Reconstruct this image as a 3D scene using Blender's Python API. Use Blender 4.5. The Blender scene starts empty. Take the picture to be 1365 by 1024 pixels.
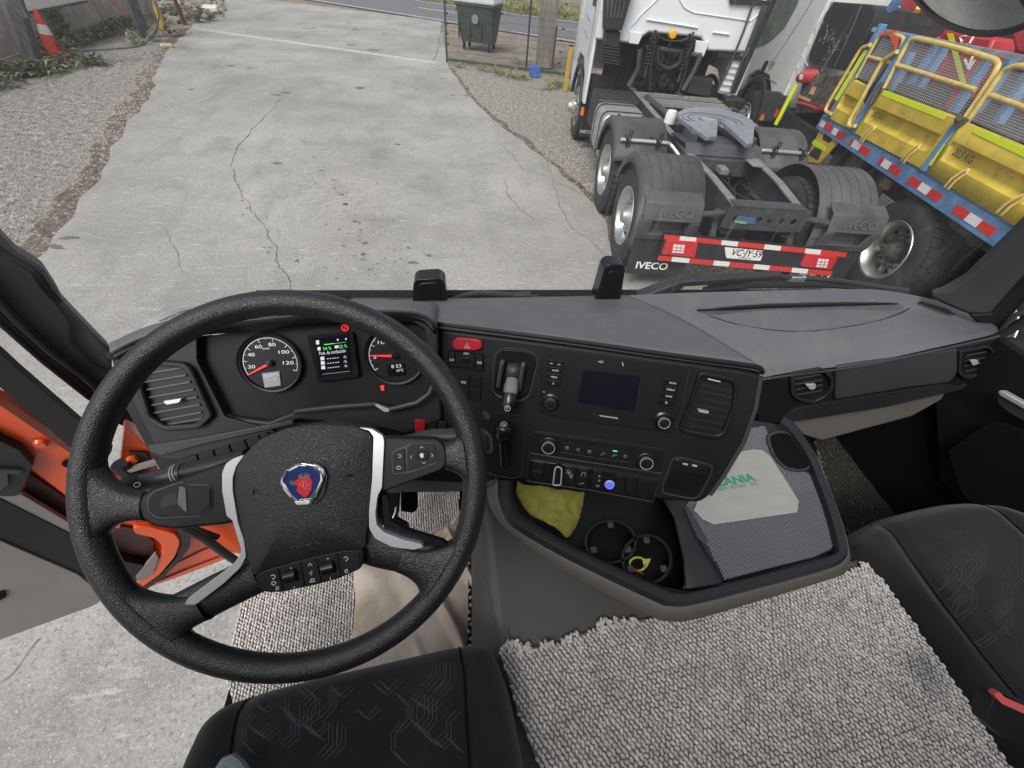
import bpy, bmesh, math, random
from mathutils import Vector, Matrix, noise
from mathutils.bvhtree import BVHTree
random.seed(7)
sc = bpy.context.scene
COL = sc.collection
rad = math.radians
# ---------------------------------------------------------------- camera, light, exposure
F_PX, W_PX, H_PX = 520.0, 1365.0, 1024.0
CX, CY = 682.5, 512.0
def _axes(f, nx, ny, fx):
    down = Vector((nx, -ny, -f)).normalized(); Z = -down
    fy = (Z[0]*fx - f*Z[2])/Z[1]
    Y = Vector((fx, -fy, -f)).normalized(); X = Y.cross(Z)
    return Matrix((X, Y, Z))
RW = _axes(F_PX, -48.0, 463.0, -80.0)          # rows: cab axes seen from the camera
CAM = Vector((0, 0, 2.5))
cd = bpy.data.cameras.new('camera'); cam = bpy.data.objects.new('camera', cd); COL.objects.link(cam)
cam.matrix_world = Matrix.Translation(CAM) @ RW.to_4x4()
cd.sensor_width = 36.0; cd.lens = F_PX/W_PX*36.0; cd.clip_start = 0.02; cd.clip_end = 600
sc.camera = cam
SUN_EL, SUN_AZ = 52, 215
wd = bpy.data.worlds.new('World'); sc.world = wd; wd.use_nodes = True
nt = wd.node_tree
sky = nt.nodes.new('ShaderNodeTexSky'); sky.sky_type = 'NISHITA'; sky.sun_disc = False
sky.sun_elevation = rad(SUN_EL); sky.sun_rotation = rad(SUN_AZ)
sky.air_density = 1.0; sky.dust_density = 4.0; sky.ozone_density = 1.0
hs = nt.nodes.new('ShaderNodeHueSaturation'); hs.inputs['Saturation'].default_value = 0.35
nt.links.new(sky.outputs[0], hs.inputs['Color'])
bg = nt.nodes['Background']; bg.inputs[1].default_value = 0.15
nt.links.new(hs.outputs[0], bg.inputs[0])
sl = bpy.data.lights.new('sun', 'SUN'); sl.energy = 1.5; sl.angle = rad(25); sl.color = (1.0, 0.96, 0.9)
sun = bpy.data.objects.new('sun', sl); COL.objects.link(sun)
_d = Vector((math.sin(rad(SUN_AZ))*math.cos(rad(SUN_EL)), math.cos(rad(SUN_AZ))*math.cos(rad(SUN_EL)), math.sin(rad(SUN_EL))))
sun.rotation_euler = _d.to_track_quat('Z', 'Y').to_euler(); sun.location = (0, 0, 30)
sc.view_settings.view_transform = 'Standard'; sc.view_settings.look = 'None'
sc.view_settings.exposure = 0.15; sc.view_settings.gamma = 1.0
try: sc.view_settings.use_curve_mapping = False
except Exception: pass
sc.render.engine = 'CYCLES'
sc.cycles.max_bounces = 8; sc.cycles.transparent_max_bounces = 16
sc.cycles.use_denoising = True

# ---------------------------------------------------------------- picture <-> place
def ray(u, v):
    return (RW @ Vector((u-CX, CY-v, -F_PX)))/F_PX
class Plane:
    """a flat face of the place: o on it, n its outward normal"""
    def __init__(s, o, n): s.o = Vector(o); s.n = Vector(n).normalized()
    def p(s, u, v, off=0.0):
        r = ray(u, v); o = s.o + s.n*off
        return CAM + r*((o-CAM).dot(s.n)/r.dot(s.n))
def gz(u, v, z=0.0):
    r = ray(u, v); return CAM + r*((z-CAM.z)/r.z)
def dep(u, v, d): return CAM + ray(u, v)*d
class Frame:
    """a vehicle's own axes: x right, y forward, z up from the ground"""
    def __init__(s, x, y, yaw):
        s.M = Matrix.Translation((x, y, 0)) @ Matrix.Rotation(yaw, 4, 'Z'); s.I = s.M.inverted()
        s.c = s.I @ CAM; s.R = s.I.to_3x3()
    def at(s, u, v, ax, val):
        r = s.R @ ray(u, v); return s.c + r*((val-s.c[ax])/r[ax])

# ---------------------------------------------------------------- materials
MATS = {}
def mat(name, col, rough=0.5, metal=0.0, var=0.0, vscale=8.0, bump=0.0, bscale=60.0, kind='noise',
        col2=None, c2lo=0.5, c2hi=0.7, c2scale=3.0, emit=None, estr=0.0, spec=0.5, coat=0.0, alpha=1.0, sheen=0.0, stretch=None, bdist=0.01, detail=6.0):
    if name in MATS: return MATS[name]
    m = bpy.data.materials.new(name); m.use_nodes = True; MATS[name] = m
    t = m.node_tree; N = t.nodes; Lk = t.links.new; b = N['Principled BSDF']
    b.inputs['Roughness'].default_value = rough; b.inputs['Metallic'].default_value = metal
    b.inputs['Specular IOR Level'].default_value = spec
    b.inputs['Coat Weight'].default_value = coat; b.inputs['Coat Roughness'].default_value = 0.15
    b.inputs['Alpha'].default_value = alpha
    b.inputs['Sheen Weight'].default_value = sheen
    tc = N.new('ShaderNodeTexCoord'); vec = tc.outputs['Object']
    if stretch:
        mp = N.new('ShaderNodeMapping'); mp.inputs['Scale'].default_value = stretch; Lk(vec, mp.inputs['Vector']); vec = mp.outputs[0]
    c = (*col, 1)
    b.inputs['Base Color'].default_value = c
    src = None
    if var > 0:
        n = N.new('ShaderNodeTexNoise'); n.inputs['Scale'].default_value = vscale; n.inputs['Detail'].default_value = detail; Lk(vec, n.inputs['Vector'])
        r = N.new('ShaderNodeMapRange'); r.inputs[1].default_value = 0.3; r.inputs[2].default_value = 0.7
        r.inputs[3].default_value = 1-var; r.inputs[4].default_value = 1+var; Lk(n.outputs[0], r.inputs[0])
        mx = N.new('ShaderNodeVectorMath'); mx.operation = 'SCALE'; mx.inputs[0].default_value = col; Lk(r.outputs[0], mx.inputs['Scale'])
        src = mx.outputs[0]
    if col2:
        n = N.new('ShaderNodeTexNoise'); n.inputs['Scale'].default_value = c2scale; n.inputs['Detail'].default_value = 8; n.inputs['Roughness'].default_value = 0.65; Lk(vec, n.inputs['Vector'])
        r = N.new('ShaderNodeMapRange'); r.inputs[1].default_value = c2lo; r.inputs[2].default_value = c2hi; Lk(n.outputs[0], r.inputs[0])
        mx = N.new('ShaderNodeMix'); mx.data_type = 'RGBA'; Lk(r.outputs[0], mx.inputs[0])
        if src: Lk(src, mx.inputs[6])
        else: mx.inputs[6].default_value = c
        mx.inputs[7].default_value = (*col2, 1); src = mx.outputs[2]
    if src: Lk(src, b.inputs['Base Color'])
    if bump > 0:
        if kind == 'leather':
            n = N.new('ShaderNodeTexVoronoi'); n.feature = 'DISTANCE_TO_EDGE'
            w = N.new('ShaderNodeTexNoise'); w.inputs['Scale'].default_value = bscale*0.6; Lk(vec, w.inputs['Vector'])
            ad = N.new('ShaderNodeVectorMath'); ad.operation = 'MULTIPLY_ADD'; ad.inputs[1].default_value = (0.9/bscale,)*3; Lk(w.outputs[1], ad.inputs[0]); Lk(vec, ad.inputs[2])
            Lk(ad.outputs[0], n.inputs['Vector'])
        elif kind == 'cells':
            n = N.new('ShaderNodeTexVoronoi'); Lk(vec, n.inputs['Vector'])
        else:
            n = N.new('ShaderNodeTexNoise'); n.inputs['Detail'].default_value = 5; Lk(vec, n.inputs['Vector'])
        n.inputs['Scale'].default_value = bscale
        o = n.outputs[0]
        if kind == 'leather':
            mr = N.new('ShaderNodeMapRange'); mr.inputs[1].default_value = 0; mr.inputs[2].default_value = 0.25; Lk(o, mr.inputs[0]); o = mr.outputs[0]
        bp = N.new('ShaderNodeBump'); bp.inputs['Strength'].default_value = bump; bp.inputs['Distance'].default_value = bdist
        Lk(o, bp.inputs['Height']); Lk(bp.outputs[0], b.inputs['Normal'])
    if emit:
        b.inputs['Emission Color'].default_value = (*emit, 1); b.inputs['Emission Strength'].default_value = estr
    return m

# ---------------------------------------------------------------- mesh helpers
WM = {}
def root(name, loc, yaw=0.0, label=None, cat=None, group=None):
    o = bpy.data.objects.new(name, None); COL.objects.link(o)
    M = Matrix.Translation(loc) @ Matrix.Rotation(yaw, 4, 'Z'); o.matrix_world = M
    o.location = loc; o.rotation_euler = (0, 0, yaw); o.empty_display_size = 0.1
    WM[o] = M.inverted(); tag(o, label, cat, group); return o
def tag(o, label=None, cat=None, group=None, kind=None):
    if label: o['label'] = label
    if cat: o['category'] = cat
    if group: o['group'] = group
    if kind: o['kind'] = kind
    return o
def link(name, me, parent=None, m=None):
    o = bpy.data.objects.new(name, me); COL.objects.link(o)
    if parent: o.parent = parent
    WM[o] = WM.get(parent, Matrix.Identity(4)) if parent else Matrix.Identity(4)
    return o
def rpoly(pts, r=4.0, n=4):
    """round the corners of a closed polygon"""
    out = []; k = len(pts)
    for i in range(k):
        a = Vector(pts[i-1]); b = Vector(pts[i]); c = Vector(pts[(i+1) % k])
        da = (a-b); dc = (c-b); rr = min(r, da.length*0.48, dc.length*0.48)
        if rr < 1e-6: out.append(tuple(b)); continue
        p = b+da.normalized()*rr; q = b+dc.normalized()*rr
        for j in range(n+1):
            t = j/n; out.append(tuple(p*(1-t)**2 + b*2*t*(1-t) + q*t*t))
    return out
def smooth(pts, n=6, closed=False):
    P = [Vector(p) for p in pts]; k = len(P); out = []
    for i in range(k if closed else k-1):
        p1 = P[i]; p2 = P[(i+1) % k]
        p0 = P[i-1] if (closed or i > 0) else p1*2-p2
        p3 = P[(i+2) % k] if (closed or i < k-2) else p2*2-p1
        for j in range(n):
            t = j/n
            out.append(0.5*((2*p1)+(p2-p0)*t+(2*p0-5*p1+4*p2-p3)*t*t+(3*p1-p0-3*p2+p3)*t**3))
    if not closed: out.append(P[-1])
    return out
class MB:
    def __init__(s): s.v = []; s.f = []
    def add(s, vs, fs):
        b = len(s.v); s.v += [tuple(v) for v in vs]; s.f += [tuple(b+i for i in f) for f in fs]; return s
    def box(s, c, size, M=None):
        x, y, z = [q/2 for q in size]; c = Vector(c)
        vs = [Vector((sx*x, sy*y, sz*z)) for sx in (-1, 1) for sy in (-1, 1) for sz in (-1, 1)]
        if M is not None: vs = [M @ v for v in vs]
        return s.add([v+c for v in vs], [(0, 1, 3, 2), (4, 6, 7, 5), (0, 4, 5, 1), (2, 3, 7, 6), (0, 2, 6, 4), (1, 5, 7, 3)])
    def bx(s, x0, x1, y0, y1, z0, z1):
        return s.box(((x0+x1)/2, (y0+y1)/2, (z0+z1)/2), (x1-x0, y1-y0, z1-z0))
    def prism(s, pts, d):
        """closed 3-D outline pushed back by vector d"""
        d = Vector(d); n = len(pts); P = [Vector(p) for p in pts]
        return s.add(P+[p+d for p in P], [tuple(range(n)), tuple(range(2*n-1, n-1, -1))]+[(i, n+i, n+(i+1) % n, (i+1) % n) for i in range(n)])
    def beam(s, a, b, w, h, up=(0, 0, 1)):
        a = Vector(a); b = Vector(b); d = (b-a).normalized(); u = Vector(up); sd = d.cross(u)
        if sd.length < 1e-4: sd = d.cross(Vector((1, 0, 0)))
        sd.normalize(); u = sd.cross(d)
        q = [sd*(i*w/2)+u*(j*h/2) for i, j in ((-1, -1), (1, -1), (1, 1), (-1, 1))]
        return s.add([a+k for k in q]+[b+k for k in q], [(0, 3, 2, 1), (4, 5, 6, 7), (0, 1, 5, 4), (1, 2, 6, 5), (2, 3, 7, 6), (3, 0, 4, 7)])
    def tube(s, path, r, seg=8, closed=False, caps=True, flat=1.0, upv=None):
        P = [Vector(p) for p in path]; n = len(P); R = r if isinstance(r, (list, tuple)) else [r]*n
        up = Vector(upv) if upv else None; rings = []
        for i in range(n):
            if closed: t = P[(i+1) % n]-P[i-1]
            else: t = P[min(i+1, n-1)]-P[max(i-1, 0)]
            t.normalize()
            if up is None:
                up = Vector((0, 0, 1)) if abs(t.z) < 0.9 else Vector((1, 0, 0))
            a = up.cross(t)
            if a.length < 1e-5: a = Vector((1, 0, 0)).cross(t)
            a.normalize(); b = t.cross(a)
            if upv is None: up = b
            rings.append([P[i]+a*math.cos(2*math.pi*k/seg)*R[i]+b*math.sin(2*math.pi*k/seg)*R[i]*flat for k in range(seg)])
        vs = [v for rg in rings for v in rg]; fs = []
        for i in range(n if closed else n-1):
            j = (i+1) % n
            for k in range(seg):
                l = (k+1) % seg; fs.append((i*seg+k, i*seg+l, j*seg+l, j*seg+k))
        if caps and not closed: fs += [tuple(range(seg-1, -1, -1)), tuple((n-1)*seg+k for k in range(seg))]
        return s.add(vs, fs)
    def lathe(s, prof, seg, o, ax, ref=None, a0=0.0, a1=2*math.pi, cap=False):
        """prof: (radius, along) pairs turned round axis ax through o"""
        o = Vector(o); ax = Vector(ax).normalized(); e = Vector(ref) if ref else (Vector((0, 0, 1)) if abs(ax.z) < 0.9 else Vector((1, 0, 0)))
        e = (e-ax*e.dot(ax)).normalized(); g = ax.cross(e); full = abs(a1-a0-2*math.pi) < 1e-6
        m = seg if full else seg+1; k = len(prof); vs = []; fs = []
        for i in range(m):
            t = a0+(a1-a0)*i/seg
            d = e*math.cos(t)+g*math.sin(t)
            vs += [o+d*r+ax*h for r, h in prof]
        for i in range(seg):
            j = (i+1) % m
            for q in range(k-1): fs.append((i*k+q, i*k+q+1, j*k+q+1, j*k+q))
        if cap and full:
            fs.append(tuple(i*k for i in range(m))); fs.append(tuple(i*k+k-1 for i in range(m-1, -1, -1)))
        return s.add(vs, fs)
    def loft(s, rows, closed=False):
        n = len(rows[0]); vs = [v for r in rows for v in r]; fs = []
        for i in range(len(rows)-1):
            for k in range(n if closed else n-1):
                l = (k+1) % n; fs.append((i*n+k, i*n+l, (i+1)*n+l, (i+1)*n+k))
        return s.add(vs, fs)
    def build(s, name, m, parent=None, local=False, bevel=0.0, seg=2, sharp=35, solid=0.0, subsurf=0, fix=True, kind=None, flatshade=False, soff=-1):
        M = WM.get(parent) if (parent and not local) else None
        vs = [M @ Vector(v) for v in s.v] if M is not None else s.v
        me = bpy.data.meshes.new(name); me.from_pydata([tuple(v) for v in vs], [], s.f)
        if fix:
            bm = bmesh.new(); bm.from_mesh(me); bmesh.ops.recalc_face_normals(bm, faces=bm.faces); bm.to_mesh(me); bm.free()
        if not flatshade:
            for p in me.polygons: p.use_smooth = True
            me.set_sharp_from_angle(angle=rad(sharp))
        me.materials.append(m); o = link(name, me, parent)
        if solid:
            q = o.modifiers.new('solid', 'SOLIDIFY'); q.thickness = solid; q.offset = soff
        if subsurf:
            q = o.modifiers.new('sub', 'SUBSURF'); q.levels = subsurf; q.render_levels = subsurf
        if bevel:
            q = o.modifiers.new('bevel', 'BEVEL'); q.width = bevel; q.segments = seg; q.limit_method = 'ANGLE'; q.angle_limit = rad(30); q.use_clamp_overlap = True; q.harden_normals = False
        if kind: o['kind'] = kind
        return o
def copy_tree(o, parent=None):
    c = o.copy(); COL.objects.link(c)
    if parent: c.parent = parent
    WM[c] = WM[o]
    for ch in [x for x in KIDS.get(o, list(o.children))]: copy_tree(ch, c)
    return c
KIDS = {}
def slab(pl, px, d=0.01, off=0.0, r=0.0, n=3):
    """outline read on a plane of the place -> prism of thickness d behind it"""
    if r: px = rpoly(px, r, n)
    return MB().prism([pl.p(u, v, off) for u, v in px], -pl.n*d)
def ring_slab(pl, outer, k, d, off):
    """frame: outline and the same outline shrunk by k towards its middle"""
    O = [pl.p(u, v, off) for u, v in outer]; c = sum(O, Vector())/len(O)
    I = [c+(p-c)*k for p in O]; n = len(O); D = -pl.n*d
    b = MB(); vs = O+I+[p+D for p in O]+[p+D for p in I]; fs = []
    for i in range(n):
        j = (i+1) % n
        fs += [(i, j, n+j, n+i), (2*n+i, 3*n+i, 3*n+j, 2*n+j), (i, 2*n+i, 2*n+j, j), (n+i, n+j, 3*n+j, 3*n+i)]
    return b.add(vs, fs)
def text3(s, p0, p1, n, m, name, parent, hs=1.0, thick=0.0004, h=None, local=False, shear=0.0, bold=0.0, kind=None):
    """lettering from p0 to p1 (baseline ends) on a face with outward normal n"""
    cu = bpy.data.curves.new('t', 'FONT'); cu.body = s; cu.size = 1; cu.extrude = 0.02; cu.resolution_u = 3; cu.shear = shear; cu.offset = bold
    ob = bpy.data.objects.new('t', cu); COL.objects.link(ob)
    me = bpy.data.meshes.new_from_object(ob.evaluated_get(bpy.context.evaluated_depsgraph_get()))
    bpy.data.objects.remove(ob); bpy.data.curves.remove(cu)
    xs = [v.co.x for v in me.vertices]; x0, x1 = min(xs), max(xs)
    p0 = Vector(p0); p1 = Vector(p1); e1 = (p1-p0); w = e1.length; e1.normalize(); n = Vector(n).normalized(); e2 = n.cross(e1).normalized(); n = e1.cross(e2)
    k = w/(x1-x0); ky = (h/0.7) if h else k*hs
    M = WM.get(parent) if (parent and not local) else None
    for v in me.vertices:
        q = p0+e1*((v.co.x-x0)*k)+e2*(v.co.y*ky)+n*(v.co.z/0.02*thick/2+thick/2)
        v.co = M @ q if M is not None else q
    me.materials.clear(); me.materials.append(m); me.name = name
    o = link(name, me, parent)
    if kind: o['kind'] = kind
    return o
def joined(objs, name):
    """one mesh object out of several small ones"""
    a = objs[0]; bm = bmesh.new()
    for o in objs: bm.from_mesh(o.data)
    bm.to_mesh(a.data); bm.free(); a.name = name
    for o in objs[1:]: bpy.data.objects.remove(o)
    return a
# ---------------------------------------------------------------- outdoor materials
m_dirt = mat('dirt', (0.22, 0.19, 0.155), 0.95, var=0.25, vscale=3, bump=0.8, bscale=25, col2=(0.31, 0.28, 0.24), c2scale=1.2, bdist=0.03)
m_gravbase = mat('gravel_bed', (0.21, 0.195, 0.17), 0.95, var=0.45, vscale=22, bump=1.0, bscale=40, col2=(0.36, 0.35, 0.33), c2scale=18, c2lo=0.45, c2hi=0.6, bdist=0.03)
m_stone = mat('gravel_stone', (0.30, 0.283, 0.255), 0.9, var=0.55, vscale=9, detail=2)
m_edge = mat('damp_dirt', (0.125, 0.098, 0.078), 0.95, var=0.5, vscale=9, bump=0.8, bscale=30, bdist=0.02)
m_weed = mat('weed_leaf', (0.17, 0.19, 0.105), 0.7, var=0.5, vscale=3)
m_grass = mat('dry_grass', (0.24, 0.25, 0.09), 0.8, var=0.5, vscale=2)
m_wallc = mat('old_concrete_panel', (0.42, 0.37, 0.335), 0.9, var=0.22, vscale=2.5, bump=0.4, bscale=20, col2=(0.25, 0.215, 0.19), c2scale=1.1, c2lo=0.5, c2hi=0.75)
m_wood = mat('weathered_wood', (0.11, 0.112, 0.118), 0.9, var=0.6, vscale=10, bump=0.8, bscale=14, stretch=(6, 6, 0.6), bdist=0.03)
m_rust = mat('rusty_steel', (0.11, 0.065, 0.045), 0.85, var=0.4, vscale=12)
m_board = mat('cream_board', (0.72, 0.69, 0.62), 0.7, var=0.08, vscale=4)
m_cone = mat('cone_orange', (0.72, 0.07, 0.035), 0.55, var=0.12, vscale=10)
m_white = mat('white_band', (0.72, 0.70, 0.70), 0.6, var=0.08, vscale=20)
m_yelpost = mat('yellow_post_paint', (0.52, 0.34, 0.06), 0.6, var=0.2, vscale=14)
m_cable = mat('grey_cable', (0.2, 0.19, 0.18), 0.7)
m_redc = mat('red_cable', (0.35, 0.06, 0.05), 0.6)
m_mesh = mat('green_grey_fence_wire', (0.045, 0.06, 0.052), 0.6)
m_bin = mat('green_bin_plastic', (0.045, 0.060, 0.055), 0.55, var=0.3, vscale=6)
m_black = mat('black_rubber', (0.018, 0.018, 0.019), 0.75, var=0.2, vscale=12)
m_blue = mat('blue_plastic_block', (0.05, 0.11, 0.42), 0.6, var=0.15, vscale=8)
m_asph = mat('road_asphalt', (0.15, 0.155, 0.165), 0.9, var=0.15, vscale=30, bump=0.3, bscale=80)
m_line = mat('road_line_paint', (0.62, 0.62, 0.60), 0.7, var=0.15, vscale=6)
m_crack = mat('crack_dark', (0.125, 0.12, 0.112), 0.95)
m_stain = mat('oil_stain', (0.135, 0.132, 0.125), 0.8, var=0.25, vscale=20)
m_rail = mat('worn_gate_rail', (0.50, 0.49, 0.46), 0.7, var=0.2, vscale=14)
m_wallp = mat('grey_pole_concrete', (0.25, 0.235, 0.21), 0.9, var=0.25, vscale=5, bump=0.3, bscale=25, stretch=(2, 2, 0.4))

# driveway concrete: broad tone patches, tyre scuffs, speckle
def driveway_mat():
    m = bpy.data.materials.new('driveway_concrete'); m.use_nodes = True; t = m.node_tree; N = t.nodes; L = t.links.new; b = N['Principled BSDF']
    b.inputs['Roughness'].default_value = 0.9
    tc = N.new('ShaderNodeTexCoord'); v = tc.outputs['Object']
    def noi(s, d=6, r=0.6, st=None):
        vv = v
        if st: mp = N.new('ShaderNodeMapping'); mp.inputs['Scale'].default_value = st; mp.inputs['Rotation'].default_value = (0, 0, 0.25); L(v, mp.inputs['Vector']); vv = mp.outputs[0]
        n = N.new('ShaderNodeTexNoise'); n.inputs['Scale'].default_value = s; n.inputs['Detail'].default_value = d; n.inputs['Roughness'].default_value = r; L(vv, n.inputs['Vector']); return n.outputs[0]
    def rng(x, a, b_, lo=0.0, hi=1.0):
        r = N.new('ShaderNodeMapRange'); r.inputs[1].default_value = a; r.inputs[2].default_value = b_; r.inputs[3].default_value = lo; r.inputs[4].default_value = hi; L(x, r.inputs[0]); return r.outputs[0]
    def mixc(f, a, c):
        x = N.new('ShaderNodeMix'); x.data_type = 'RGBA'; L(f, x.inputs[0])
        if isinstance(a, tuple): x.inputs[6].default_value = (*a, 1)
        else: L(a, x.inputs[6])
        x.inputs[7].default_value = (*c, 1); return x.outputs[2]
    c = mixc(rng(noi(0.45, 5), 0.35, 0.68), (0.262, 0.256, 0.242), (0.415, 0.405, 0.385))
    c = mixc(rng(noi(1.1, 9, 0.72), 0.50, 0.66, 0, 0.55), c, (0.175, 0.174, 0.168))
    c = mixc(rng(noi(0.8, 8, 0.7, (1.6, 0.35, 1)), 0.52, 0.68, 0, 0.5), c, (0.175, 0.174, 0.168))
    c = mixc(rng(noi(4.0, 6, 0.7, (1.0, 5.0, 1)), 0.56, 0.68, 0, 0.7), c, (0.54, 0.535, 0.52))
    c = mixc(rng(noi(9.0, 6, 0.7, (1.0, 3.0, 1)), 0.56, 0.68, 0, 0.55), c, (0.19, 0.187, 0.18))
    c = mixc(rng(noi(42, 3), 0.53, 0.63, 0, 0.65), c, (0.21, 0.20, 0.185))
    c = mixc(rng(noi(95, 2), 0.57, 0.68, 0, 0.6), c, (0.56, 0.55, 0.52))
    L(c, b.inputs['Base Color'])
    bp = N.new('ShaderNodeBump'); bp.inputs['Strength'].default_value = 0.5; bp.inputs['Distance'].default_value = 0.012; L(noi(70, 5), bp.inputs['Height']); L(bp.outputs[0], b.inputs['Normal'])
    return m
m_drive = driveway_mat()
def sheet(name, pts, z, m, kind='structure', sub=0):
    o = MB().add([(p[0], p[1], z) for p in pts], [tuple(range(len(pts)))]).build(name, m, flatshade=True)
    tag(o, kind=kind); return o
# ---------------------------------------------------------------- the ground
sheet('ground', [(-300, -300), (300, -300), (300, 400), (-300, 400)], -0.012, m_dirt)
def G2(l, z=0): return [tuple(gz(u, v, z))[:2] for u, v in l]
edgeL = smooth([Vector((*p, 0)) for p in G2([(70, 335), (95, 290), (125, 240), (148, 205), (172, 160), (200, 130), (207, 105), (222, 70), (240, 52), (255, 38)])], 6)
edgeL = [Vector((-4.6, -12, 0)), Vector((-4.45, 0, 0)), Vector((-4.4, 3, 0))]+[p+Vector((noise.noise(p*1.7), 0, 0))*0.10 for p in edgeL]
edgeR = smooth([Vector((*p, 0)) for p in G2([(812, 322), (806, 292), (790, 268), (756, 239), (730, 215), (707, 197), (680, 178), (665, 165), (645, 148), (626, 130), (612, 108), (598, 90)])], 5)
edgeR = [p+Vector((noise.noise(p*2.3), 0, 0))*0.08 for p in edgeR]
apron = [Vector((*p, 0)) for p in G2([(578, 82)])]
near = [Vector((14, -12, 0)), Vector((14, 1.2, 0)), Vector((4.0, 2.6, 0))]
def extend(pa, pb, xa, xb):
    d = (pb-pa); return [pa+d*((xa-pa.x)/d.x), pa+d*((xb-pa.x)/d.x)]
rn = extend(gz(570, 26), gz(714, 49), -70, 60); rf = extend(gz(570, 2), gz(718, 22), -70, 60)
sheet('driveway', [p for p in near+edgeR]+[gz(596, 78), gz(588, 40), gz(589, 28.5)]+[gz(560, 24.5), gz(350, -1), gz(300, -7)]+[gz(262, 20)]+list(reversed(edgeL)), 0.004, m_drive)
sheet('road', [rn[0], rn[1], rf[1], rf[0]], 0.008, m_asph)
dv = (rf[0]-rn[0])*1.0
def rline(f, w, name, dashed=False):
    b = MB(); a0 = rn[0]+dv*f; a1 = rn[1]+(rf[1]-rn[1])*f; d = (a1-a0).normalized(); nn = Vector((-d.y, d.x, 0)); L_ = (a1-a0).length; t = 0
    while t < L_:
        e = t+3 if dashed else L_
        p, q = a0+d*t, a0+d*min(e, L_); b.add([p+Vector((0, 0, .012)), q+Vector((0, 0, .012)), q+nn*w+Vector((0, 0, .012)), p+nn*w+Vector((0, 0, .012))], [(0, 1, 2, 3)]); t = e+4
    o = b.build(name, m_line, flatshade=True); tag(o, kind='structure')
rline(0.04, 0.13, 'road_edge_line'); rline(0.5, 0.13, 'road_centre_line', True); rline(0.93, 0.13, 'road_edge_line')
# gravel beds and the damp dirt border
wallA, wallB = Vector((-9.95, 9.5, 0)), Vector((-10.95, 20.0, 0))
bedL = list(edgeL[2:])+[gz(252, 33), gz(190, 50), gz(130, 62), gz(60, 90), gz(0, 110), Vector((-13, 9, 0)), Vector((-13, 3, 0))]
sheet('gravel_bed', bedL, -0.004, m_gravbase)
bedR = list(edgeR)+[gz(598, 84), gz(770, 106), Vector((9, 13.0, 0)), Vector((9, 2.8, 0)), Vector((4.0, 2.6, 0))]
sheet('gravel_bed', bedR, -0.004, m_gravbase)
def strip(line, w, name, m, z, side=-1):
    a = []; b_ = []
    for i, p in enumerate(line):
        q = line[min(i+1, len(line)-1)]-line[max(i-1, 0)]; n = Vector((-q.y, q.x, 0)).normalized()*side
        ww = w*(0.6+0.9*abs(noise.noise(p*1.3+Vector((5, 0, 0)))))
        a.append(p+Vector((0, 0, z))-n*0.02); b_.append(p+n*ww+Vector((0, 0, z)))
    o = MB().loft([a, b_]).build(name, m, flatshade=True); tag(o, kind='structure')
strip(edgeL, 0.34, 'dirt_border', m_edge, 0.0, 1)
strip(edgeR, 0.16, 'dirt_border', m_edge, 0.0, -1)
def inpoly(x, y, P):
    c = False; j = len(P)-1
    for i in range(len(P)):
        if (P[i][1] > y) != (P[j][1] > y) and x < (P[j][0]-P[i][0])*(y-P[i][1])/(P[j][1]-P[i][1])+P[i][0]: c = not c
        j = i
    return c
def stones(name, P, n, r0, r1, xr, yr, dens=None):
    b = MB(); k = 0
    while k < n:
        x = random.uniform(*xr); y = random.uniform(*yr)
        if not inpoly(x, y, P): k += 0.2; continue
        if dens and random.random() > dens(x, y): k += 0.1; continue
        k += 1; r = random.uniform(r0, r1); a = random.random()*6.28
        vs = [Vector((math.cos(a+i*1.57)*r*random.uniform(.7, 1.2), math.sin(a+i*1.57)*r*random.uniform(.7, 1.2), r*random.uniform(0, .2))) for i in range(4)]
        c = Vector((x, y, -0.004)); vs = [c+v for v in vs]; top = c+Vector((random.uniform(-.3, .3)*r, random.uniform(-.3, .3)*r, r*random.uniform(.55, .9)))
        b.add(vs+[top], [(0, 1, 4), (1, 2, 4), (2, 3, 4), (3, 0, 4)])
    o = b.build(name, m_stone, fix=False, flatshade=True); tag(o, kind='stuff')
stones('gravel', bedL, 46000, 0.008, 0.024, (-11, -3.9), (3.5, 15), lambda x, y: 0.25+0.9*max(0, min(1, 0.5+1.6*noise.noise(Vector((x*.5, y*.5, 0)))+(14-y)*.05)))
stones('gravel', bedR, 22000, 0.008, 0.022, (-1, 5.5), (4, 15), lambda x, y: 0.35+0.9*max(0, min(1, 0.55+1.6*noise.noise(Vector((x*.6, y*.6, 3))))))
# loose grit that has spread on the concrete
drivePoly = [(p.x, p.y) for p in edgeR]+[(-0.3, 15), (-8, 16)]+[(p.x, p.y) for p in reversed(edgeL)]
stones('loose_grit', drivePoly, 900, 0.006, 0.014, (-8, 3.4), (2, 15))
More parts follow.
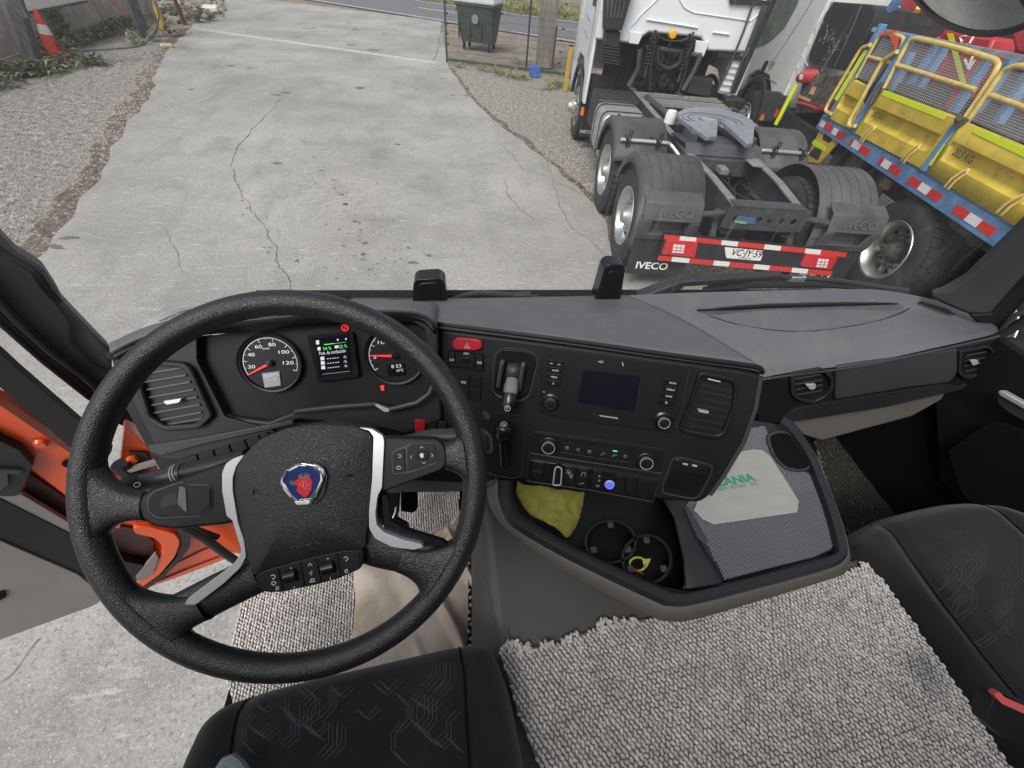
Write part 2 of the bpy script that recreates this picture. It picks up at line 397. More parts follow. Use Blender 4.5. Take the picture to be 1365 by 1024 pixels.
# cracks
def crack(px, w=0.012):
    P = smooth([gz(u, v) for u, v in px], 14); b = MB(); a = []; c = []
    for i, p in enumerate(P):
        q = P[min(i+1, len(P)-1)]-P[max(i-1, 0)]; n = Vector((-q.y, q.x, 0)).normalized()
        j = n*noise.noise(p*3.1)*0.06+n*noise.noise(p*11)*0.018; ww = w*.8*(0.35+1.1*abs(noise.noise(p*6+Vector((0, 0, 4)))))*min(1, i/4+.15, (len(P)-1-i)/4+.15)
        a.append(p+j-n*ww+Vector((0, 0, .009))); c.append(p+j+n*ww+Vector((0, 0, .009)))
    o = b.loft([a, c]).build('crack', m_crack, flatshade=True); tag(o, kind='structure')
crack([(378, 130), (357, 152), (330, 182), (313, 205), (310, 225), (318, 250), (335, 280), (352, 305), (365, 330), (375, 355), (385, 380), (394, 400)], .0075)
crack([(663, 190), (683, 207), (693, 223), (735, 239)], .008); crack([(728, 212), (736, 239), (744, 260), (750, 288), (778, 316), (809, 341)], .008)
crack([(736, 241), (760, 252), (775, 262)], .008); crack([(670, 236), (681, 267), (705, 288), (712, 296)], .008)
crack([(211, 295), (230, 327), (246, 359), (252, 370)], .004); crack([(466, 55), (520, 50), (545, 44)], .01); crack([(0, 905), (18, 890), (45, 855), (52, 848)], .004)
crack([(590, 28), (586, 52), (582, 72), (575, 82)], .02)
# oil drips and damp stains
def blob(b, c, rx, ry, a, k=14):
    vs = []; s = random.random()*50
    for i in range(k):
        t = i/k*6.283; r = 1+0.75*noise.noise(Vector((math.cos(t)*1.3+s, math.sin(t)*1.3, s)))
        x, y = math.cos(t)*rx*r, math.sin(t)*ry*r
        vs.append((c.x+x*math.cos(a)-y*math.sin(a), c.y+x*math.sin(a)+y*math.cos(a), .0075))
    b.add(vs, [tuple(range(k))])
b = MB()
for u, v, rx, ry in [(366, 127, .17, .05), (382, 124, .14, .07), (475, 40, .22, .10), (468, 60, .16, .16), (480, 118, .13, .16), (255, 120, .07, .05), (308, 88, .13, .07), (333, 91, .12, .05),
                     (397, 50, .12, .1), (410, 38, .35, .12), (603, 127, .12, .05), (622, 128, .09, .05), (556, 120, .07, .06), (94, 318, .13, .05), (75, 330, .12, .05), (498, 67, .22, .1),
                     (530, 193, .07, .05), (515, 45, .25, .07), (455, 260, .05, .03), (461, 273, .04, .03), (474, 296, .05, .03), (481, 307, .04, .02), (487, 325, .05, .04), (484, 340, .04, .04), (551, 351, .07, .04), (545, 331, .03, .03), (572, 341, .05, .03),
                     (396, 348, .03, .04), (360, 331, .02, .02), (331, 278, .03, .02), (323, 268, .02, .02), (460, 273, .04, .02), (528, 245, .02, .02), (370, 218, .1, .06), (406, 190, .05, .02), (418, 210, .05, .02), (430, 228, .06, .02), (444, 241, .05, .02), (590, 105, .1, .05)]:
    blob(b, gz(u, v), rx*.8, ry*.8, random.uniform(-.3, .3))
for i in range(90):
    t = random.random(); u = 400+120*t+random.gauss(0, 22); v = 170+190*t+random.gauss(0, 14); r = random.uniform(.006, .022)
    blob(b, gz(u, v), r, r*.7, 0, 8)
for i in range(60):
    u = random.uniform(250, 620); v = random.uniform(100, 380); r = random.uniform(.006, .02); blob(b, gz(u, v), r, r*.7, 0, 8)
tag(b.build('oil_stain', m_stain, flatshade=True), kind='stuff')
# sliding gate rail set across the driveway mouth
b = MB(); A, B = gz(258, 38), gz(582, 84); d = (B-A).normalized(); nn = Vector((-d.y, d.x, 0))
for o_ in (-.10, .06): b.beam(A+nn*o_+Vector((0, 0, .006)), B+nn*o_+Vector((0, 0, .006)), .07, .012)
b.beam(A+nn*-.02+Vector((0, 0, .012)), B+nn*-.02+Vector((0, 0, .012)), .025, .025)
tag(b.build('gate_rail', m_rail), 'pale worn rail of the sliding gate set across the driveway mouth', 'rail')

# ---------------------------------------------------------------- weeds
def weeds(name, spots, m, leaf=0.10, n=30, h=0.16, kind='stuff', thin=0.35, label=None, spread=0.25):
    b = MB()
    for c, s in spots:
        for i in range(int(n*s)):
            a = random.random()*6.283; r = abs(random.gauss(0, spread))*s; o = Vector((c.x+math.cos(a)*r, c.y+math.sin(a)*r, 0)); t = random.random()*6.283
            d = Vector((math.cos(t), math.sin(t), 0)); w = Vector((-d.y, d.x, 0)); L_ = leaf*random.uniform(.5, 1.3); z0 = random.uniform(0, h)*math.exp(-r*r/(.18*s)); rise = random.uniform(.1, 1.1)
            p1 = o+Vector((0, 0, z0)); p2 = p1+d*L_*.5+Vector((0, 0, L_*.5*rise)); p3 = p1+d*L_+Vector((0, 0, L_*.55*rise))
            b.add([p1, p2-w*L_*thin*.5, p3, p2+w*L_*thin*.5], [(0, 1, 2, 3)])
    o = b.build(name, m, fix=False, flatshade=True); tag(o, kind=kind); return o
sp = [(gz(u, v), s) for u, v, s in [(8, 104, 1.2), (28, 103, 1.2), (48, 100, 1.1), (68, 97, .9), (88, 92, .7), (102, 83, .6), (60, 78, .5), (118, 87, .7), (132, 88, .6), (4, 118, .8), (105, 60, .9), (120, 56, .9), (135, 50, 1.1), (150, 44, 1.4), (163, 38, 1.5), (175, 34, 1.3), (140, 46, 1.2), (60, 60, 1), (182, 60, .6), (228, 48, .8), (205, 55, .5), (265, 30, .9), (272, 22, .9), (215, 25, 1.2), (280, 28, .7), (240, 24, .9), (95, 70, .7)]]
weeds('weed', sp, m_weed, .15, 110, .22)
tag(weeds('ivy', [(gz(84, 54)+Vector((0.12, 0, 0)), 1.0), (gz(80, 50)+Vector((0.1, 0, 0)), .8)], m_weed, .14, 240, .85, kind=None, spread=.22), 'green weed growing up the concrete wall right behind the orange cone', 'plant')
sp = [(gz(u, v), s) for u, v, s in [(612, 90, .5), (640, 94, .6), (660, 97, .8), (672, 101, 1.0), (684, 104, 1.1), (696, 106, .9), (738, 112, .8), (748, 116, .9), (742, 118, .8), (730, 120, .4), (758, 104, .8), (775, 100, 1), (700, 86, .7), (688, 84, .6)]]
weeds('grass', sp, m_grass, .22, 90, .06, thin=.09, spread=.22)
# verge on the far side of the road
vg = []
for i in range(520):
    t = random.random(); p = rf[0]*(1-t)+rf[1]*t
    if -14 < p.x < 30: vg.append((p+Vector((random.uniform(-.5, .5), .5+abs(random.gauss(0, 2.8)), 0)), random.uniform(1, 2.4)))
weeds('verge_grass', vg, m_grass, .42, 42, .12, thin=.10, spread=.6)
sheet('verge', [rf[0]+Vector((0, .3, 0)), rf[1]+Vector((0, .3, 0)), rf[1]+Vector((0, 12, 0)), rf[0]+Vector((0, 12, 0))], 0.002, mat('verge_soil', (.17, .17, .075), .95, var=.5, vscale=1.2))

# ---------------------------------------------------------------- left boundary
wn = Vector((wallB.y-wallA.y, -(wallB.x-wallA.x), 0)).normalized()
wall = root('concrete_wall', wallA, 0, 'stained grey precast concrete panel wall behind the orange cone', 'wall')
wd_ = (wallB-wallA).normalized(); t = -6.0
while t < 10.6:
    for k in range(3):
        p = wallA+wd_*(t+1.0)+Vector((0, 0, 0.40+k*0.8)); jut = random.uniform(-.008, .008)
        MB().box(p+wn*jut, (0.07, 1.86, 0.785), Matrix.Rotation(math.atan2(-wd_.x, wd_.y), 3, 'Z')).build('panel', m_wallc, wall, bevel=.012)
    MB().box(wallA+wd_*t+Vector((0, 0, 1.2)), (0.15, 0.13, 2.5), Matrix.Rotation(math.atan2(-wd_.x, wd_.y), 3, 'Z')).build('post', m_wallc, wall, bevel=.015)
    t += 2.0
def post_px(name, m, foot, top, w, label, cat, h=2.3, group=None, tw=None, seg=6, yaw=.3):
    """leaning post: foot on the ground, its top read on the upright plane through the foot"""
    f = gz(*foot); pl = Plane(f, Vector((-f.x, -f.y, 0))); q = pl.p(*top)
    d = (q-f); q = f+d*(h/max(.1, d.z)); r = root(name, f, 0, label, cat, group)
    P = [f+(q-f)*(i/8) for i in range(9)]; R = [w*(1+.12*noise.noise(Vector((i*.7, w*50, 0)))) for i in range(9)]
    MB().tube(P, R, seg).build('shaft', m, r, sharp=50 if seg > 5 else 30)
    return r, f, q
r, f, q = post_px('wooden_post', m_wood, (47, 92), (15, 0), .17, 'thick weathered grey wooden post leaning at the far left beside the traffic cone', 'post')
p0 = Plane(f, (-f.x, -f.y, 0)); MB().beam(p0.p(36, 24, .10), p0.p(8, -30, .12), .16, .10).build('brace', m_wood, r)
post_px('wooden_post', mat('tarred_wood', (.07, .08, .085), .8, var=.5, vscale=8, stretch=(4, 4, .7)), (194, 50), (175, 0), .15, 'dark square timber post with white paint flakes at its foot behind the yellow bollard', 'post', seg=4)
post_px('steel_post', m_rust, (247, 33), (233, 0), .07, 'rusty brown steel post at the left end of the gate rail', 'post', seg=4)
r, f, q = post_px('bollard', m_yelpost, (220, 42), (206, 5), .085, 'yellow pipe bollard leaning between the timber post and the rusty post', 'bollard', h=1.25, seg=12)
for k in range(14):
    p = gz(194, 50)+Vector((random.uniform(.1, .17), random.uniform(-.16, .05), random.uniform(.05, .7)))
# white sign board held in front of the wall
p0 = Plane(gz(60, 72)+Vector((.1, 0, 0)), wn)
bd = root('sign_board', p0.p(70, 10)*1.0, 0, 'large cream board fixed along the wall above the orange cone', 'board')
slab(p0, [(22, -12), (34, 18), (116, 2), (106, -40)], .03).build('panel', m_board, bd, bevel=.004)
MB().beam(p0.p(34, 18, .02), p0.p(116, 2, .02), .03, .04).build('edge_batten', m_wood, bd)
# cables on the ground by the posts
def cable(name, pts, r_, m, label):
    o = MB().tube(smooth([Vector(p) for p in pts], 8), r_, 6).build(name, m); tag(o, label, 'cable'); return o
g = lambda u, v, z=.02: tuple(gz(u, v, z))
cable('power_cable', [g(68, 80), g(110, 68), g(150, 65), g(185, 61), g(200, 52), g(210, 38, .3), g(204, 18, .9), g(199, -6, 1.7)], .022, m_cable, 'grey cable running from the ground up between the timber post and the yellow bollard')
cable('power_cable', [g(195, 50, .1), g(206, 42, .3), g(212, 22, .8), g(206, 0, 1.5)], .018, m_cable, 'thin cable hanging slack right of the yellow bollard')
cable('red_cable', [g(176, 23, 1.0), g(158, 10, 1.4), g(140, -3, 1.8)], .016, m_redc, 'thin red cable slanting along the concrete wall')
b = MB()
for i in range(150):
    u = random.uniform(212, 300); v = random.uniform(-4, 34)-(u-212)*.12
    c = gz(u, v); r_ = random.uniform(.05, .16)
    b.box(c+Vector((0, 0, r_*.4)), (r_*1.4, r_, r_), Matrix.Rotation(random.random()*3, 3, 'Z') @ Matrix.Rotation(random.random(), 3, 'X'))
tag(b.build('rubble', mat('rubble', (.30, .27, .24), .95, var=.4, vscale=5), flatshade=True), kind='stuff')
MB_ = MB().box(gz(281, 13, .1), (.5, .8, .22), Matrix.Rotation(.3, 3, 'Z')); tag(MB_.build('stone_block', m_board, bevel=.04), 'pale stone block lying by the roadside at the driveway mouth', 'stone')
tag(MB().box(gz(222, 61, .04), (.28, .2, .08), Matrix.Rotation(.6, 3, 'Z')).build('litter', mat('litter', (.5, .45, .28), .8, var=.3, vscale=12), bevel=.02), 'crumpled yellowish litter on the dirt below the yellow bollard', 'litter')
# traffic cone
base = gz(72, 71); up = Plane(base, (-base.x, -base.y, 0)); ap = up.p(46, 11); hc = ap.z
cn = root('traffic_cone', base, 0, 'orange traffic cone with one white band leaning in the weeds by the wall', 'traffic cone')
ax = (ap-base); H_ = ax.length; ax.normalize()
def cr(t): return .175*(1-t)+.035*t
MB().lathe([(cr(0.02), .03*H_), (cr(.45), .45*H_), (cr(.452), .452*H_)], 24, base, ax).build('body', m_cone, cn)
MB().lathe([(cr(.65), .65*H_), (cr(.98), .98*H_), (.0, .98*H_)], 24, base, ax).build('body', m_cone, cn)
MB().lathe([(cr(.44)+.004, .44*H_), (cr(.66)+.004, .66*H_)], 24, base, ax).build('reflective_band', m_white, cn)
MB().prism([base+Vector((x*.26, y*.26, .045)) for x, y in rpoly([(-1, -1), (1, -1), (1, 1), (-1, 1)], .3, 3)], (0, 0, -.035)).build('base', m_cone, cn)

# ---------------------------------------------------------------- gate, pole, bin, bollard on the right
gA, gB = gz(596, 84), gz(771, 106); gd = (gB-gA).normalized(); gl = (gB-gA).length+1.6
gt = root('mesh_gate', gA, 0, 'green welded mesh sliding gate standing in front of the waste container', 'gate')
U = Vector((0, 0, 1))
MB().beam(gA+U*.02, gA+U*2.2, .06, .06).build('frame_post', m_mesh, gt)
mid = gz(701, 95); MB().beam(mid+U*.02, mid+U*2.2, .045, .045).build('frame_post', m_mesh, gt)
MB().beam(gA+U*.08, gA+gd*gl+U*.08, .05, .06).build('bottom_rail', m_mesh, gt); MB().beam(gA+U*2.2, gA+gd*gl+U*2.2, .05, .05).build('top_rail', m_mesh, gt)
b = MB(); x = .06
while x < gl: b.beam(gA+gd*x+U*.1, gA+gd*x+U*2.2, .005, .005); x += .06
for k in range(14): b.beam(gA+U*(.12+k*.155), gA+gd*gl+U*(.12+k*.155), .006, .006)
b.build('wire_mesh', m_mesh, gt, kind='stuff', fix=False)
for k in range(7):
    MB().box(gA+U*(.45+k*.22)+gd*.05, (.07, .04, .03)).build('clip', m_black, gt)
    MB().box(gz(741, 101)+U*(.3+k*.25)+gd*.05, (.07, .05, .03)).build('clip', m_black, gt)
pf = gz(726, 93); pole = root('concrete_pole', pf, 0, 'square concrete utility pole just behind the mesh gate', 'pole')
MB().box(pf+Vector((0, .3, 3)), (.50, .42, 6.0), Matrix.Rotation(-.1, 3, 'Z')).build('shaft', m_wallp, pole, bevel=.03)
MB().box(pf+Vector((.23, .0, .55)), (.05, .05, .95)).build('rusty_bar', m_rust, pole)
yf = gz(753, 122); yb = root('bollard', yf, 0, 'yellow post with black cap beside the white truck cab and the gate', 'bollard')
MB().beam(yf, yf+Vector((.0, 0, .92)), .10, .10).build('shaft', m_yelpost, yb, bevel=.01); MB().box(yf+Vector((0, 0, .925)), (.085, .085, .05)).build('cap', m_black, yb)
MB().box(yf+Vector((0, 0, .5)), (.115, .115, .03)).build('band', m_yelpost, yb)
bp = gz(712, 104); bb = root('plastic_block', bp, 0, 'small blue plastic block with an arched foot on the gravel under the gate', 'block')
pl = Plane(bp, (-bp.x, -bp.y, 0)); slab(pl, rpoly([(705, 107), (706, 89), (713, 88), (720, 91), (720, 108), (716, 107), (715, 103), (710, 102), (709, 106)], 1.5, 2), .22).build('block', m_blue, bb, bevel=.012)
sheet('concrete_pad', [gz(703, 107), gz(724, 110), gz(733, 122), gz(702, 116)], .004, m_wallp)
# waste container
b1, b2 = gz(612, 66), gz(654, 72); bd_ = (b2-b1).normalized(); bc = (b1+b2)/2
BF = Matrix.Translation(bc) @ Matrix.Rotation(math.atan2(bd_.y, bd_.x), 4, 'Z'); by = math.atan2(bd_.y, bd_.x)
bn = root('waste_container', bc, by, 'big green four wheeled waste container with pale lid behind the mesh gate', 'waste container')
def ringz(w, d_, z, r_=.08):
    return [Vector((x, y+.45, z)) for x, y in rpoly([(-w, -d_), (w, -d_), (w, d_), (-w, d_)], r_, 3)]
rows = [ringz(.54, .34, .22), ringz(.60, .40, .6), ringz(.66, .48, 1.12), ringz(.69, .51, 1.13), ringz(.69, .51, 1.19)]
MB().loft(rows, closed=True).add(rows[0], [tuple(range(len(rows[0])))]).build('body', m_bin, bn, local=True)
rows = [ringz(.70, .52, 1.20), ringz(.70, .52, 1.24), ringz(.62, .44, 1.33), ringz(.3, .2, 1.36)]
MB().loft(rows, closed=True).add(rows[-1], [tuple(range(len(rows[0])))]).build('lid', mat('bin_lid', (.42, .43, .43), .5, var=.15, vscale=5), bn, local=True)
for x in (-.57, -.2, .2, .57): MB().bx(x-.02, x+.02, -.03+.02, .05, .3, 1.05).build('rib', m_bin, bn, local=True, bevel=.008)
for sx in (-1, 1):
    MB().tube([(sx*.68, .25, .98), (sx*.76, .25, .98), (sx*.76, .65, .98), (sx*.68, .65, .98)], .018, 8).build('handle', m_black, bn, local=True)
    for y in (.18, .72):
        MB().bx(sx*.45-.04, sx*.45+.04, y-.04, y+.04, .12, .24).build('fork', m_mesh, bn, local=True)
        MB().lathe([(0, -.025), (.085, -.025), (.10, -.012), (.10, .012), (.085, .025), (0, .025)], 18, (sx*.45, y, .10), (1, 0, 0)).build('wheel', m_black, bn, local=True)
MB().lathe([(0, 0), (.12, 0), (.12, .004), (0, .004)], 20, (0.02, -.025, .82), (0, -1, .12)).build('sticker', mat('bin_sticker', (.16, .2, .18), .6), bn, local=True)
# ================================================================ vehicles
m_tyre = mat('tyre_rubber', (0.030, 0.030, 0.031), 0.85, var=0.35, vscale=9, bump=0.2, bscale=40, col2=(0.10, 0.095, 0.085), c2scale=7, c2lo=.52, c2hi=.8)
m_alu = mat('polished_aluminium', (0.62, 0.62, 0.60), 0.28, metal=1.0, var=0.12, vscale=8)
m_alud = mat('dull_aluminium', (0.50, 0.50, 0.49), 0.5, metal=0.8, var=0.2, vscale=9)
m_fend = mat('grey_black_fender_plastic', (0.066, 0.068, 0.071), 0.6, var=0.25, vscale=5, bump=0.15, bscale=50, col2=(.10, .10, .10), c2scale=3)
m_frame = mat('dark_grey_chassis_paint', (0.05, 0.055, 0.062), 0.5, var=0.3, vscale=5, col2=(.14, .13, .12), c2scale=6, c2lo=.55, c2hi=.8)
m_frametop = mat('dusty_chassis_flange', (0.20, 0.20, 0.205), 0.6, var=0.25, vscale=8)
m_blk = mat('black_vehicle_plastic', (0.022, 0.023, 0.025), 0.55, var=0.3, vscale=8)
m_grime = mat('oily_black_parts', (0.02, 0.02, 0.02), 0.6, var=0.6, vscale=20, bump=.3, bscale=40)
m_wcab = mat('white_cab_paint', (0.72, 0.75, 0.78), 0.3, var=0.03, vscale=2, coat=.4)
m_wcab2 = mat('dusty_white_cab_paint', (0.66, 0.67, 0.655), 0.4, var=0.06, vscale=3, coat=.2)
m_groove = mat('panel_shadow_gap', (0.12, 0.13, 0.14), 0.7)
m_fifth = mat('fifth_wheel_steel', (0.27, 0.295, 0.325), 0.45, metal=.3, var=0.2, vscale=10)
m_rtape = mat('red_reflective_tape', (0.62, 0.035, 0.03), 0.4, var=.08, vscale=30)
m_wtape = mat('white_reflective_tape', (0.75, 0.75, 0.73), 0.4)
m_lamp = mat('red_tail_lamp', (0.55, 0.02, 0.03), 0.2, coat=.6)
m_plate = mat('number_plate_white', (0.78, 0.78, 0.76), 0.4)
m_ink = mat('black_lettering', (0.02, 0.02, 0.02), 0.6)
m_wink = mat('white_lettering', (0.8, 0.8, 0.8), 0.6)
m_amber = mat('amber_work_lamp', (0.80, 0.42, 0.01), 0.3, coat=.5)
m_orange = mat('orange_marker_lamp', (0.8, 0.2, 0.03), 0.3)
m_glassd = mat('dark_side_glass', (0.10, 0.14, 0.14), 0.08, spec=.8, var=.6, vscale=3)
m_tread = mat('catwalk_tread_plate', (0.36, 0.355, 0.34), 0.5, metal=.6, var=.25, vscale=40, bump=.6, bscale=60)

def tyre_mesh(R, w, rr, lugs, b=None, o=(0, 0, 0)):
    """tyre of radius R, width w along x, opening rr, tread blocks as real steps"""
    b = b or MB(); h = w/2
    b.lathe([(rr, -h+.03), (rr+.03, -h+.004), ((R+rr)/2, -h-.006), (R-.06, -h+.004), (R-.02, -h+.02), (R-.012, -h+.05), (R-.012, h-.05), (R-.02, h-.02), (R-.06, h-.004), ((R+rr)/2, h+.006), (rr+.03, h-.004), (rr, h-.03)], 48, o, (1, 0, 0))
    n = lugs
    for i in range(n):
        a = 2*math.pi*i/n; da = math.pi/n*.82
        for s, x0, x1 in ((0, -h+.015, -h*.36), (.5, -h*.28, h*.28), (0, h*.36, h-.015)):
            A = a+s*2*math.pi/n; vs = []
            for r_ in (R-.03, R):
                for t, x in ((A-da, x0), (A+da, x0), (A+da+.02, x1), (A-da+.02, x1)):
                    vs.append(Vector(o)+Vector((x, -math.sin(t)*r_, math.cos(t)*r_)))
            b.add(vs, [(0, 3, 2, 1), (4, 5, 6, 7), (0, 1, 5, 4), (1, 2, 6, 5), (2, 3, 7, 6), (3, 0, 4, 7)])
    return b
def rim_mesh(rr, side, depth, holes=10, o=(0, 0, 0)):
    """dished disc wheel seen from side (-1 left, +1 right): lip, bowl, disc with round hand holes, hub"""
    s = side; b = MB(); o = Vector(o)
    b.lathe([(rr+.004, .0), (rr+.018, .012*s), (rr+.012, .02*s), (rr-.008, .012*s), (rr-.03, -.03*s), (rr-.045, -depth*s*.6), (rr-.06, -depth*s)], 40, o, (1, 0, 0))
    # disc as radial sectors leaving hand holes
    r0, r1, r2, r3 = .105, rr*.60, rr*.86, rr-.055; seg = holes*8
    def P(r, i, x): t = 2*math.pi*i/seg; return o+Vector((x, -math.sin(t)*r, math.cos(t)*r))
    xd = -depth*s*.95
    for i in range(seg):
        j = i+1
        for ra, rb, dx0, dx1 in ((r0, r1, .02*s, .02*s), (r2, r3, 0, -.005*s)):
            b.add([P(ra, i, xd+dx0), P(ra, j, xd+dx0), P(rb, j, xd+dx1), P(rb, i, xd+dx1)], [(0, 1, 2, 3)])
    def Q(r, t): return o+Vector((xd+.02*s*(1-(r-r1)/(r2-r1)), -math.sin(t)*r, math.cos(t)*r))
    rc = (r1+r2)/2; hr = (r2-r1)*.40
    for k in range(holes):
        t0 = 2*math.pi*(k+.5)/holes; h_ = math.pi/holes; I = []; O = []
        for q in range(24):
            f = 2*math.pi*q/24; cx_, sx_ = math.cos(f), math.sin(f); m_ = max(abs(cx_), abs(sx_))
            O.append(Q(rc+(r2-r1)/2*cx_/m_, t0+h_*sx_/m_)); I.append(Q(rc+hr*cx_, t0+hr*sx_/rc))
        b.loft([O, I, [p-Vector((.012*s, 0, 0)) for p in I]], closed=True)
    return b
def hub_mesh(side, depth, o=(0, 0, 0), big=True):
    s = side; b = MB(); o = Vector(o); xd = -depth*s*.95
    b.lathe([(.13, xd+.02*s), (.125, xd+.05*s), (.085, xd+.09*s), (.07, xd+.14*s), (.0, xd+.15*s)], 20, o, (1, 0, 0))
    for i in range(10):
        t = 2*math.pi*i/10; c = o+Vector((xd+.02*s, -math.sin(t)*.165, math.cos(t)*.165))
        b.lathe([(.016, 0), (.016, .035*s), (0, .035*s)], 6, c, (1, 0, 0))
    return b
def wheel(parent, x, y, R, side, w=.30, dual=True, rim=m_alu, depth=.11, lugs=44, hubm=None):
    """x = outer face; the wheel is an Empty part with tyre, rim and hub"""
    e = bpy.data.objects.new('wheel', None); COL.objects.link(e); e.parent = parent; e.empty_display_size = .1
    e.location = (x-side*w/2, y, R); WM[e] = WM[parent]
    b = tyre_mesh(R, w, .30, lugs)
    if dual: tyre_mesh(R, w, .30, lugs, b, (-side*(w+.05), 0, 0))
    b.build('tyre', m_tyre, e, local=True, sharp=25, fix=False)
    rim_mesh(.30, side, depth, o=(side*(w/2-.02), 0, 0)).build('rim', rim, e, local=True, fix=False, solid=.004)
    hub_mesh(side, depth, o=(side*(w/2-.02), 0, 0)).build('hub', hubm or m_alud, e, local=True)
    return e

# ---------------------------------------------------------------- the white tractor unit ahead
TF = Frame(3.009, 3.428, -0.0922)
T = root('tractor_unit', (3.009, 3.428, 0), -0.0922, 'white tractor unit seen from behind with bare fifth wheel and red striped rear bar', 'truck')
TA = TF.at
def tb(name, m, b, **k): return b.build(name, m, T, local=True, **k)
AX1, AX2, AX3 = .74, 2.12, 5.35
for ax in (AX1, AX2):
    for s in (-1, 1): wheel(T, s*1.22, ax, .52, s, rim=m_alu)
for s in (-1, 1): wheel(T, s*1.22, AX3, .52, s, dual=False, depth=-.03)
# chassis rails: straight, bending down and out at the tail
for s in (-1, 1):
    b = MB(); zt = 1.0
    path = [(s*.43, 6.6), (s*.43, 1.35), (s*.40, .75), (s*.36, .12)]
    zz = [1.0, 1.0, 1.0, .96]
    for i in range(3):
        (x0, y0), (x1, y1) = path[i], path[i+1]
        b.beam((x0, y0, zz[i]-.14), (x1, y1, zz[i+1]-.14), .012, .26)
        b.beam((x0-s*.035, y0, zz[i]-.27), (x1-s*.035, y1, zz[i+1]-.27), .08, .012)
    tb('chassis_rail', m_frame, b)
    b = MB()
    for i in range(3):
        (x0, y0), (x1, y1) = path[i], path[i+1]; b.beam((x0-s*.03, y0, zz[i]), (x1-s*.03, y1, zz[i+1]), .085, .014)
    tb('rail_flange', m_frametop, b)
# tail crossmember with round holes (plate built as a strip with octagonal openings)
b = MB(); y = .10
for sgn in (0,):
    n = 12; cs = [(-.30+.12*i, .86) for i in range(6)]
    x0 = -.37
    for i, (cx_, cz) in enumerate(cs):
        xa, xb, za, zb, r_ = cx_-.06, cx_+.06, .76, .97, .036
        circ = O_ = [Vector((cx_+r_*math.cos(2*math.pi*k/n+math.pi/4), y, cz+r_*math.sin(2*math.pi*k/n+math.pi/4))) for k in range(n)]
        q = [Vector((xb, y, zb)), Vector((xa, y, zb)), Vector((xa, y, za)), Vector((xb, y, za))]
        vs = circ+q
        I = []; O = []
        for w_ in range(24):
            f = 2*math.pi*w_/24; c_, s_ = math.cos(f), math.sin(f); m_ = max(abs(c_), abs(s_)); O.append(Vector((cx_+.06*c_/m_, y, .865+.105*s_/m_))); I.append(Vector((cx_+.03*c_, y, .855+.03*s_)))
        b.loft([O, I, [p+Vector((0, .012, 0)) for p in I]], closed=True)
b.box((0, .17, .975), (.74, .15, .012)).box((0, .17, .755), (.74, .15, .012)).box((-.39, .1, .865), (.06, .01, .21)).box((.39, .1, .865), (.06, .01, .21))
tb('tail_crossmember', m_frame, b)
b = MB().prism([TA(u, v, 1, .09) for u, v in rpoly([(983, 288), (1008, 290), (1006, 299), (979, 297)], 2, 3)], (0, .002, 0)); tb('dealer_sticker', mat('dealer_sticker', (.06, .12, .22), .5), b)
b = MB().prism([TA(u, v, 1, .088) for u, v in [(980, 294), (996, 296), (994, 299), (979, 297)]], (0, .002, 0)); tb('sticker_band', mat('sticker_green', (.20, .36, .22), .5), b)
# cross members, axle housings, prop shaft, air bags and hoses between the rails
for y, z in ((1.42, .9), (2.85, .88), (3.6, .85)): tb('crossmember', m_frame, MB().box((0, y, z), (.84, .14, .18)), bevel=.01)
for y in (AX1, AX2):
    b = MB().tube([(-.9, y, .52), (-.3, y, .52), (-.18, y, .52), (.18, y, .52), (.3, y, .52), (.9, y, .52)], [.08, .10, .2, .2, .10, .08], 14)
    b.tube([(0, y, .55), (0, y+.32, .62)], [.15, .06], 12); tb('axle_housing', m_grime, b)
b = MB().tube([(0, AX1+.2, .6), (0, AX2-.2, .6)], .05, 10).tube([(0, AX2+.3, .62), (0, 4.4, .75)], .06, 10); tb('prop_shaft', m_grime, b)
for s in (-1, 1):
    for y in (.35, 1.15, 1.75, 2.5): tb('air_spring', m_grime, MB().tube([(s*.62, y, .45), (s*.62, y, .6), (s*.62, y, .75)], [.11, .13, .11], 14))
b = MB()
random.seed(11)
for i in range(9):
    x = random.uniform(-.3, .3); y = random.uniform(.25, 1.0); b.tube(smooth([Vector((x, y, .72)), Vector((x+random.uniform(-.1, .1), y+.3, .8+random.uniform(-.1, .05))), Vector((x+random.uniform(-.2, .2), y+.6, .82)), Vector((random.uniform(-.3, .3), 1.4, .85))], 5), .012, 5)
b.box((.12, .95, .62), (.35, .3, .12)).box((-.18, .62, .60), (.14, .5, .1))
tb('brake_hoses', m_grime, b)
b = MB().tube(smooth([Vector((-.10, .45, .80)), Vector((.02, .5, .86)), Vector((.1, .42, .82))], 6), .02, 6).box((-.06, 1.2, .93), (.10, .16, .05)); tb('hose_fitting', m_alud, b)
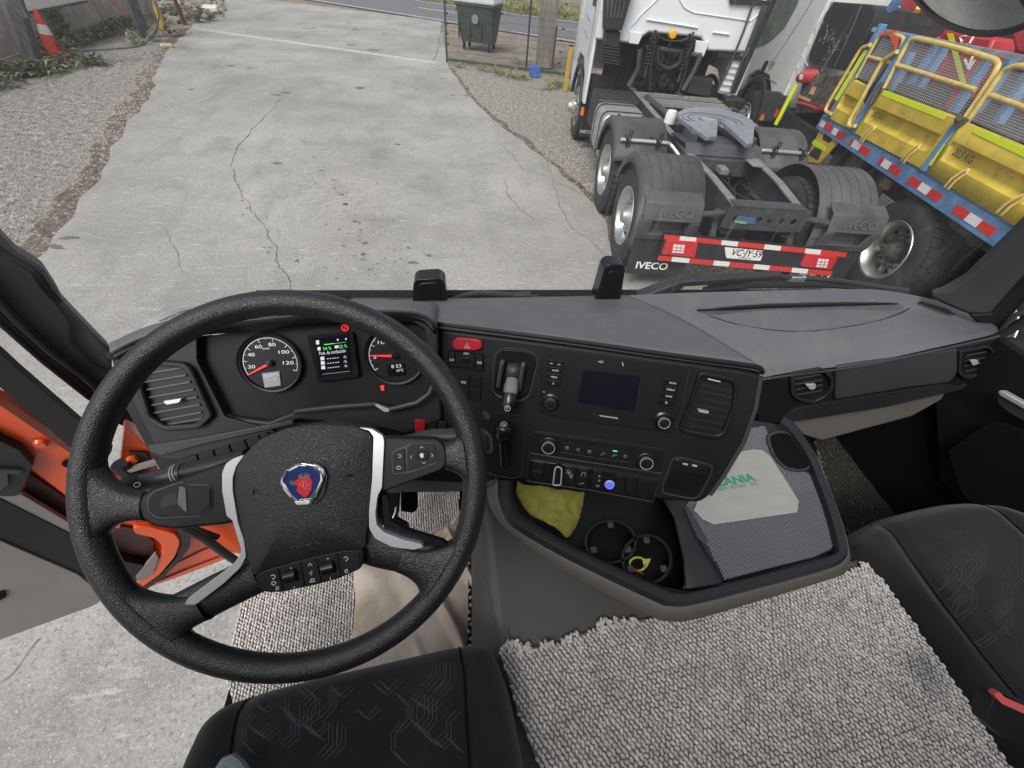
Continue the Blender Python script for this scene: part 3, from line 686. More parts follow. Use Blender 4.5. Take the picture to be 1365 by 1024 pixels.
# fenders over the four driven wheel positions
def fender(s, y, rear):
    b = MB(); xo, xi, R = s*1.255, s*.60, .62 if rear else .61; a0, a1 = (math.radians(-8), math.radians(158)) if rear else (math.radians(28), math.radians(175))
    n = 22; rows = []
    for i in range(n+1):
        t = a0+(a1-a0)*i/n; c, z = math.cos(t)*R, math.sin(t)*R*1.02
        y_, z_ = y-c, .53+z
        rows.append([Vector((xo, y-math.cos(t)*(R-.09), .53+math.sin(t)*(R-.09))), Vector((xo, y-math.cos(t)*(R-.02), .53+math.sin(t)*(R-.02))), Vector((xo-s*.025, y_, z_)), Vector((xi, y_, z_))])
    b.loft(rows); f = tb('fender', m_fend, b, solid=.006, sharp=45, soff=0)
    g = MB(); k = 0
    if rear:
        for j in range(5):
            x = s*(1.15-j*.105); pts = [(x, y-math.cos(t)*(R+.004), .53+math.sin(t)*(R+.004)*1.02) for t in [math.radians(q) for q in range(38-j % 2*8, 112, 6)]]
            g.tube(pts, .0026, 5)
        for t in (14, 24): g.tube([(s*1.22, y-math.cos(rad(t))*(R+.004), .53+math.sin(rad(t))*(R+.004)*1.02), (s*.62, y-math.cos(rad(t))*(R+.004), .53+math.sin(rad(t))*(R+.004)*1.02)], .007, 5)
    else:
        for x in (s*1.12, s*.80):
            for t in (55, 110): g.box((x, y-math.cos(rad(t))*(R+.01), .53+math.sin(rad(t))*(R+.015)), (.03, .05, .03))
    g2 = g.build('fender_rib', m_blk if not rear else mat('fender_groove', (.045, .046, .048), .6), f, local=True)
    if rear:
        for x in (s*1.12, s*.75):
            h = MB().tube([(x, y-math.cos(rad(t))*(R+.012), .53+math.sin(rad(t))*(R+.012)*1.02) for t in range(-4, 36, 8)], .012, 6); h.build('strap', m_blk, f, local=True)
    return f
for s in (-1, 1): fender(s, AX1, True); fender(s, AX2, False)
# fender stays: bright tube across the middle fender top, dark tube at the tail
for s in (-1, 1):
    yy = AX2-.42; zz = 1.02
    tb('fender_stay', mat('galvanised_tube', (.62, .62, .62), .35, metal=.7), MB().tube(smooth([Vector((s*1.2, yy, zz)), Vector((s*.66, yy, zz)), Vector((s*.56, yy, zz-.02)), Vector((s*.45, yy-.12, zz-.1))], 5), .022, 10))
    for x in (s*1.12, s*.74):
        b = MB(); b.box((x, yy, zz+.0), (.035, .06, .07)); b.tube([(x, yy-.05, zz+.12), (x, yy-.03, zz-.12)], .008, 6); b.tube([(x+.03, yy-.05, zz+.12), (x+.03, yy-.03, zz-.12)], .008, 6)
        tb('stay_clamp', m_blk, b)
    tb('tail_stay', m_frame, MB().tube([(s*.36, .16, .88), (s*.75, .10, .86)], .028, 10))
# rear bracket / splash guard behind each rear fender with raised lettering
for s in (-1, 1):
    b = MB(); xo, xi = s*1.24, s*.66
    b.prism([(xo, .24, 1.02), (xi, .24, 1.02), (xi, .10, .96), (xo, .10, .96)], (0, 0, -.02))
    b.prism([(xo, .10, .96), (xi, .10, .96), (xi, .04, .80), (xo, .04, .80)], (0, .03, 0))
    b.prism([(xo, .04, .80), (xo-s*.10, .04, .80), (xo-s*.12, .08, .64), (xo, .08, .62)], (0, .03, 0))
    b.prism([(xi+s*.10, .04, .80), (xi, .04, .80), (xi, .08, .64), (xi+s*.12, .08, .62)], (0, .03, 0))
    b.prism([(xo, .07, .66), (xi, .07, .66), (xi, .10, .58), (xo, .10, .58)], (0, .03, 0))
    tb('splash_guard', m_fend, b, bevel=.012)
    a, c = (min(xo, xi)+.14, max(xo, xi)-.10)
    text3('IVECO', (a, .053, .845), (c, .053, .845), (0, -1, .37), mat('raised_letters', (.10, .10, .105), .5), 'raised_lettering', T, h=.075, thick=.008, local=True, bold=.01)
    b = MB(); xm = s*.93
    b.prism([(s*1.24, .12, .60), (s*.60, .12, .60), (s*.60, .06, .22), (s*1.24, .06, .20)], (0, .012, 0)); tb('mud_flap', m_blk, b)
    text3('IVECO', (s*1.15 if s < 0 else .70, .055, .27), (s*.80 if s < 0 else 1.05, .055, .27), (0, -1, .1), m_wink, 'lettering', T, h=.075, local=True, bold=.02)
# underrun bar with stripes, lamps and plate
yb = -.02
def BQ(u, v): return TA(u, v, 1, yb)
bar = tb('rear_bar', m_blk, MB().prism([BQ(u, v) for u, v in [(888, 315), (1126, 339), (1108, 366), (877, 346)]], (0, .10, 0)), bevel=.006)
def stripes(p0, p1, p2, p3, n, first, wd):
    acc = 0; tot = sum(wd)
    for i in range(n):
        a, c = acc/tot, (acc+wd[i])/tot; acc += wd[i]
        f = lambda A, B, t: (A[0]+(B[0]-A[0])*t, A[1]+(B[1]-A[1])*t)
        q = [TA(*f(p0, p1, a), 1, yb-.006), TA(*f(p0, p1, c), 1, yb-.006), TA(*f(p3, p2, c), 1, yb-.006), TA(*f(p3, p2, a), 1, yb-.006)]
        MB().prism(q, (0, .005, 0)).build('stripe', m_rtape if (i+first) % 2 == 0 else m_wtape, bar, local=True)
stripes((886, 313), (1129, 337), (1127, 343), (885, 319), 9, 0, [.085, .09, .14, .09, .145, .09, .135, .085, .14])
stripes((878, 341), (1110, 362), (1108, 368), (876, 347), 9, 0, [.08, .10, .14, .09, .14, .09, .13, .09, .14])
for q, w_ in ((((889, 320), (931, 323), (926, 344), (881, 339)), ((898, 326), (913, 327), (911, 338), (896, 337))), (((1075, 339), (1118, 343), (1108, 360), (1066, 355)), ((1091, 345), (1105, 346), (1102, 357), (1088, 356)))):
    l = MB().prism([TA(u, v, 1, yb-.018) for u, v in rpoly(q, 3, 3)], (0, .02, 0)).build('tail_lamp', m_lamp, T, local=True, bevel=.004)
    c = [TA(u, v, 1, yb-.021) for u, v in w_]
    MB().prism(c, (0, .003, 0)).build('lens', m_wtape, l, local=True)
    g = MB()
    for t in (1/3, 2/3):
        g.beam(c[0].lerp(c[1], t)+Vector((0, -.002, 0)), c[3].lerp(c[2], t)+Vector((0, -.002, 0)), .006, .003); g.beam(c[0].lerp(c[3], t)+Vector((0, -.002, 0)), c[1].lerp(c[2], t)+Vector((0, -.002, 0)), .006, .003)
    g.build('lens_grid', m_lamp, l, local=True)
pq = [(966, 330), (1018, 335), (1014, 348), (968, 344)]
MBp = MB().prism([TA(u, v, 1, yb-.012) for u, v in rpoly(pq, 1.5, 2)], (0, .008, 0)).build('number_plate', m_plate, T, local=True)
text3('VC·JY·59', TA(973, 340.2, 1, yb-.013), TA(1013.5, 343.8, 1, yb-.013), (0, -1, 0), m_ink, 'plate_number', T, h=.072, local=True, bold=.015)
text3('CHILE', TA(984, 344.6, 1, yb-.013), TA(1000, 346, 1, yb-.013), (0, -1, 0), m_ink, 'plate_word', T, h=.018, local=True)
for x in (-.42, .42): tb('bar_bracket', m_frame, MB().beam((x, .06, .45), (x, .30, .85), .06, .05))
# fifth wheel
zf = 1.20
def FQ(u, v, z=zf): return TA(u, v, 2, z)
outline = smooth([FQ(*p) for p in [(903, 150), (916, 144), (945, 143), (975, 148), (1000, 158), (1006, 166), (1006, 172)]], 5)+[FQ(*p) for p in [(1004, 190), (996, 191), (962, 160), (957, 158), (957, 166), (956, 181), (943, 182), (907, 158)]]
fw = tb('fifth_wheel', m_fifth, MB().prism(outline, (0, 0, -.05)), bevel=.008)
c0 = FQ(949, 160)
for r_ in (.14, .27, .34):
    MB().tube([(c0.x+r_*1.15*math.cos(t*math.pi/12), c0.y+r_*.9*math.sin(t*math.pi/12)-.0, zf+.001) for t in range(-2, 15)], .004, 5).build('grease_groove', m_grime, fw, local=True)
MB().lathe([(0, .004), (.09, .004), (.09, 0)], 18, (c0.x-.05, c0.y+.02, zf), (0, 0, 1)).build('lock_jaw', mat('worn_steel', (.6, .6, .58), .35, metal=.7, var=.4, vscale=40), fw, local=True)
b = MB().prism([(-.47, 1.50, 1.10), (.47, 1.50, 1.10), (.47, 1.42, 1.00), (-.47, 1.42, 1.00)], (0, .02, 0)).prism([(-.47, 1.50, 1.10), (.47, 1.50, 1.10), (.47, 2.05, 1.05), (-.47, 2.05, 1.05)], (0, 0, -.02))
b.box((-.36, 1.72, 1.12), (.08, .3, .10)).box((.36, 1.72, 1.12), (.08, .3, .10)); tb('mounting_plate', mat('blue_grey_steel', (.06, .066, .075), .4, var=.3, vscale=6), b)
tb('bracket_plate', m_alud, MB().box((.30, 1.22, 1.016), (.14, .22, .012)))
p = TA(895, 153, 2, 1.1); tb('grease_cup', m_wtape, MB().lathe([(0, .16), (.06, .15), (.075, .11), (.075, 0), (0, 0)], 14, (p.x, p.y, 1.0), (0, 0, 1)))
# catwalk
for k, (ya, yb_) in enumerate(((4.02, 4.34), (3.72, 3.99))):
    tb('catwalk_tread', m_tread, MB().bx(-.38, 1.0, ya, yb_, .99, 1.005)); tb('catwalk_edge', m_alud, MB().bx(-.39, 1.01, yb_-.01, yb_+.04, .97, 1.012).bx(-.39, 1.01, ya-.03, ya+.01, .97, 1.012))
tb('pipe', m_frame, MB().tube([TA(862, 130, 2, 1.02), TA(893, 156, 2, 1.02)], .045, 10))
# battery box, tank, left side
tb('battery_box', m_blk, MB().bx(-1.16, -.50, 3.62, 4.30, .55, 1.02), bevel=.03)
bx_ = MB()
for i in range(6): bx_.bx(-1.15, -.52, 3.66+i*.105, 3.72+i*.105, 1.018, 1.034)
tb('battery_lid_rib', m_blk, bx_, bevel=.006)
rp = rpoly([(-1.20, .42), (-.52, .42), (-.52, 1.0), (-1.20, 1.0)], .13, 5)
tb('fuel_tank', m_alud, MB().prism([(x, 2.86, z) for x, z in rp], (0, .70, 0)), bevel=.02)
for y in (3.0, 3.4): tb('tank_strap', m_blk, MB().loft([[Vector((x*1.006+.003, y+d, (z-.71)*1.02+.712)) for x, z in rp] for d in (0, .05)], closed=True), solid=.006)
tb('air_tank', m_frame, MB().lathe([(0, 0), (.11, .01), (.13, .05), (.13, .65), (.11, .69), (0, .7)], 16, (-1.0, 2.2, .42), (0, 1, 0)))
# right side tank, in the gap
tb('fuel_tank', m_alud, MB().prism([(-x, 2.86, z) for x, z in rp], (0, .70, 0)), bevel=.02)
# cab: back wall with pressed panels, sides, sloping underside
yc = 4.42
def CB(u, v, off=0.0): return TA(u, v, 1, yc-off)
cabw = 1.24
prof = [(-cabw, 1.62), (-cabw+.02, 3.75), (-cabw+.12, 3.95), (cabw-.12, 3.95), (cabw-.02, 3.75), (cabw, 1.62), (.60, 1.60), (.42, 1.75), (-.42, 1.75), (-.60, 1.60)]
cab = tb('cab', m_wcab, MB().prism([(x, yc, z) for x, z in prof], (0, 1.65, 0)), bevel=.03)
b = MB().bx(-cabw, cabw, yc+1.65, yc+2.15, 1.0, 3.9); tb('cab_front', m_wcab, b, bevel=.06)
for s in (-1, 1):
    b = MB().prism([(s*cabw, yc+.25, 1.70), (s*cabw, yc+1.8, 1.70), (s*cabw, yc+2.1, 1.5), (s*cabw, yc+2.1, .75), (s*cabw, yc+1.75, .75), (s*cabw, yc+1.62, 1.1), (s*cabw, yc+1.35, 1.28), (s*cabw, yc+.75, 1.28), (s*cabw, yc+.42, 1.1), (s*cabw, yc+.28, .75), (s*cabw, yc+.08, .75), (s*cabw, yc+.08, 1.70)], (-s*.05, 0, 0))
    tb('side_panel', m_wcab, b, bevel=.012)
    aw = MB(); aw.tube([(s*(cabw+.004), AX3-math.cos(rad(t))*.60, .53+math.sin(rad(t))*.62) for t in range(10, 171, 8)], .035, 8); tb('wheel_arch', m_blk, aw)
    tb('front_mud_flap', m_blk, MB().bx(min(s*1.2, s*.75), max(s*1.2, s*.75), 4.62, 4.66, .22, 1.15))
    tb('marker_lamp', m_orange, MB().box((s*1.21, 4.60, .62), (.05, .06, .12)))
text3('IVECO', (-1.18, 4.615, .28), (-.98, 4.615, .28), (0, -1, 0), m_wink, 'lettering', T, h=.05, local=True)
b = MB().prism([(-1.243, yc+.42, 1.95), (-1.243, yc+.75, 1.95), (-1.243, yc+.75, 2.02), (-1.243, yc+.55, 2.12), (-1.243, yc+.42, 2.2)], (.01, 0, 0)); tb('door_handle_recess', m_blk, b)
g = MB()
for pth in [[(-1.243, yc+.35, 1.35), (-1.243, yc+.35, 1.85), (-1.243, yc+.5, 2.3), (-1.243, yc+.5, 3.6)]]: g.tube(pth, .006, 5)
for k in range(5): g.tube([(-1.244, yc+.62+.012*k, 1.55+.05*k), (-1.244, yc+1.3-.012*k, 1.6+.05*k)], .004, 4) if k in (0, 4) else None
tb('door_gap', m_groove, g)
# pressed ribs on the back wall
def rib(pts, w=.035, h=.018, name='pressed_rib', m=m_wcab): tb(name, m, MB().tube([CB(u, v, .004) for u, v in pts], w*.5, 8, flat=.5), )
rib([(862, 26), (930, 37)], .05); rib([(950, 43), (972, 46)], .05); rib([(905, -2), (912, 10), (925, 17), (1000, 28)], .03); rib([(1000, 28), (1012, 18), (1018, -5)], .03)
rib([(990, 60), (1003, 30), (1020, 0)], .02); rib([(842, 35), (854, 20), (880, -5)], .03)
# lower curtain of the back wall
for q in ([(840, 42), (858, 44), (851, 60), (838, 58)], [(928, 54), (946, 56), (938, 76), (925, 72)]):
    b = MB().prism([TA(u, v, 1, yc-.03) for u, v in q], (0, .03, 0)); tb('cab_mount_cover', m_wcab, b, bevel=.01)
# black intake column on the left of the back wall
tb('air_intake', m_blk, MB().prism([TA(u, v, 1, yc-.22) for u, v in [(808, -30), (850, -30), (829, 41), (805, 41)]], (0, .2, 0)), bevel=.02)
f_ = MB()
for i in range(5):
    a = (812+i*6.5, -25); c = (809+i*4.6, 24); f_.beam(TA(*a, 1, yc-.235), TA(*c, 1, yc-.235), .012, .03)
tb('intake_fin', m_frame, f_)
tb('intake_duct', m_blk, MB().prism([TA(u, v, 1, yc-.15) for u, v in [(807, 41), (828, 43), (822, 85), (800, 84)]], (0, .2, 0)), bevel=.02)
bl = MB()
for i in range(7): bl.beam(TA(802, 58+i*4, 1, yc-.17), TA(826, 62+i*4, 1, yc-.17), .02, .02)
tb('duct_bellows', m_blk, bl)
# dark engine bay behind the cab: block, springs, hoses, brackets
tb('engine_block', m_grime, MB().bx(-.42, .42, yc+.25, yc+1.3, .75, 1.58).bx(-.9, .9, yc+.5, yc+.6, .8, 1.6))
en = MB(); random.seed(5)
for i in range(60): en.box((random.uniform(-.38, .38), yc+.2+random.uniform(-.05, .05), random.uniform(.95, 1.55)), (random.uniform(.03, .12), random.uniform(.04, .1), random.uniform(.03, .12)), Matrix.Rotation(random.random()*3, 3, 'Y'))
tb('engine_details', m_grime, en)
def coil(x, y, z0, z1, r=.065, n=8):
    pts = [(x+math.cos(t/10*2*math.pi)*r, y+math.sin(t/10*2*math.pi)*r, z0+(z1-z0)*t/(n*10)) for t in range(n*10+1)]
    return MB().tube(pts, .014, 6)
for (u0, v0), (u1, v1) in (((864, 88), (872, 50)), ((910, 95), (921, 52))):
    a, c = TA(u0, v0, 1, yc-.08), TA(u1, v1, 1, yc-.08); x = (a.x+c.x)/2
    tb('coil_spring', m_grime, coil(x, yc-.06, a.z, c.z)); tb('damper', m_frame, MB().tube([(x, yc-.06, a.z-.15), (x, yc-.06, c.z+.08)], .022, 8))
for pts in ([(853, 66), (851, 90), (838, 115)], [(934, 75), (925, 95), (910, 120)]):
    tb('cab_mount_arm', m_frame, MB().tube([TA(*p, 1, yc-.1) for p in pts], [.045, .035, .05], 8))
tb('cross_hose', m_grime, MB().tube(smooth([TA(*p, 1, yc-.12) for p in [(877, 62), (878, 82), (890, 91), (905, 84), (909, 66)]], 6), .028, 8))
tb('cross_tube', m_frame, MB().tube([TA(862, 62, 1, yc-.05), TA(935, 74, 1, yc-.05)], .03, 8))
tb('hose_bundle', m_grime, MB().tube(smooth([TA(*p, 1, yc-.15) for p in [(874, 40), (869, 52), (872, 66), (868, 90), (866, 120)]], 6), .018, 6).tube(smooth([TA(*p, 1, yc-.15) for p in [(919, 45), (923, 58), (916, 75), (914, 95), (905, 122)]], 6), .018, 6).tube(smooth([TA(*p, 1, yc-.17) for p in [(874, 44), (884, 52), (896, 55), (910, 54), (918, 50)]], 6), .012, 6))
p = TA(897, 46, 1, yc-.12)
tb('work_lamp', m_amber, MB().lathe([(0, -.035), (.045, -.03), (.06, 0), (.06, .05), (0, .06)], 16, p, (0, 1, 0)))
tb('lamp_bracket', m_blk, MB().box(p+Vector((0, .03, -.09)), (.04, .03, .1)))
tb('tool_box', m_blk, MB().prism([TA(u, v, 1, yc-.1) for u, v in [(922, 102), (951, 106), (947, 130), (916, 124)]], (0, .3, 0)), bevel=.012)
# right rear corner: vertical edge strip, ladder bars and white side skirt
tb('corner_strip', m_blk, MB().beam(TA(1035, -8, 1, yc-.05), TA(977, 124, 1, yc-.05), .05, .08), bevel=.01)
tb('rear_strut', m_frame, MB().tube([TA(1005, 2, 1, yc-.06), TA(992, 40, 1, yc-.06), TA(972, 90, 1, yc-.06), TA(956, 122, 1, yc-.06)], .018, 8))
tb('rear_strut', m_frame, MB().tube([TA(1018, 6, 1, yc-.06), TA(975, 120, 1, yc-.06)], .022, 8))
tb('strut_bracket', m_blk, MB().prism([TA(u, v, 1, yc-.04) for u, v in [(972, -6), (1028, 2), (1025, 8), (974, 6)]], (0, .03, 0)).prism([TA(u, v, 1, yc-.04) for u, v in [(958, 70), (997, 77), (995, 83), (956, 76)]], (0, .03, 0)))
tb('side_skirt', m_wcab, MB().prism([TA(u, v, 1, yc-.0) for u, v in [(975, 80), (1000, 84), (982, 128), (957, 124)]], (0, .04, 0)), bevel=.008)
sk = MB()
for i in range(5): sk.beam(TA(972-i*3.5, 88+i*8, 1, yc-.02), TA(995-i*3.5, 91+i*8, 1, yc-.02), .02, .012)
tb('skirt_rib', m_wcab, sk)
tb('step_bracket', m_blk, MB().box(TA(975, 136, 1, yc), (.35, .3, .12)).tube([TA(955, 134, 1, yc), TA(985, 150, 1, yc-.2)], .04, 8), bevel=.02)
# ---------------------------------------------------------------- the truck with the yellow dropside bed
KF = Frame(4.722, 3.574, rad(80.42-90))
K = root('flatbed_truck', (4.722, 3.574, 0), rad(80.42-90), 'white cab truck with blue framed bed and yellow drop sides parked at the right', 'truck')
def kb(name, m, b, par=None, **k): return b.build(name, m, par or K, local=True, **k)
def KP(u, v, x=-.03): return KF.at(u, v, 0, x)
m_yel = mat('yellow_bed_paint', (0.60, 0.45, 0.055), 0.55, var=.18, vscale=6, col2=(.30, .19, .04), c2scale=9, c2lo=.56, c2hi=.72)
m_yrail = mat('worn_yellow_tube', (0.62, 0.47, 0.14), 0.5, var=.22, vscale=14, col2=(.30, .2, .1), c2scale=25, c2lo=.62, c2hi=.75)
m_blu = mat('blue_frame_paint', (0.11, 0.23, 0.43), 0.55, var=.25, vscale=9, col2=(.22, .24, .27), c2scale=12, c2lo=.55, c2hi=.75)
m_lime = mat('lime_reflective_tape', (0.68, 0.80, 0.02), 0.4)
m_red = mat('red_machine_paint', (0.42, 0.03, 0.035), 0.45, var=.25, vscale=5)
m_under = mat('muddy_underbody', (0.075, 0.072, 0.065), 0.9, var=.6, vscale=14, bump=.6, bscale=30, col2=(.15, .14, .12), c2scale=9)
m_wire = mat('light_mesh_wire', (0.42, 0.43, 0.44), 0.5)
m_chain = mat('rusty_chain', (.10, .08, .07), .8, var=.5, vscale=40)
m_steelrim = mat('silver_steel_rim', (0.50, 0.50, 0.485), 0.38, metal=.85, var=.2, vscale=9)
m_dark = mat('black_shadowed_steel', (0.03, 0.03, 0.032), .7, var=.4, vscale=10)
for yy in (0, -1.38): wheel(K, -.02, yy, .52, -1, w=.31, rim=m_steelrim, depth=.15, lugs=34, hubm=m_under)
wheel(K, .02, 5.02, .50, -1, w=.31, dual=False, depth=-.02, rim=m_steelrim)
kb('chassis', m_under, MB().bx(.75, 1.75, -3.2, 6.2, .62, .92)); kb('axle', m_under, MB().tube([(.3, 0, .52), (1.2, 0, .52), (2.2, 0, .52)], [.1, .22, .1], 12).bx(.3, 2.2, -1.5, -1.3, .45, .6))
kb('bed_floor', m_under, MB().bx(.0, 2.5, -3.4, 2.42, 1.08, 1.18))
cm = MB()
for i in range(9): kb('floor_bearer', m_dark, MB().bx(.05, 2.45, -3.2+i*.62, -3.1+i*.62, .96, 1.08))
# blue side rail with its tape
kb('side_rail', m_blu, MB().bx(-.045, .01, -3.4, 2.42, 1.07, 1.235), bevel=.006)
y = 2.37; seq = [(m_wtape, .13), (m_rtape, .20), (None, .05), (m_wtape, .12), (m_rtape, .22), (None, .14), (m_rtape, .09), (m_wtape, .18), (m_rtape, .24), (None, .26), (m_rtape, .06)]
pat = [(m_wtape, .13), (m_rtape, .20), (None, .03), (m_wtape, .12), (m_rtape, .20), (None, .14), (m_rtape, .06), (m_wtape, .17), (m_rtape, .20), (None, .22), (m_rtape, .07), (m_wtape, .14), (m_rtape, .19), (None, .16), (m_rtape, .18), (m_wtape, .15), (m_rtape, .17), (None, .2), (m_rtape, .17), (m_wtape, .15), (m_rtape, .17)]
for mm, L_ in pat:
    if mm: kb('tape_strip', mm, MB().bx(-.049, -.046, y-L_, y, 1.115, 1.185))
    y -= L_
# posts
kb('stake_post', m_blu, MB().beam(KP(1107, 156), KP(1178, 32), .07, .07, (0, 1, 0)), bevel=.008)
kb('stake_post', m_blu, MB().beam(KP(1136, 176), KP(1217, 47), .08, .07, (0, 1, 0)), bevel=.008)
kb('stake_post', m_blu, MB().beam(KP(1233, 228), KP(1282, 163), .085, .07, (0, 1, 0)), bevel=.008)
kb('post_tape', m_lime, MB().prism([KP(u, v, -.07) for u, v in [(1152, 66), (1156, 68), (1116, 135), (1112, 132)]], (.003, 0, 0)))
kb('post_tape', m_lime, MB().prism([KP(u, v, -.07) for u, v in [(1253, 191), (1260, 192), (1241, 221), (1234, 219)]], (.003, 0, 0)))
kb('head_rail', mat('dusty_blue_rail', (.26, .30, .36), .6, var=.3, vscale=12), MB().beam(KP(1165, 39, .05), KP(1375, 80, .05), .05, .04))
kb('head_strut', m_blu, MB().beam(KP(1165, 42, .3), KP(1206, -12, .3), .08, .08))
# drop side panels with a real pressed trough
def drop(a, b_, c, d, name='drop_side'):
    """a,b bottom corners, c,d top corners (b under d)"""
    A, B, C_, D = [KP(*q, -.04) for q in (a, b_, c, d)]
    fr = [(0, -.0), (.02, -.02), (.30, -.02), (.40, .045), (.58, .045), (.66, -.02), (.97, -.02), (1, 0)]
    rows = [[A.lerp(C_, t)+Vector((x, 0, 0)), A.lerp(C_, t).lerp(B.lerp(D, t), .035)+Vector((x if abs(x) < .03 else -.02, 0, 0)), A.lerp(C_, t).lerp(B.lerp(D, t), .07)+Vector((x, 0, 0)), A.lerp(C_, t).lerp(B.lerp(D, t), .93)+Vector((x, 0, 0)), A.lerp(C_, t).lerp(B.lerp(D, t), .965)+Vector((x if abs(x) < .03 else -.02, 0, 0)), B.lerp(D, t)+Vector((x, 0, 0))] for t, x in fr]
    rows = []
    for t, x in fr:
        l, r_ = A.lerp(C_, t), B.lerp(D, t); rows.append([l.lerp(r_, s)+Vector((x if s in (.08, .92) else -.02, 0, 0)) for s in (0, .04, .08, .92, .96, 1)])
    return kb(name, m_yel, MB().loft(rows), solid=.012, sharp=20)
pB = drop((1139, 178), (1229, 226), (1178, 119), (1281, 157))
pA = drop((1107, 159), (1134, 174), (1138, 104), (1161, 116))
A_ = KF.at(1237, 231, 0, -.04); B_ = Vector((A_.x, -2.2, A_.z)); C3 = KF.at(1284, 160, 0, -.04); D_ = Vector((C3.x, -2.2, C3.z))
fr = [(0, -.02), (.30, -.02), (.40, .045), (.58, .045), (.66, -.02), (1, -.02)]
rows = [[A_.lerp(C3, t).lerp(B_.lerp(D_, t), s)+Vector((x if s in (.05, .95) else -.02, 0, 0)) for s in (0, .025, .05, .95, .975, 1)] for t, x in fr]
pC = kb('drop_side', m_yel, MB().loft(rows), solid=.012, sharp=20)
kb('top_tape', m_lime, MB().prism([KP(u, v, -.064) for u, v in [(1179, 120), (1262, 152), (1258, 160), (1175, 127)]], (.003, 0, 0)), pB)
kb('top_tape', m_lime, MB().prism([KP(u, v, -.064) for u, v in [(1300, 169), (1375, 203), (1372, 213), (1296, 177)]], (.003, 0, 0)), pC)
n_ = (-1, 0, .0)
text3('20,5 KG', KP(1161, 154.5, -.064), KP(1176.5, 161, -.064), n_, m_ink, 'stencil_lettering', pB, h=.05, local=True, bold=.01)
text3('20,5 KG', KP(1268.5, 206, -.064), KP(1292.5, 219, -.064), n_, m_ink, 'stencil_lettering', pC, h=.06, local=True, bold=.01)
# latches
for u, v in ((1148, 186), (1203, 212), (1262, 246), (1332, 280)):
    p = KF.at(u, v, 0, -.07); t = MB().tube([p+Vector((0, .0, -.02)), p+Vector((-.02, -.02, .06)), p+Vector((0, -.04, .13)), p+Vector((.02, -.06, .16))], .012, 6).tube([p+Vector((0, -.05, -.02)), p+Vector((-.02, -.07, .06)), p+Vector((0, -.09, .13)), p+Vector((.02, -.06, .16))], .012, 6)
    kb('latch', m_yrail, t)
# tube hoops over the panels
def hoop(px, r_=.022, x=-.05, name='guard_rail'): return kb(name, m_yrail, MB().tube(smooth([KP(u, v, x) for u, v in px], 5), r_, 10))
hoop([(1178, 118), (1196, 84), (1209, 60), (1218, 52), (1230, 53), (1275, 64), (1320, 78), (1329, 84), (1328, 93), (1310, 122), (1284, 160)])
hoop([(1196, 87), (1250, 104), (1301, 120)], .02)
hoop([(1288, 164), (1315, 127), (1335, 98), (1345, 91), (1362, 88), (1395, 97), (1450, 118)]); hoop([(1321, 127), (1395, 154)], .02)
hoop([(1141, 104), (1156, 77), (1170, 52), (1177, 46), (1188, 46), (1198, 48), (1204, 54), (1196, 76)], .018); hoop([(1159, 76), (1188, 84)], .018)
hoop([(1108, 152), (1103, 150), (1102, 142), (1125, 103), (1146, 68), (1154, 62), (1160, 60)], .02, -.09); hoop([(1140, 168), (1134, 169), (1132, 162), (1152, 126), (1174, 86), (1184, 76), (1196, 69)], .022, -.09)
# mesh infill as fine slanted wires
def infill(q, n, m_=m_wire):
    A, B, C_, D = [KP(*z, -.045) for z in q]; b = MB()
    for i in range(1, n): b.beam(A.lerp(B, i/n), C_.lerp(D, i/n), .0032, .0032)
    for i in range(1, 20): b.beam(A.lerp(C_, i/20), B.lerp(D, i/20), .003, .003)
    return kb('wire_infill', m_, b, fix=False, flatshade=True, kind='stuff')
infill([(1180, 118), (1281, 157), (1216, 54), (1330, 86)], 44); infill([(1143, 104), (1163, 113), (1176, 49), (1203, 58)], 15); infill([(1290, 160), (1400, 205), (1342, 92), (1460, 125)], 44)
# front corner step plate in yellow, its cut-outs and tape
b = KP(1094, 176, -.02); sp_ = kb('corner_plate', m_yel, MB().prism([KP(u, v, -.02) for u, v in [(1093, 172), (1122, 184), (1091, 218), (1072, 216)]], (.03, 0, 0)), bevel=.006)
kb('plate_opening', m_dark, MB().prism([KP(u, v, -.024) for u, v in rpoly([(1086, 196), (1096, 201), (1090, 214), (1077, 206)], 2, 2)], (.004, 0, 0)), sp_)
kb('plate_opening', m_dark, MB().prism([KP(u, v, -.024) for u, v in rpoly([(1099, 177), (1111, 182), (1106, 191), (1096, 186)], 2, 2)], (.004, 0, 0)), sp_)
kb('plate_tape', m_lime, MB().prism([KP(u, v, -.025) for u, v in [(1085, 186), (1101, 196), (1099, 202), (1082, 192)]], (.003, 0, 0)), sp_)
# underside: splash sheets, bars and bracket
kb('splash_sheet', mat('ribbed_grey_sheet', (.13, .13, .115), .9, var=.5, vscale=20, stretch=(1, 1, 8)), MB().bx(.12, .14, .75, 1.95, .45, 1.06)); kb('splash_sheet', m_under, MB().bx(.14, .16, -2.3, .7, .95, 1.07))
for y0 in (1.62, .95): kb('guard_bar', m_dark, MB().beam((.06, y0, 1.06), (.06, y0+.12, .42), .08, .05))
kb('lamp_bracket', m_rust, MB().box((.0, .62, 1.0), (.05, .12, .10)))
kb('underrun_rail', m_dark, MB().bx(.10, .15, .9, 3.2, .52, .6))
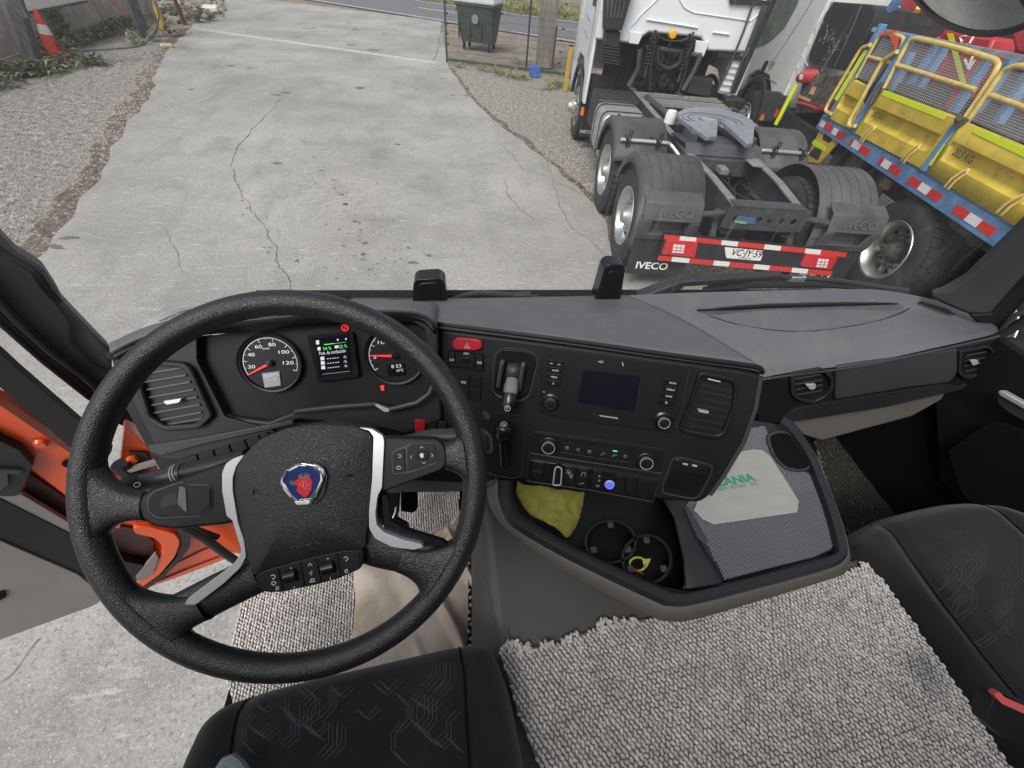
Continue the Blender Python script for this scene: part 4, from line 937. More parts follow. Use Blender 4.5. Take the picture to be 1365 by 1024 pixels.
# cab
m_c = m_wcab2
cabx = .05
side = [(3.92, .98), (3.96, 3.0), (4.3, 3.25), (6.35, 3.2), (6.75, 2.1), (6.85, .85), (5.75, .85), (5.62, 1.12), (5.3, 1.26), (4.75, 1.26), (4.42, 1.10), (4.3, .98)]
kc = kb('cab', m_c, MB().prism([(cabx, y_, z_) for y_, z_ in side], (2.35, 0, 0)), bevel=.03)
kb('door_glass', m_glassd, MB().prism([KF.at(u, v, 0, cabx-.004) for u, v in rpoly([(1072, -22), (1062, 8), (1046, 37), (1030, 52), (1010, 64), (990, 62), (1020, -25)], 3, 3)], (.01, 0, 0)), kc)
g = MB()
for pth in ([(1090, -10), (1062, 35), (1032, 80), (1020, 103), (1036, 112)], [(1046, 37), (1028, 54), (1016, 62)]): g.tube([KF.at(u, v, 0, cabx-.001) for u, v in pth], .006, 5)
kb('door_gap', m_groove, g, kc)
rb_ = MB()
for pth in ([(1122, -14), (1092, 30), (1086, 36), (1087, 41)], [(1101, 8), (1088, 28), (1087, 36), (1092, 38)], [(1082, 59), (1072, 60), (1067, 66), (1068, 72), (1077, 88)], [(1067, 92), (1058, 90), (1052, 100), (1054, 106)], [(1060, 30), (1052, 60)]): rb_.tube(smooth([KF.at(u, v, 0, cabx+.003) for u, v in pth], 4), .005, 6)
kb('pressed_rib', m_c, rb_, kc)
kb('handle_recess', m_blk, MB().prism([KF.at(u, v, 0, cabx-.006) for u, v in rpoly([(1021, 80), (1025, 82), (1018, 96), (1013, 94)], 2, 2)], (.01, 0, 0)), kc, bevel=.003)
text3('330', KF.at(1024.5, 87, 0, cabx-.004), KF.at(1031.5, 88.5, 0, cabx-.004), (-1, 0, 0), m_ink, 'lettering', kc, h=.06, local=True); text3('IVECO', KF.at(1024.5, 91.5, 0, cabx-.004), KF.at(1029, 93, 0, cabx-.004), (-1, 0, 0), m_ink, 'lettering', kc, h=.03, local=True)
ar = MB().tube([(cabx-.0, 5.02-math.cos(rad(t))*.62, .52+math.sin(rad(t))*.66) for t in range(0, 181, 9)], .06, 8, flat=.6)
kb('wheel_arch', m_blk, ar)
kb('mudguard', m_fend, MB().loft([[Vector((cabx+.0+i*.18, 5.02-math.cos(rad(t))*.60, .52+math.sin(rad(t))*.62)) for t in range(-10, 60, 7)] for i in range(3)]), solid=.02)
kb('mudguard_panel', m_fend, MB().prism([KF.at(u, v, 0, cabx-.02) for u, v in rpoly([(1005, 122), (1012, 120), (1040, 122), (1046, 132), (1034, 162), (1004, 162)], 4, 3)], (.12, 0, 0)), bevel=.02)
kb('sticker', m_amber, MB().prism([KF.at(u, v, 0, cabx-.026) for u, v in [(1014, 154), (1019, 153), (1017, 161), (1012, 160)]], (.003, 0, 0))); kb('sticker', m_rtape, MB().prism([KF.at(u, v, 0, cabx-.026) for u, v in [(1014, 152), (1020, 150), (1019, 153), (1014, 155)]], (.003, 0, 0)))
kb('cab_step', m_blk, MB().bx(.06, .5, 5.6, 6.1, .45, .85), bevel=.02)
# black cover behind the cab, with a splash of white paint; boxes below it
kb('rear_cover', mat('black_soft_cover', (.02, .021, .024), .5, var=.4, vscale=6, bump=.5, bscale=9), MB().prism([KP(u, v, .10) for u, v in rpoly([(1106, 2), (1163, 6), (1168, 18), (1130, 96), (1079, 84), (1077, 76)], 5, 3)], (.5, 0, 0)), bevel=.03)
spl = MB(); random.seed(21)
for i in range(26):
    u, v = random.gauss(1106, 8), random.gauss(52, 11); d = random.choice(((5, -5), (3, -6), (6, -2), (-3, 4)))
    k_ = random.uniform(.4, 1.3); spl.prism([KP(u, v, .096), KP(u+d[0]*k_, v+d[1]*k_, .096), KP(u+d[0]*k_+.8, v+d[1]*k_+.9, .096), KP(u+.6, v+1.0, .096)], (.003, 0, 0))
kb('paint_splash', mat('paint_splash', (.20, .215, .24), .6), spl, flatshade=True, kind='stuff')
kb('cover_seam', m_frame, MB().tube([KP(1148, 8, .095), KP(1133, 45, .095), KP(1112, 90, .095)], .01, 6))
kb('side_box', m_under, MB().prism([KP(u, v, .10) for u, v in [(1072, 100), (1135, 98), (1105, 150), (1058, 152)]], (.6, 0, 0)), bevel=.02)
kb('side_box', m_dark, MB().bx(.12, .7, 2.6, 4.2, .72, 1.0), bevel=.02)
kb('red_reservoir', m_red, MB().tube([KP(1066, 104, .02), KP(1072, 102, .02), KP(1084, 101, .1), KP(1090, 101, .3)], [.06, .085, .085, .06], 14)); kb('reservoir_label', m_wtape, MB().prism([KP(u, v, -.075) for u, v in [(1066, 99), (1070, 99), (1069, 106), (1065, 106)]], (.003, 0, 0)))
kb('red_valve', m_red, MB().prism([KP(u, v, .05) for u, v in [(1092, 141), (1102, 137), (1100, 148), (1088, 147)]], (.1, 0, 0)), bevel=.01); kb('red_hose', m_red, MB().tube([KP(1062, 137, .07), KP(1076, 140, .07), KP(1088, 145, .07)], .02, 6))
for q in ([(1083, 116), (1088, 116), (1084, 127), (1078, 125)], [(1065, 126), (1081, 133), (1079, 136), (1062, 129)]): kb('warning_sticker', mat('orange_sticker', (.65, .38, .14), .5), MB().prism([KP(u, v, .094) for u, v in q], (.003, 0, 0)))
kb('reflective_rod', m_lime, MB().tube([KP(1061, 114, -.08), KP(1034, 166, -.08)], .032, 8)); kb('striped_rod', m_wtape, MB().tube([KP(1053, 112, -.02), KP(1046, 127, -.02)], .022, 8)); kb('striped_rod', m_dark, MB().tube([KP(1046, 127, -.02), KP(1037, 146, -.02)], .022, 8)); kb('striped_rod', m_rtape, MB().tube([KP(1037, 146, -.02), KP(1033, 156, -.02)], .024, 8))
kb('chain', m_chain, MB().tube([KP(1176, 110, -.09), KP(1170, 119, -.09), KP(1165, 128, -.09), KP(1157, 142, -.09)], [.035, .03, .04, .02], 6, flat=.6)); kb('chain', m_chain, MB().tube([KP(1277, 158, -.08), KP(1284, 163, -.09), KP(1276, 168, -.09)], [.03, .04, .03], 6))
kb('red_flag', m_cone, MB().prism([KP(u, v, -.08) for u, v in [(1186, 48), (1199, 50), (1193, 68)]], (.004, 0, 0))); kb('red_flag', m_cone, MB().prism([KP(u, v, -.08) for u, v in [(1168, 45), (1195, 40), (1196, 43), (1180, 47)]], (.004, 0, 0)))
# ---------------------------------------------------------------- load on the bed: folded red crane and blue rack
cr_ = root('loading_crane', KF.M @ Vector((1.2, 1.0, 1.19)), rad(80.42-90), 'red folded loading crane lying on the yellow sided bed', 'crane')
def kw(*p): return KF.M @ Vector(p)
MB().beam(KF.M @ KF.at(1215, -20, 0, .9), KF.M @ KF.at(1262, 90, 0, .9), .26, .22).build('boom', m_red, cr_, bevel=.02)
MB().prism([KF.M @ KF.at(u, v, 0, .8) for u, v in [(1232, 36), (1325, 50), (1312, 78), (1262, 150), (1235, 120), (1252, 80)]], KF.M.to_3x3() @ Vector((.3, 0, 0))).build('boom_housing', m_red, cr_, bevel=.03)
MB().prism([KF.M @ KF.at(u, v, 0, .7) for u, v in [(1345, 40), (1420, 30), (1420, 80), (1352, 72)]], KF.M.to_3x3() @ Vector((.3, 0, 0))).build('control_housing', m_red, cr_, bevel=.03)
sq = MB()
for px in ([(1272, 72), (1284, 66), (1289, 58)], [(1282, 56), (1280, 50), (1288, 47)], [(1292, 58), (1298, 48)], [(1286, 80), (1292, 92), (1300, 80)], [(1298, 72), (1291, 88)], [(1241, 48), (1248, 42), (1244, 38)]): sq.tube([KF.M @ KF.at(u, v, 0, .79) for u, v in px], .012, 5)
sq.build('white_scrawl', m_wink, cr_, kind='stuff')
MB().prism([KF.M @ KF.at(u, v, 0, .78) for u, v in [(1262, 44), (1270, 45), (1288, 112), (1280, 110)]], KF.M.to_3x3() @ Vector((.004, 0, 0))).build('warning_strip', m_lime, cr_)
MB().beam(kw(1.3, 1.9, 1.2), kw(1.3, 1.9, 2.6), .3, .3).build('column', m_dark, cr_, bevel=.03); MB().box(kw(1.3, .9, 1.35), (.7, 1.0, .3), Matrix.Rotation(rad(-9.6), 3, 'Z')).build('base', m_under, cr_, bevel=.02)
MB().beam(KF.M @ KF.at(1225, 10, 0, .4), KF.M @ KF.at(1205, 45, 0, .5), .05, .05).build('yellow_link', m_yrail, cr_)
random.seed(3)
rk = root('steel_rack', KF.M @ Vector((.5, .3, 1.19)), rad(80.42-90), 'blue steel rack of slanting braces behind the yellow mesh guard', 'rack')
for (u0, v0), (u1, v1), x in (((1180, 140), (1215, 70), .35), ((1202, 130), (1250, 62), .45), ((1215, 135), (1262, 60), .5), ((1270, 150), (1318, 80), .4), ((1300, 150), (1352, 76), .45), ((1330, 165), (1375, 96), .4), ((1240, 140), (1180, 60), .9)):
    MB().beam(KF.M @ KF.at(u0, v0, 0, x), KF.M @ KF.at(u1, v1, 0, x), .08, .06).build('brace', m_blu, rk)
MB().beam(kw(.55, 2.2, 1.25), kw(.55, -2.5, 1.25), .08, .08).build('rack_rail', m_blu, rk)
far = MB()
for i in range(150): far.box(kw(random.uniform(.5, 2.0), random.uniform(-2.5, 2.2), random.uniform(1.2, 1.75)), (random.uniform(.1, .4), random.uniform(.1, .5), random.uniform(.1, .3)), Matrix.Rotation(random.random()*3, 3, 'Z'))
tag(far.build('scrap_load', m_dark, flatshade=True), kind='stuff')
kb('far_drop_side', m_yel, MB().bx(2.46, 2.50, -3.4, 2.4, 1.2, 1.65)); kb('headboard', m_dark, MB().bx(.1, 2.4, 2.40, 2.44, 1.2, 2.3)); kb('far_rail', m_yrail, MB().tube([KF.at(1162, 30, 0, 1.0), KF.at(1200, 24, 0, 1.0), KF.at(1245, 34, 0, 1.2), KF.at(1330, 47, 0, 1.2), KF.at(1380, 52, 0, 1.2)], .035, 8))
# ================================================================ inside the cab
Zc = CAM.z
m_dtop = mat('dash_top_grain', (0.108, 0.113, 0.124), 0.62, var=.10, vscale=5, bump=.5, bscale=900, bdist=.0006, col2=(.155, .155, .155), c2scale=9, c2lo=.5, c2hi=.8, spec=.6)
m_dash = mat('black_dash_plastic', (0.0085, 0.009, 0.0105), 0.5, spec=.3, var=.2, vscale=12, bump=.3, bscale=900, bdist=.0004)
m_dash2 = mat('charcoal_dash_plastic', (0.018, 0.019, 0.021), 0.45, spec=.4, var=.15, vscale=8, bump=.4, bscale=900, bdist=.0005)
m_dash3 = mat('dark_grey_trim', (0.036, 0.039, 0.043), 0.42, spec=.45, var=.12, vscale=8, bump=.4, bscale=900, bdist=.0005)
m_gloss = mat('gloss_black_trim', (0.010, 0.010, 0.012), 0.22, var=.2, vscale=10)
m_btn = mat('black_button', (0.008, 0.0085, 0.0095), 0.42, spec=.35)
m_beige = mat('warm_grey_panel', (0.115, 0.110, 0.102), 0.6, var=.08, vscale=6, bump=.3, bscale=700, bdist=.0005)
m_tun = mat('tunnel_grey_panel', (0.082, 0.080, 0.078), 0.6, var=.12, vscale=7, bump=.3, bscale=700, bdist=.0005)
m_leather = mat('steering_wheel_leather', (0.013, 0.014, 0.0155), 0.36, var=.2, vscale=14, bump=.34, bscale=430, kind='leather', bdist=.0009, spec=.55)
m_leathl = mat('airbag_cover_grain', (0.018, 0.0195, 0.022), 0.46, var=.2, vscale=14, bump=.45, bscale=380, kind='leather', bdist=.0010, spec=.5)
m_sat = mat('satin_silver_trim', (0.66, 0.68, 0.71), 0.32, metal=.55, var=.08, vscale=10)
m_chr = mat('chrome_accent', (0.75, 0.75, 0.76), 0.18, metal=1.0)
m_navy = mat('navy_enamel', (0.012, 0.03, 0.13), 0.2, coat=.6)
m_rede = mat('red_enamel', (0.58, 0.025, 0.035), 0.25, coat=.5)
m_hazard = mat('red_switch', (0.34, 0.008, 0.02), 0.35, coat=.3)
m_ico = mat('white_icon_print', (0.55, 0.56, 0.57), 0.5, emit=(1, 1, 1), estr=.05)
m_icod = mat('grey_icon_print', (0.30, 0.31, 0.32), 0.5)
m_glow = mat('lit_white_digits', (0.6, 0.6, 0.6), 0.5, emit=(.9, .95, 1), estr=.28)
m_glowg = mat('lit_green_digits', (0.1, 0.6, 0.1), 0.5, emit=(.2, 1, .2), estr=.45)
m_glowr = mat('lit_red_needle', (0.8, 0.03, 0.03), 0.4, emit=(1, .04, .05), estr=.6)
m_blueled = mat('blue_lit_button', (0.05, 0.08, 0.8), 0.3, emit=(.06, .09, 1), estr=1.1)
m_lcd = mat('grey_lcd_panel', (0.25, 0.26, 0.28), 0.3, emit=(.6, .65, .7), estr=.12)
m_scr = mat('dark_screen_glass', (0.008, 0.009, 0.014), 0.12, coat=.5)
m_navscr = mat('off_screen_blue_black', (0.004, 0.005, 0.010), 0.3, coat=.1)
m_fab = mat('black_seat_fabric', (0.016, 0.0168, 0.0185), 0.92, var=.25, vscale=9, bump=.5, bscale=900, bdist=.0008, sheen=.22, spec=.2, col2=(.032, .032, .034), c2scale=6, c2lo=.55, c2hi=.85)
m_seam = mat('seat_seam', (0.006, 0.006, 0.007), 0.9, spec=.1)
m_thread = mat('woven_grey_motif', (0.062, 0.065, 0.070), 0.9, spec=.2)
m_orangep = mat('orange_cab_paint', (0.72, 0.085, 0.012), 0.35, coat=.5, var=.06, vscale=6)
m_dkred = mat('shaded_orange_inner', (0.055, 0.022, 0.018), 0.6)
m_doorg = mat('door_trim_grey', (0.19, 0.18, 0.168), 0.7, var=.08, vscale=5, bump=.3, bscale=600, bdist=.0005)
m_seal = mat('rubber_door_seal', (0.012, 0.012, 0.013), 0.5)
m_pill = mat('pillar_trim_grey', (0.115, 0.122, 0.120), 0.6, var=.1, vscale=8, bump=.3, bscale=700, bdist=.0005)
m_carpet = mat('black_carpet', (0.008, 0.008, 0.009), 0.95, bump=.5, bscale=400, bdist=.001, spec=.1)
m_wool = mat('woven_grey_yarn', (0.66, 0.63, 0.60), 0.95, var=.42, vscale=190, bump=.9, bscale=900, bdist=.0008, col2=(.44, .41, .385), c2scale=14, c2lo=.5, c2hi=.72)
m_woolb = mat('mat_backing', (0.20, 0.185, 0.17), 0.95)
m_towel = mat('worn_beige_cloth', (0.74, 0.65, 0.55), 0.95, var=.12, vscale=5, bump=.5, bscale=500, bdist=.001, col2=(.36, .29, .22), c2scale=5, c2lo=.42, c2hi=.68)
m_towely = mat('yellow_cloth', (0.17, 0.165, 0.028), 0.95, var=.2, vscale=20, bump=.8, bscale=700, bdist=.0015, col2=(.24, .22, .045), c2scale=12)
m_paper = mat('grey_paper_mat', (0.33, 0.335, 0.315), 0.9, var=.06, vscale=18, bump=.5, bscale=160, bdist=.001, stretch=(1, 3, 1))
m_green = mat('green_print', (0.02, 0.26, 0.16), 0.7)

def rel(x, y, z): return Vector((x, y, z+Zc))
PY = lambda y: Plane((0, y, 0), (0, -1, 0))
PZ = lambda z: Plane((0, 0, z+Zc), (0, 0, 1))
PX = lambda x, s=1: Plane((x, 0, 0), (s, 0, 0))
def proj(p):
    q = RW.transposed() @ (Vector(p)-CAM); return (CX+q.x/(-q.z)*F_PX, CY-q.y/(-q.z)*F_PX)
def resamp(P, n):
    P = [Vector(p) for p in P]; L_ = [0]
    for i in range(1, len(P)): L_.append(L_[-1]+(P[i]-P[i-1]).length)
    out = []; j = 0
    for k in range(n):
        t = L_[-1]*k/(n-1)
        while j < len(P)-2 and L_[j+1] < t: j += 1
        out.append(P[j].lerp(P[j+1], (t-L_[j])/max(1e-9, L_[j+1]-L_[j])))
    return out
def patch(curves, nu, nv, fn=None):
    """surface through several 3-D curves, smooth across them"""
    C_ = [resamp(smooth(c, 6), nu) for c in curves]; cols = [smooth([c[i] for c in C_], max(1, nv//(len(C_)-1))) for i in range(nu)]
    nv = len(cols[0]); rows = [[cols[i][j] for i in range(nu)] for j in range(nv)]
    if fn: rows = [[fn(p, i/(nu-1), j/(nv-1)) for i, p in enumerate(r)] for j, r in enumerate(rows)]
    return MB().loft(rows)
def pdist(u, v, P):
    """signed px distance to polygon, positive inside"""
    d = 1e9; q = Vector((u, v))
    for i in range(len(P)):
        a = Vector(P[i-1]); b = Vector(P[i]); ab = b-a; t = max(0, min(1, (q-a).dot(ab)/max(1e-9, ab.length_squared))); d = min(d, (a+ab*t-q).length)
    return d if inpoly(u, v, P) else -d
def sstep(a, b, x): t = max(0, min(1, (x-a)/(b-a))); return t*t*(3-2*t)
def dome(pl, px, off, rise, depth, rings=8, p=2.0, m=None, name=None, par=None, bevel=0):
    O = [pl.p(u, v, off) for u, v in px]; c = sum(O, Vector())/len(O); rows = [[q-pl.n*depth for q in O], O]
    for k in range(1, rings): s = 1-k/rings; rows.append([c+(q-c)*s+pl.n*rise*(1-s**p) for q in O])
    rows.append([c+(q-c)*.001+pl.n*rise for q in O])
    return MB().loft(rows, closed=True).build(name, m, par)
def pins(name, pl, lines, m, par, w=.0006, off=.0008):
    b = MB()
    for L_ in lines: b.tube([pl.p(u, v, off) for u, v in L_], w, 4)
    return b.build(name, m, par)

# ---------------------------------------------------------------- windscreen, pillars
cabr = root('own_cab', rel(.4, .3, -1.3), 0, 'dark interior shell of the cab with windscreen, pillars, floor and orange sill', 'truck cab')
def cb(name, m, b, par=None, **k): return b.build(name, m, par or cabr, **k)
def glass_mat():
    m = bpy.data.materials.new('windscreen_glass'); m.use_nodes = True; t = m.node_tree; N = t.nodes; L = t.links.new; N.clear()
    o = N.new('ShaderNodeOutputMaterial'); mx = N.new('ShaderNodeMixShader'); tr = N.new('ShaderNodeBsdfTransparent'); df = N.new('ShaderNodeBsdfDiffuse'); df.inputs[0].default_value = (.9, .92, .95, 1)
    tr.inputs[0].default_value = (.985, .99, .985, 1)
    tc = N.new('ShaderNodeTexCoord'); mp = N.new('ShaderNodeMapping'); mp.inputs['Scale'].default_value = (90, 6, 2.2); mp.inputs['Rotation'].default_value = (0, .18, 0); L(tc.outputs['Object'], mp.inputs[0])
    n = N.new('ShaderNodeTexNoise'); n.inputs['Scale'].default_value = 1.0; n.inputs['Detail'].default_value = 3; L(mp.outputs[0], n.inputs[0])
    r = N.new('ShaderNodeMapRange'); r.inputs[1].default_value = .62; r.inputs[2].default_value = .78; r.inputs[4].default_value = .26; L(n.outputs[0], r.inputs[0])
    n2 = N.new('ShaderNodeTexNoise'); n2.inputs['Scale'].default_value = 3.2; L(tc.outputs['Object'], n2.inputs[0])
    r2 = N.new('ShaderNodeMapRange'); r2.inputs[1].default_value = .5; r2.inputs[2].default_value = .72; L(n2.outputs[0], r2.inputs[0])
    ml = N.new('ShaderNodeMath'); ml.operation = 'MULTIPLY'; L(r.outputs[0], ml.inputs[0]); L(r2.outputs[0], ml.inputs[1])
    ad = N.new('ShaderNodeMath'); ad.operation = 'ADD'; ad.inputs[1].default_value = .030; L(ml.outputs[0], ad.inputs[0])
    L(ad.outputs[0], mx.inputs[0]); L(tr.outputs[0], mx.inputs[1]); L(df.outputs[0], mx.inputs[2]); L(mx.outputs[0], o.inputs[0]); return m
YG = .92                                   # foot of the windscreen
gb = [PY(YG).p(u, v) for u, v in [(100, 440), (300, 409), (470, 401), (640, 397), (835, 393), (1000, 388), (1150, 386), (1240, 398), (1275, 408)]]
wsr = [[p+Vector((0, -.02*t-.05*(t > 2), t*.30)) for p in resamp(gb, 14)] for t in (-.1, 1, 2, 3.2)]
ws = cb('windscreen', glass_mat(), MB().loft(wsr))
# left pillar: pale grip strip, dark body, rubber, read on a face turned to the seat
PL = Plane(rel(-.74, .80, -.5), (.62, -.78, .05))
cb('left_pillar', m_pill, slab(PL, [(-60, 262), (0, 312), (23, 337), (42, 348), (59, 360), (77, 387), (86, 404), (112, 431), (150, 470), (150, 500), (100, 475), (0, 360), (-60, 310)], .05), bevel=.006)
cb('pillar_inner_trim', mat('pillar_trim_dark', (.055, .058, .058), .55, var=.1, vscale=8, bump=.3, bscale=700, bdist=.0005), slab(PL, [(-60, 290), (0, 335), (48, 362), (60, 382), (80, 403), (98, 430), (99, 455), (118, 478), (138, 494), (160, 500), (160, 540), (133, 530), (20, 425), (0, 405), (-60, 350)], .03, .012), bevel=.008)
cb('grab_recess', m_seal, slab(PL, [(52, 366), (57, 365), (70, 385), (84, 402), (80, 404), (66, 396)], .01, .020))
cb('pillar_seal', m_seal, MB().tube([PL.p(u, v, .02) for u, v in [(-60, 330), (0, 402), (20, 424), (70, 470), (118, 505), (150, 540)]], .008, 8))
cb('pillar_body', m_seal, slab(PL, [(-60, 340), (0, 395), (20, 418), (80, 462), (138, 500), (165, 530), (165, 556), (140, 544), (117, 530), (0, 430), (-60, 385)], .008, .002), bevel=.002)
cb('sill_edge', m_seal, MB().tube([PL.p(u, v, .02) for u, v in [(-60, 400), (0, 431), (60, 484), (118, 530), (150, 548)]], .005, 8))
# right pillar
PR = Plane(rel(1.50, .82, -.5), (-.62, -.78, .05))
cb('right_pillar', m_dash3, slab(PR, [(1240, 396), (1262, 388), (1290, 372), (1365, 300), (1460, 210), (1470, 280), (1365, 371), (1322, 420), (1290, 420), (1255, 405)], .05), bevel=.010)
cb('pillar_inner_trim', m_dash, slab(PR, [(1290, 420), (1322, 418), (1365, 368), (1470, 270), (1480, 330), (1365, 405), (1332, 440), (1320, 446)], .04, .004), bevel=.008)
cb('pillar_seal', m_dash3, MB().tube([PR.p(u, v, .012) for u, v in [(1328, 446), (1350, 424), (1365, 412), (1480, 330)]], .006, 8))
cb('pillar_seal', m_seal, MB().tube([PR.p(u, v, .012) for u, v in [(1322, 452), (1345, 440), (1365, 428), (1480, 360)]], .014, 8))
cb('speaker_slot', m_seal, slab(PR, [(1223, 404), (1228, 402), (1262, 412), (1275, 420), (1266, 420)], .004, .006))
# floor, bulkhead, right wall
cb('cab_floor', m_carpet, MB().bx(-.60, 1.56, -.9, 1.02, Zc-1.30, Zc-1.262))
cb('bulkhead', m_carpet, MB().bx(-.60, 1.56, 1.0, 1.03, Zc-1.27, Zc-.72))
cb('door_wall', m_carpet, MB().bx(1.50, 1.56, -.9, 1.0, Zc-1.3, Zc-.80))

# ---------------------------------------------------------------- wiper and knobs seen over the dash
def fold(pl, px, r_, m, name, par, seg=8, flat=1.0): return MB().tube([pl.p(u, v) for u, v in px], r_, seg, flat=flat).build(name, m, par)
wp = root('wiper', PY(YG+.06).p(640, 398), 0, 'black windscreen wiper parked at the foot of the glass left of centre', 'wiper', 'windscreen wipers')
W1 = PY(YG+.05)
MB().tube([W1.p(u, v) for u, v in [(598, 401), (622, 393), (640, 390), (690, 394), (745, 401)]], [.006, .007, .008, .008, .006], 8).build('arm', m_blk, wp)
MB().beam(W1.p(468, 401), W1.p(760, 402), .012, .010).build('blade', m_seal, wp); MB().beam(W1.p(470, 398.5), W1.p(755, 400), .008, .006).build('spine', m_blk, wp)
MB().box(W1.p(697, 394), (.05, .02, .018)).build('joint', m_blk, wp, bevel=.003)
wp = root('wiper', PY(YG+.06).p(1000, 380), 0, 'long black wiper arm rising over the passenger side of the dash', 'wiper', 'windscreen wipers')
MB().beam(W1.p(850, 397), W1.p(908, 375), .04, .03).build('arm', m_blk, wp, bevel=.005); MB().beam(W1.p(900, 376), W1.p(1040, 367), .03, .020).build('arm_rod', m_blk, wp, bevel=.004)
MB().tube([W1.p(u, v) for u, v in [(938, 386), (1000, 381), (1080, 379), (1165, 384)]], .009, 6).build('blade', m_seal, wp)
MB().tube([W1.p(u, v) for u, v in [(945, 380), (1010, 372), (1060, 369), (1120, 375), (1210, 388)]], .008, 6).build('spine', m_blk, wp)
MB().box(W1.p(1062, 371), (.05, .02, .02)).build('joint', m_alud, wp, bevel=.003)
for px, lab in (([(550, 404), (551, 378), (556, 373), (585, 371), (593, 376), (597, 404)], 'square black sensor cover on the dash edge above the steering wheel rim'), ([(793, 402), (806, 358), (812, 353), (830, 353), (834, 357), (827, 402)], 'tall narrow black sensor cover at the middle of the windscreen foot')):
    q = PY(YG-.06); o = slab(q, rpoly(px, 4, 3), .045).build('sensor_cover', m_gloss, bevel=.006, seg=3); tag(o, lab, 'sensor cover')
    f_ = [(sum(p[0] for p in px)/6+(p[0]-sum(p[0] for p in px)/6)*.72, 404+(p[1]-404)*.80-1) for p in px]
    slab(q, rpoly(f_, 3, 2), .006, .004).build('cover_face', m_btn, o, bevel=.002)
# wide angle mirror outside, upper right
mc = PY(1.25).p(1318, -70); mr = root('wide_angle_mirror', mc, 0, 'round black rimmed convex mirror hanging outside at the upper right of the windscreen', 'mirror')
mn = Vector((-.75, -.36, -.55)).normalized(); q = Plane(mc, mn)
el = [q.p(1318+math.cos(t*math.pi/24)*118, -64+math.sin(t*math.pi/24)*112-math.cos(t*math.pi/24)*3) for t in range(48)]
rows = [[mc+(p-mc)*s-mn*h for p in el] for s, h in ((.55, .14), (.85, .11), (1.0, .04), (1.02, .0), (.95, -.004), (.93, .004))]
MB().loft(rows, closed=True).add(rows[0], [tuple(range(48))]).build('housing', m_gloss, mr)
rows = [[mc+(p-mc)*s+mn*.03*(1-s*s/.9) for p in el] for s in (.94, .75, .5, .25, .001)]
MB().loft(rows, closed=True).build('mirror_glass', mat('mirror_silver', (.62, .63, .62), .05, metal=1.0), mr)
MB().tube([mc-mn*.1, mc+Vector((.1, -.05, .3)), mc+Vector((.15, -.2, .6))], .02, 8).build('arm', m_blk, mr)

# ---------------------------------------------------------------- dashboard
CL = Plane(CAM+ray(443, 490)*.70, (0, -math.cos(rad(35)), math.sin(rad(35))))
CO = Plane(CAM+ray(820, 520)*.70, (-math.sin(rad(18))*math.cos(rad(30)), -math.cos(rad(18))*math.cos(rad(30)), math.sin(rad(30))))
dash = root('dashboard', rel(.3, .6, -.9), 0, 'black truck dashboard with instrument cluster, angled centre panel and grey top', 'dashboard')
def db(name, m, b, par=None, **k): return b.build(name, m, par or dash, **k)
# tops
back = [PY(YG).p(u, v) for u, v in [(470, 401), (585, 398), (700, 396), (835, 393)]]
frontc = [CO.p(u, v, .004) for u, v in [(583, 429), (650, 437), (760, 451), (880, 468), (1000, 484), (1017, 489)]]
midc = [a.lerp(b_, .5)+Vector((0, 0, .012)) for a, b_ in zip(resamp(back, 8), resamp(frontc, 8))]
db('centre_top', m_dtop, patch([back, midc, frontc], 40, 20), solid=.012)
# rounded lip under the front edge of the centre top
lipc = [CO.p(u, v, -.012) for u, v in [(584, 440), (650, 448), (760, 462), (880, 479), (1000, 496), (1017, 500)]]
f2 = [p+Vector((-.002, -.004, -.003)) for p in frontc]
db('centre_lip', m_dash, patch([frontc, [a.lerp(b_, .35)-Vector((0, .006, 0)) for a, b_ in zip(frontc, lipc)], lipc], 40, 8), solid=.004)
# binnacle hood
frontb = [CL.p(u, v, .03) for u, v in [(146, 470), (190, 449), (262, 432), (345, 424), (450, 414), (541, 414), (572, 422), (583, 436)]]
backb = [PY(YG-.10).p(u, v) for u, v in [(158, 459), (187, 444), (222, 433), (258, 426), (300, 416), (380, 407), (440, 403), (500, 402), (560, 402), (583, 404)]]
db('binnacle_hood', m_dtop, patch([backb, [a.lerp(b_, .5)+Vector((0, 0, .014)) for a, b_ in zip(resamp(backb, 8), resamp(frontb, 8))], frontb], 40, 16), solid=.01)
lipb = [CL.p(u, v, .0) for u, v in [(150, 478), (195, 460), (262, 445), (345, 438), (450, 428), (541, 427), (568, 432), (580, 446)]]
db('binnacle_lip', m_dash2, patch([frontb, [a.lerp(b_, .4)+CL.n*.008 for a, b_ in zip(frontb, lipb)], lipb], 40, 6), solid=.004)
db('hood_side', m_dash2, slab(CL, [(541, 423), (566, 424), (578, 432), (584, 445), (585, 500), (580, 520), (572, 500), (566, 440)], .03, .012), bevel=.004)
db('hood_highlight', m_sat, slab(CL, [(368, 432), (398, 430), (401, 433), (372, 437)], .002, .006))  # bright sliver painted in for the highlight under the hood lip
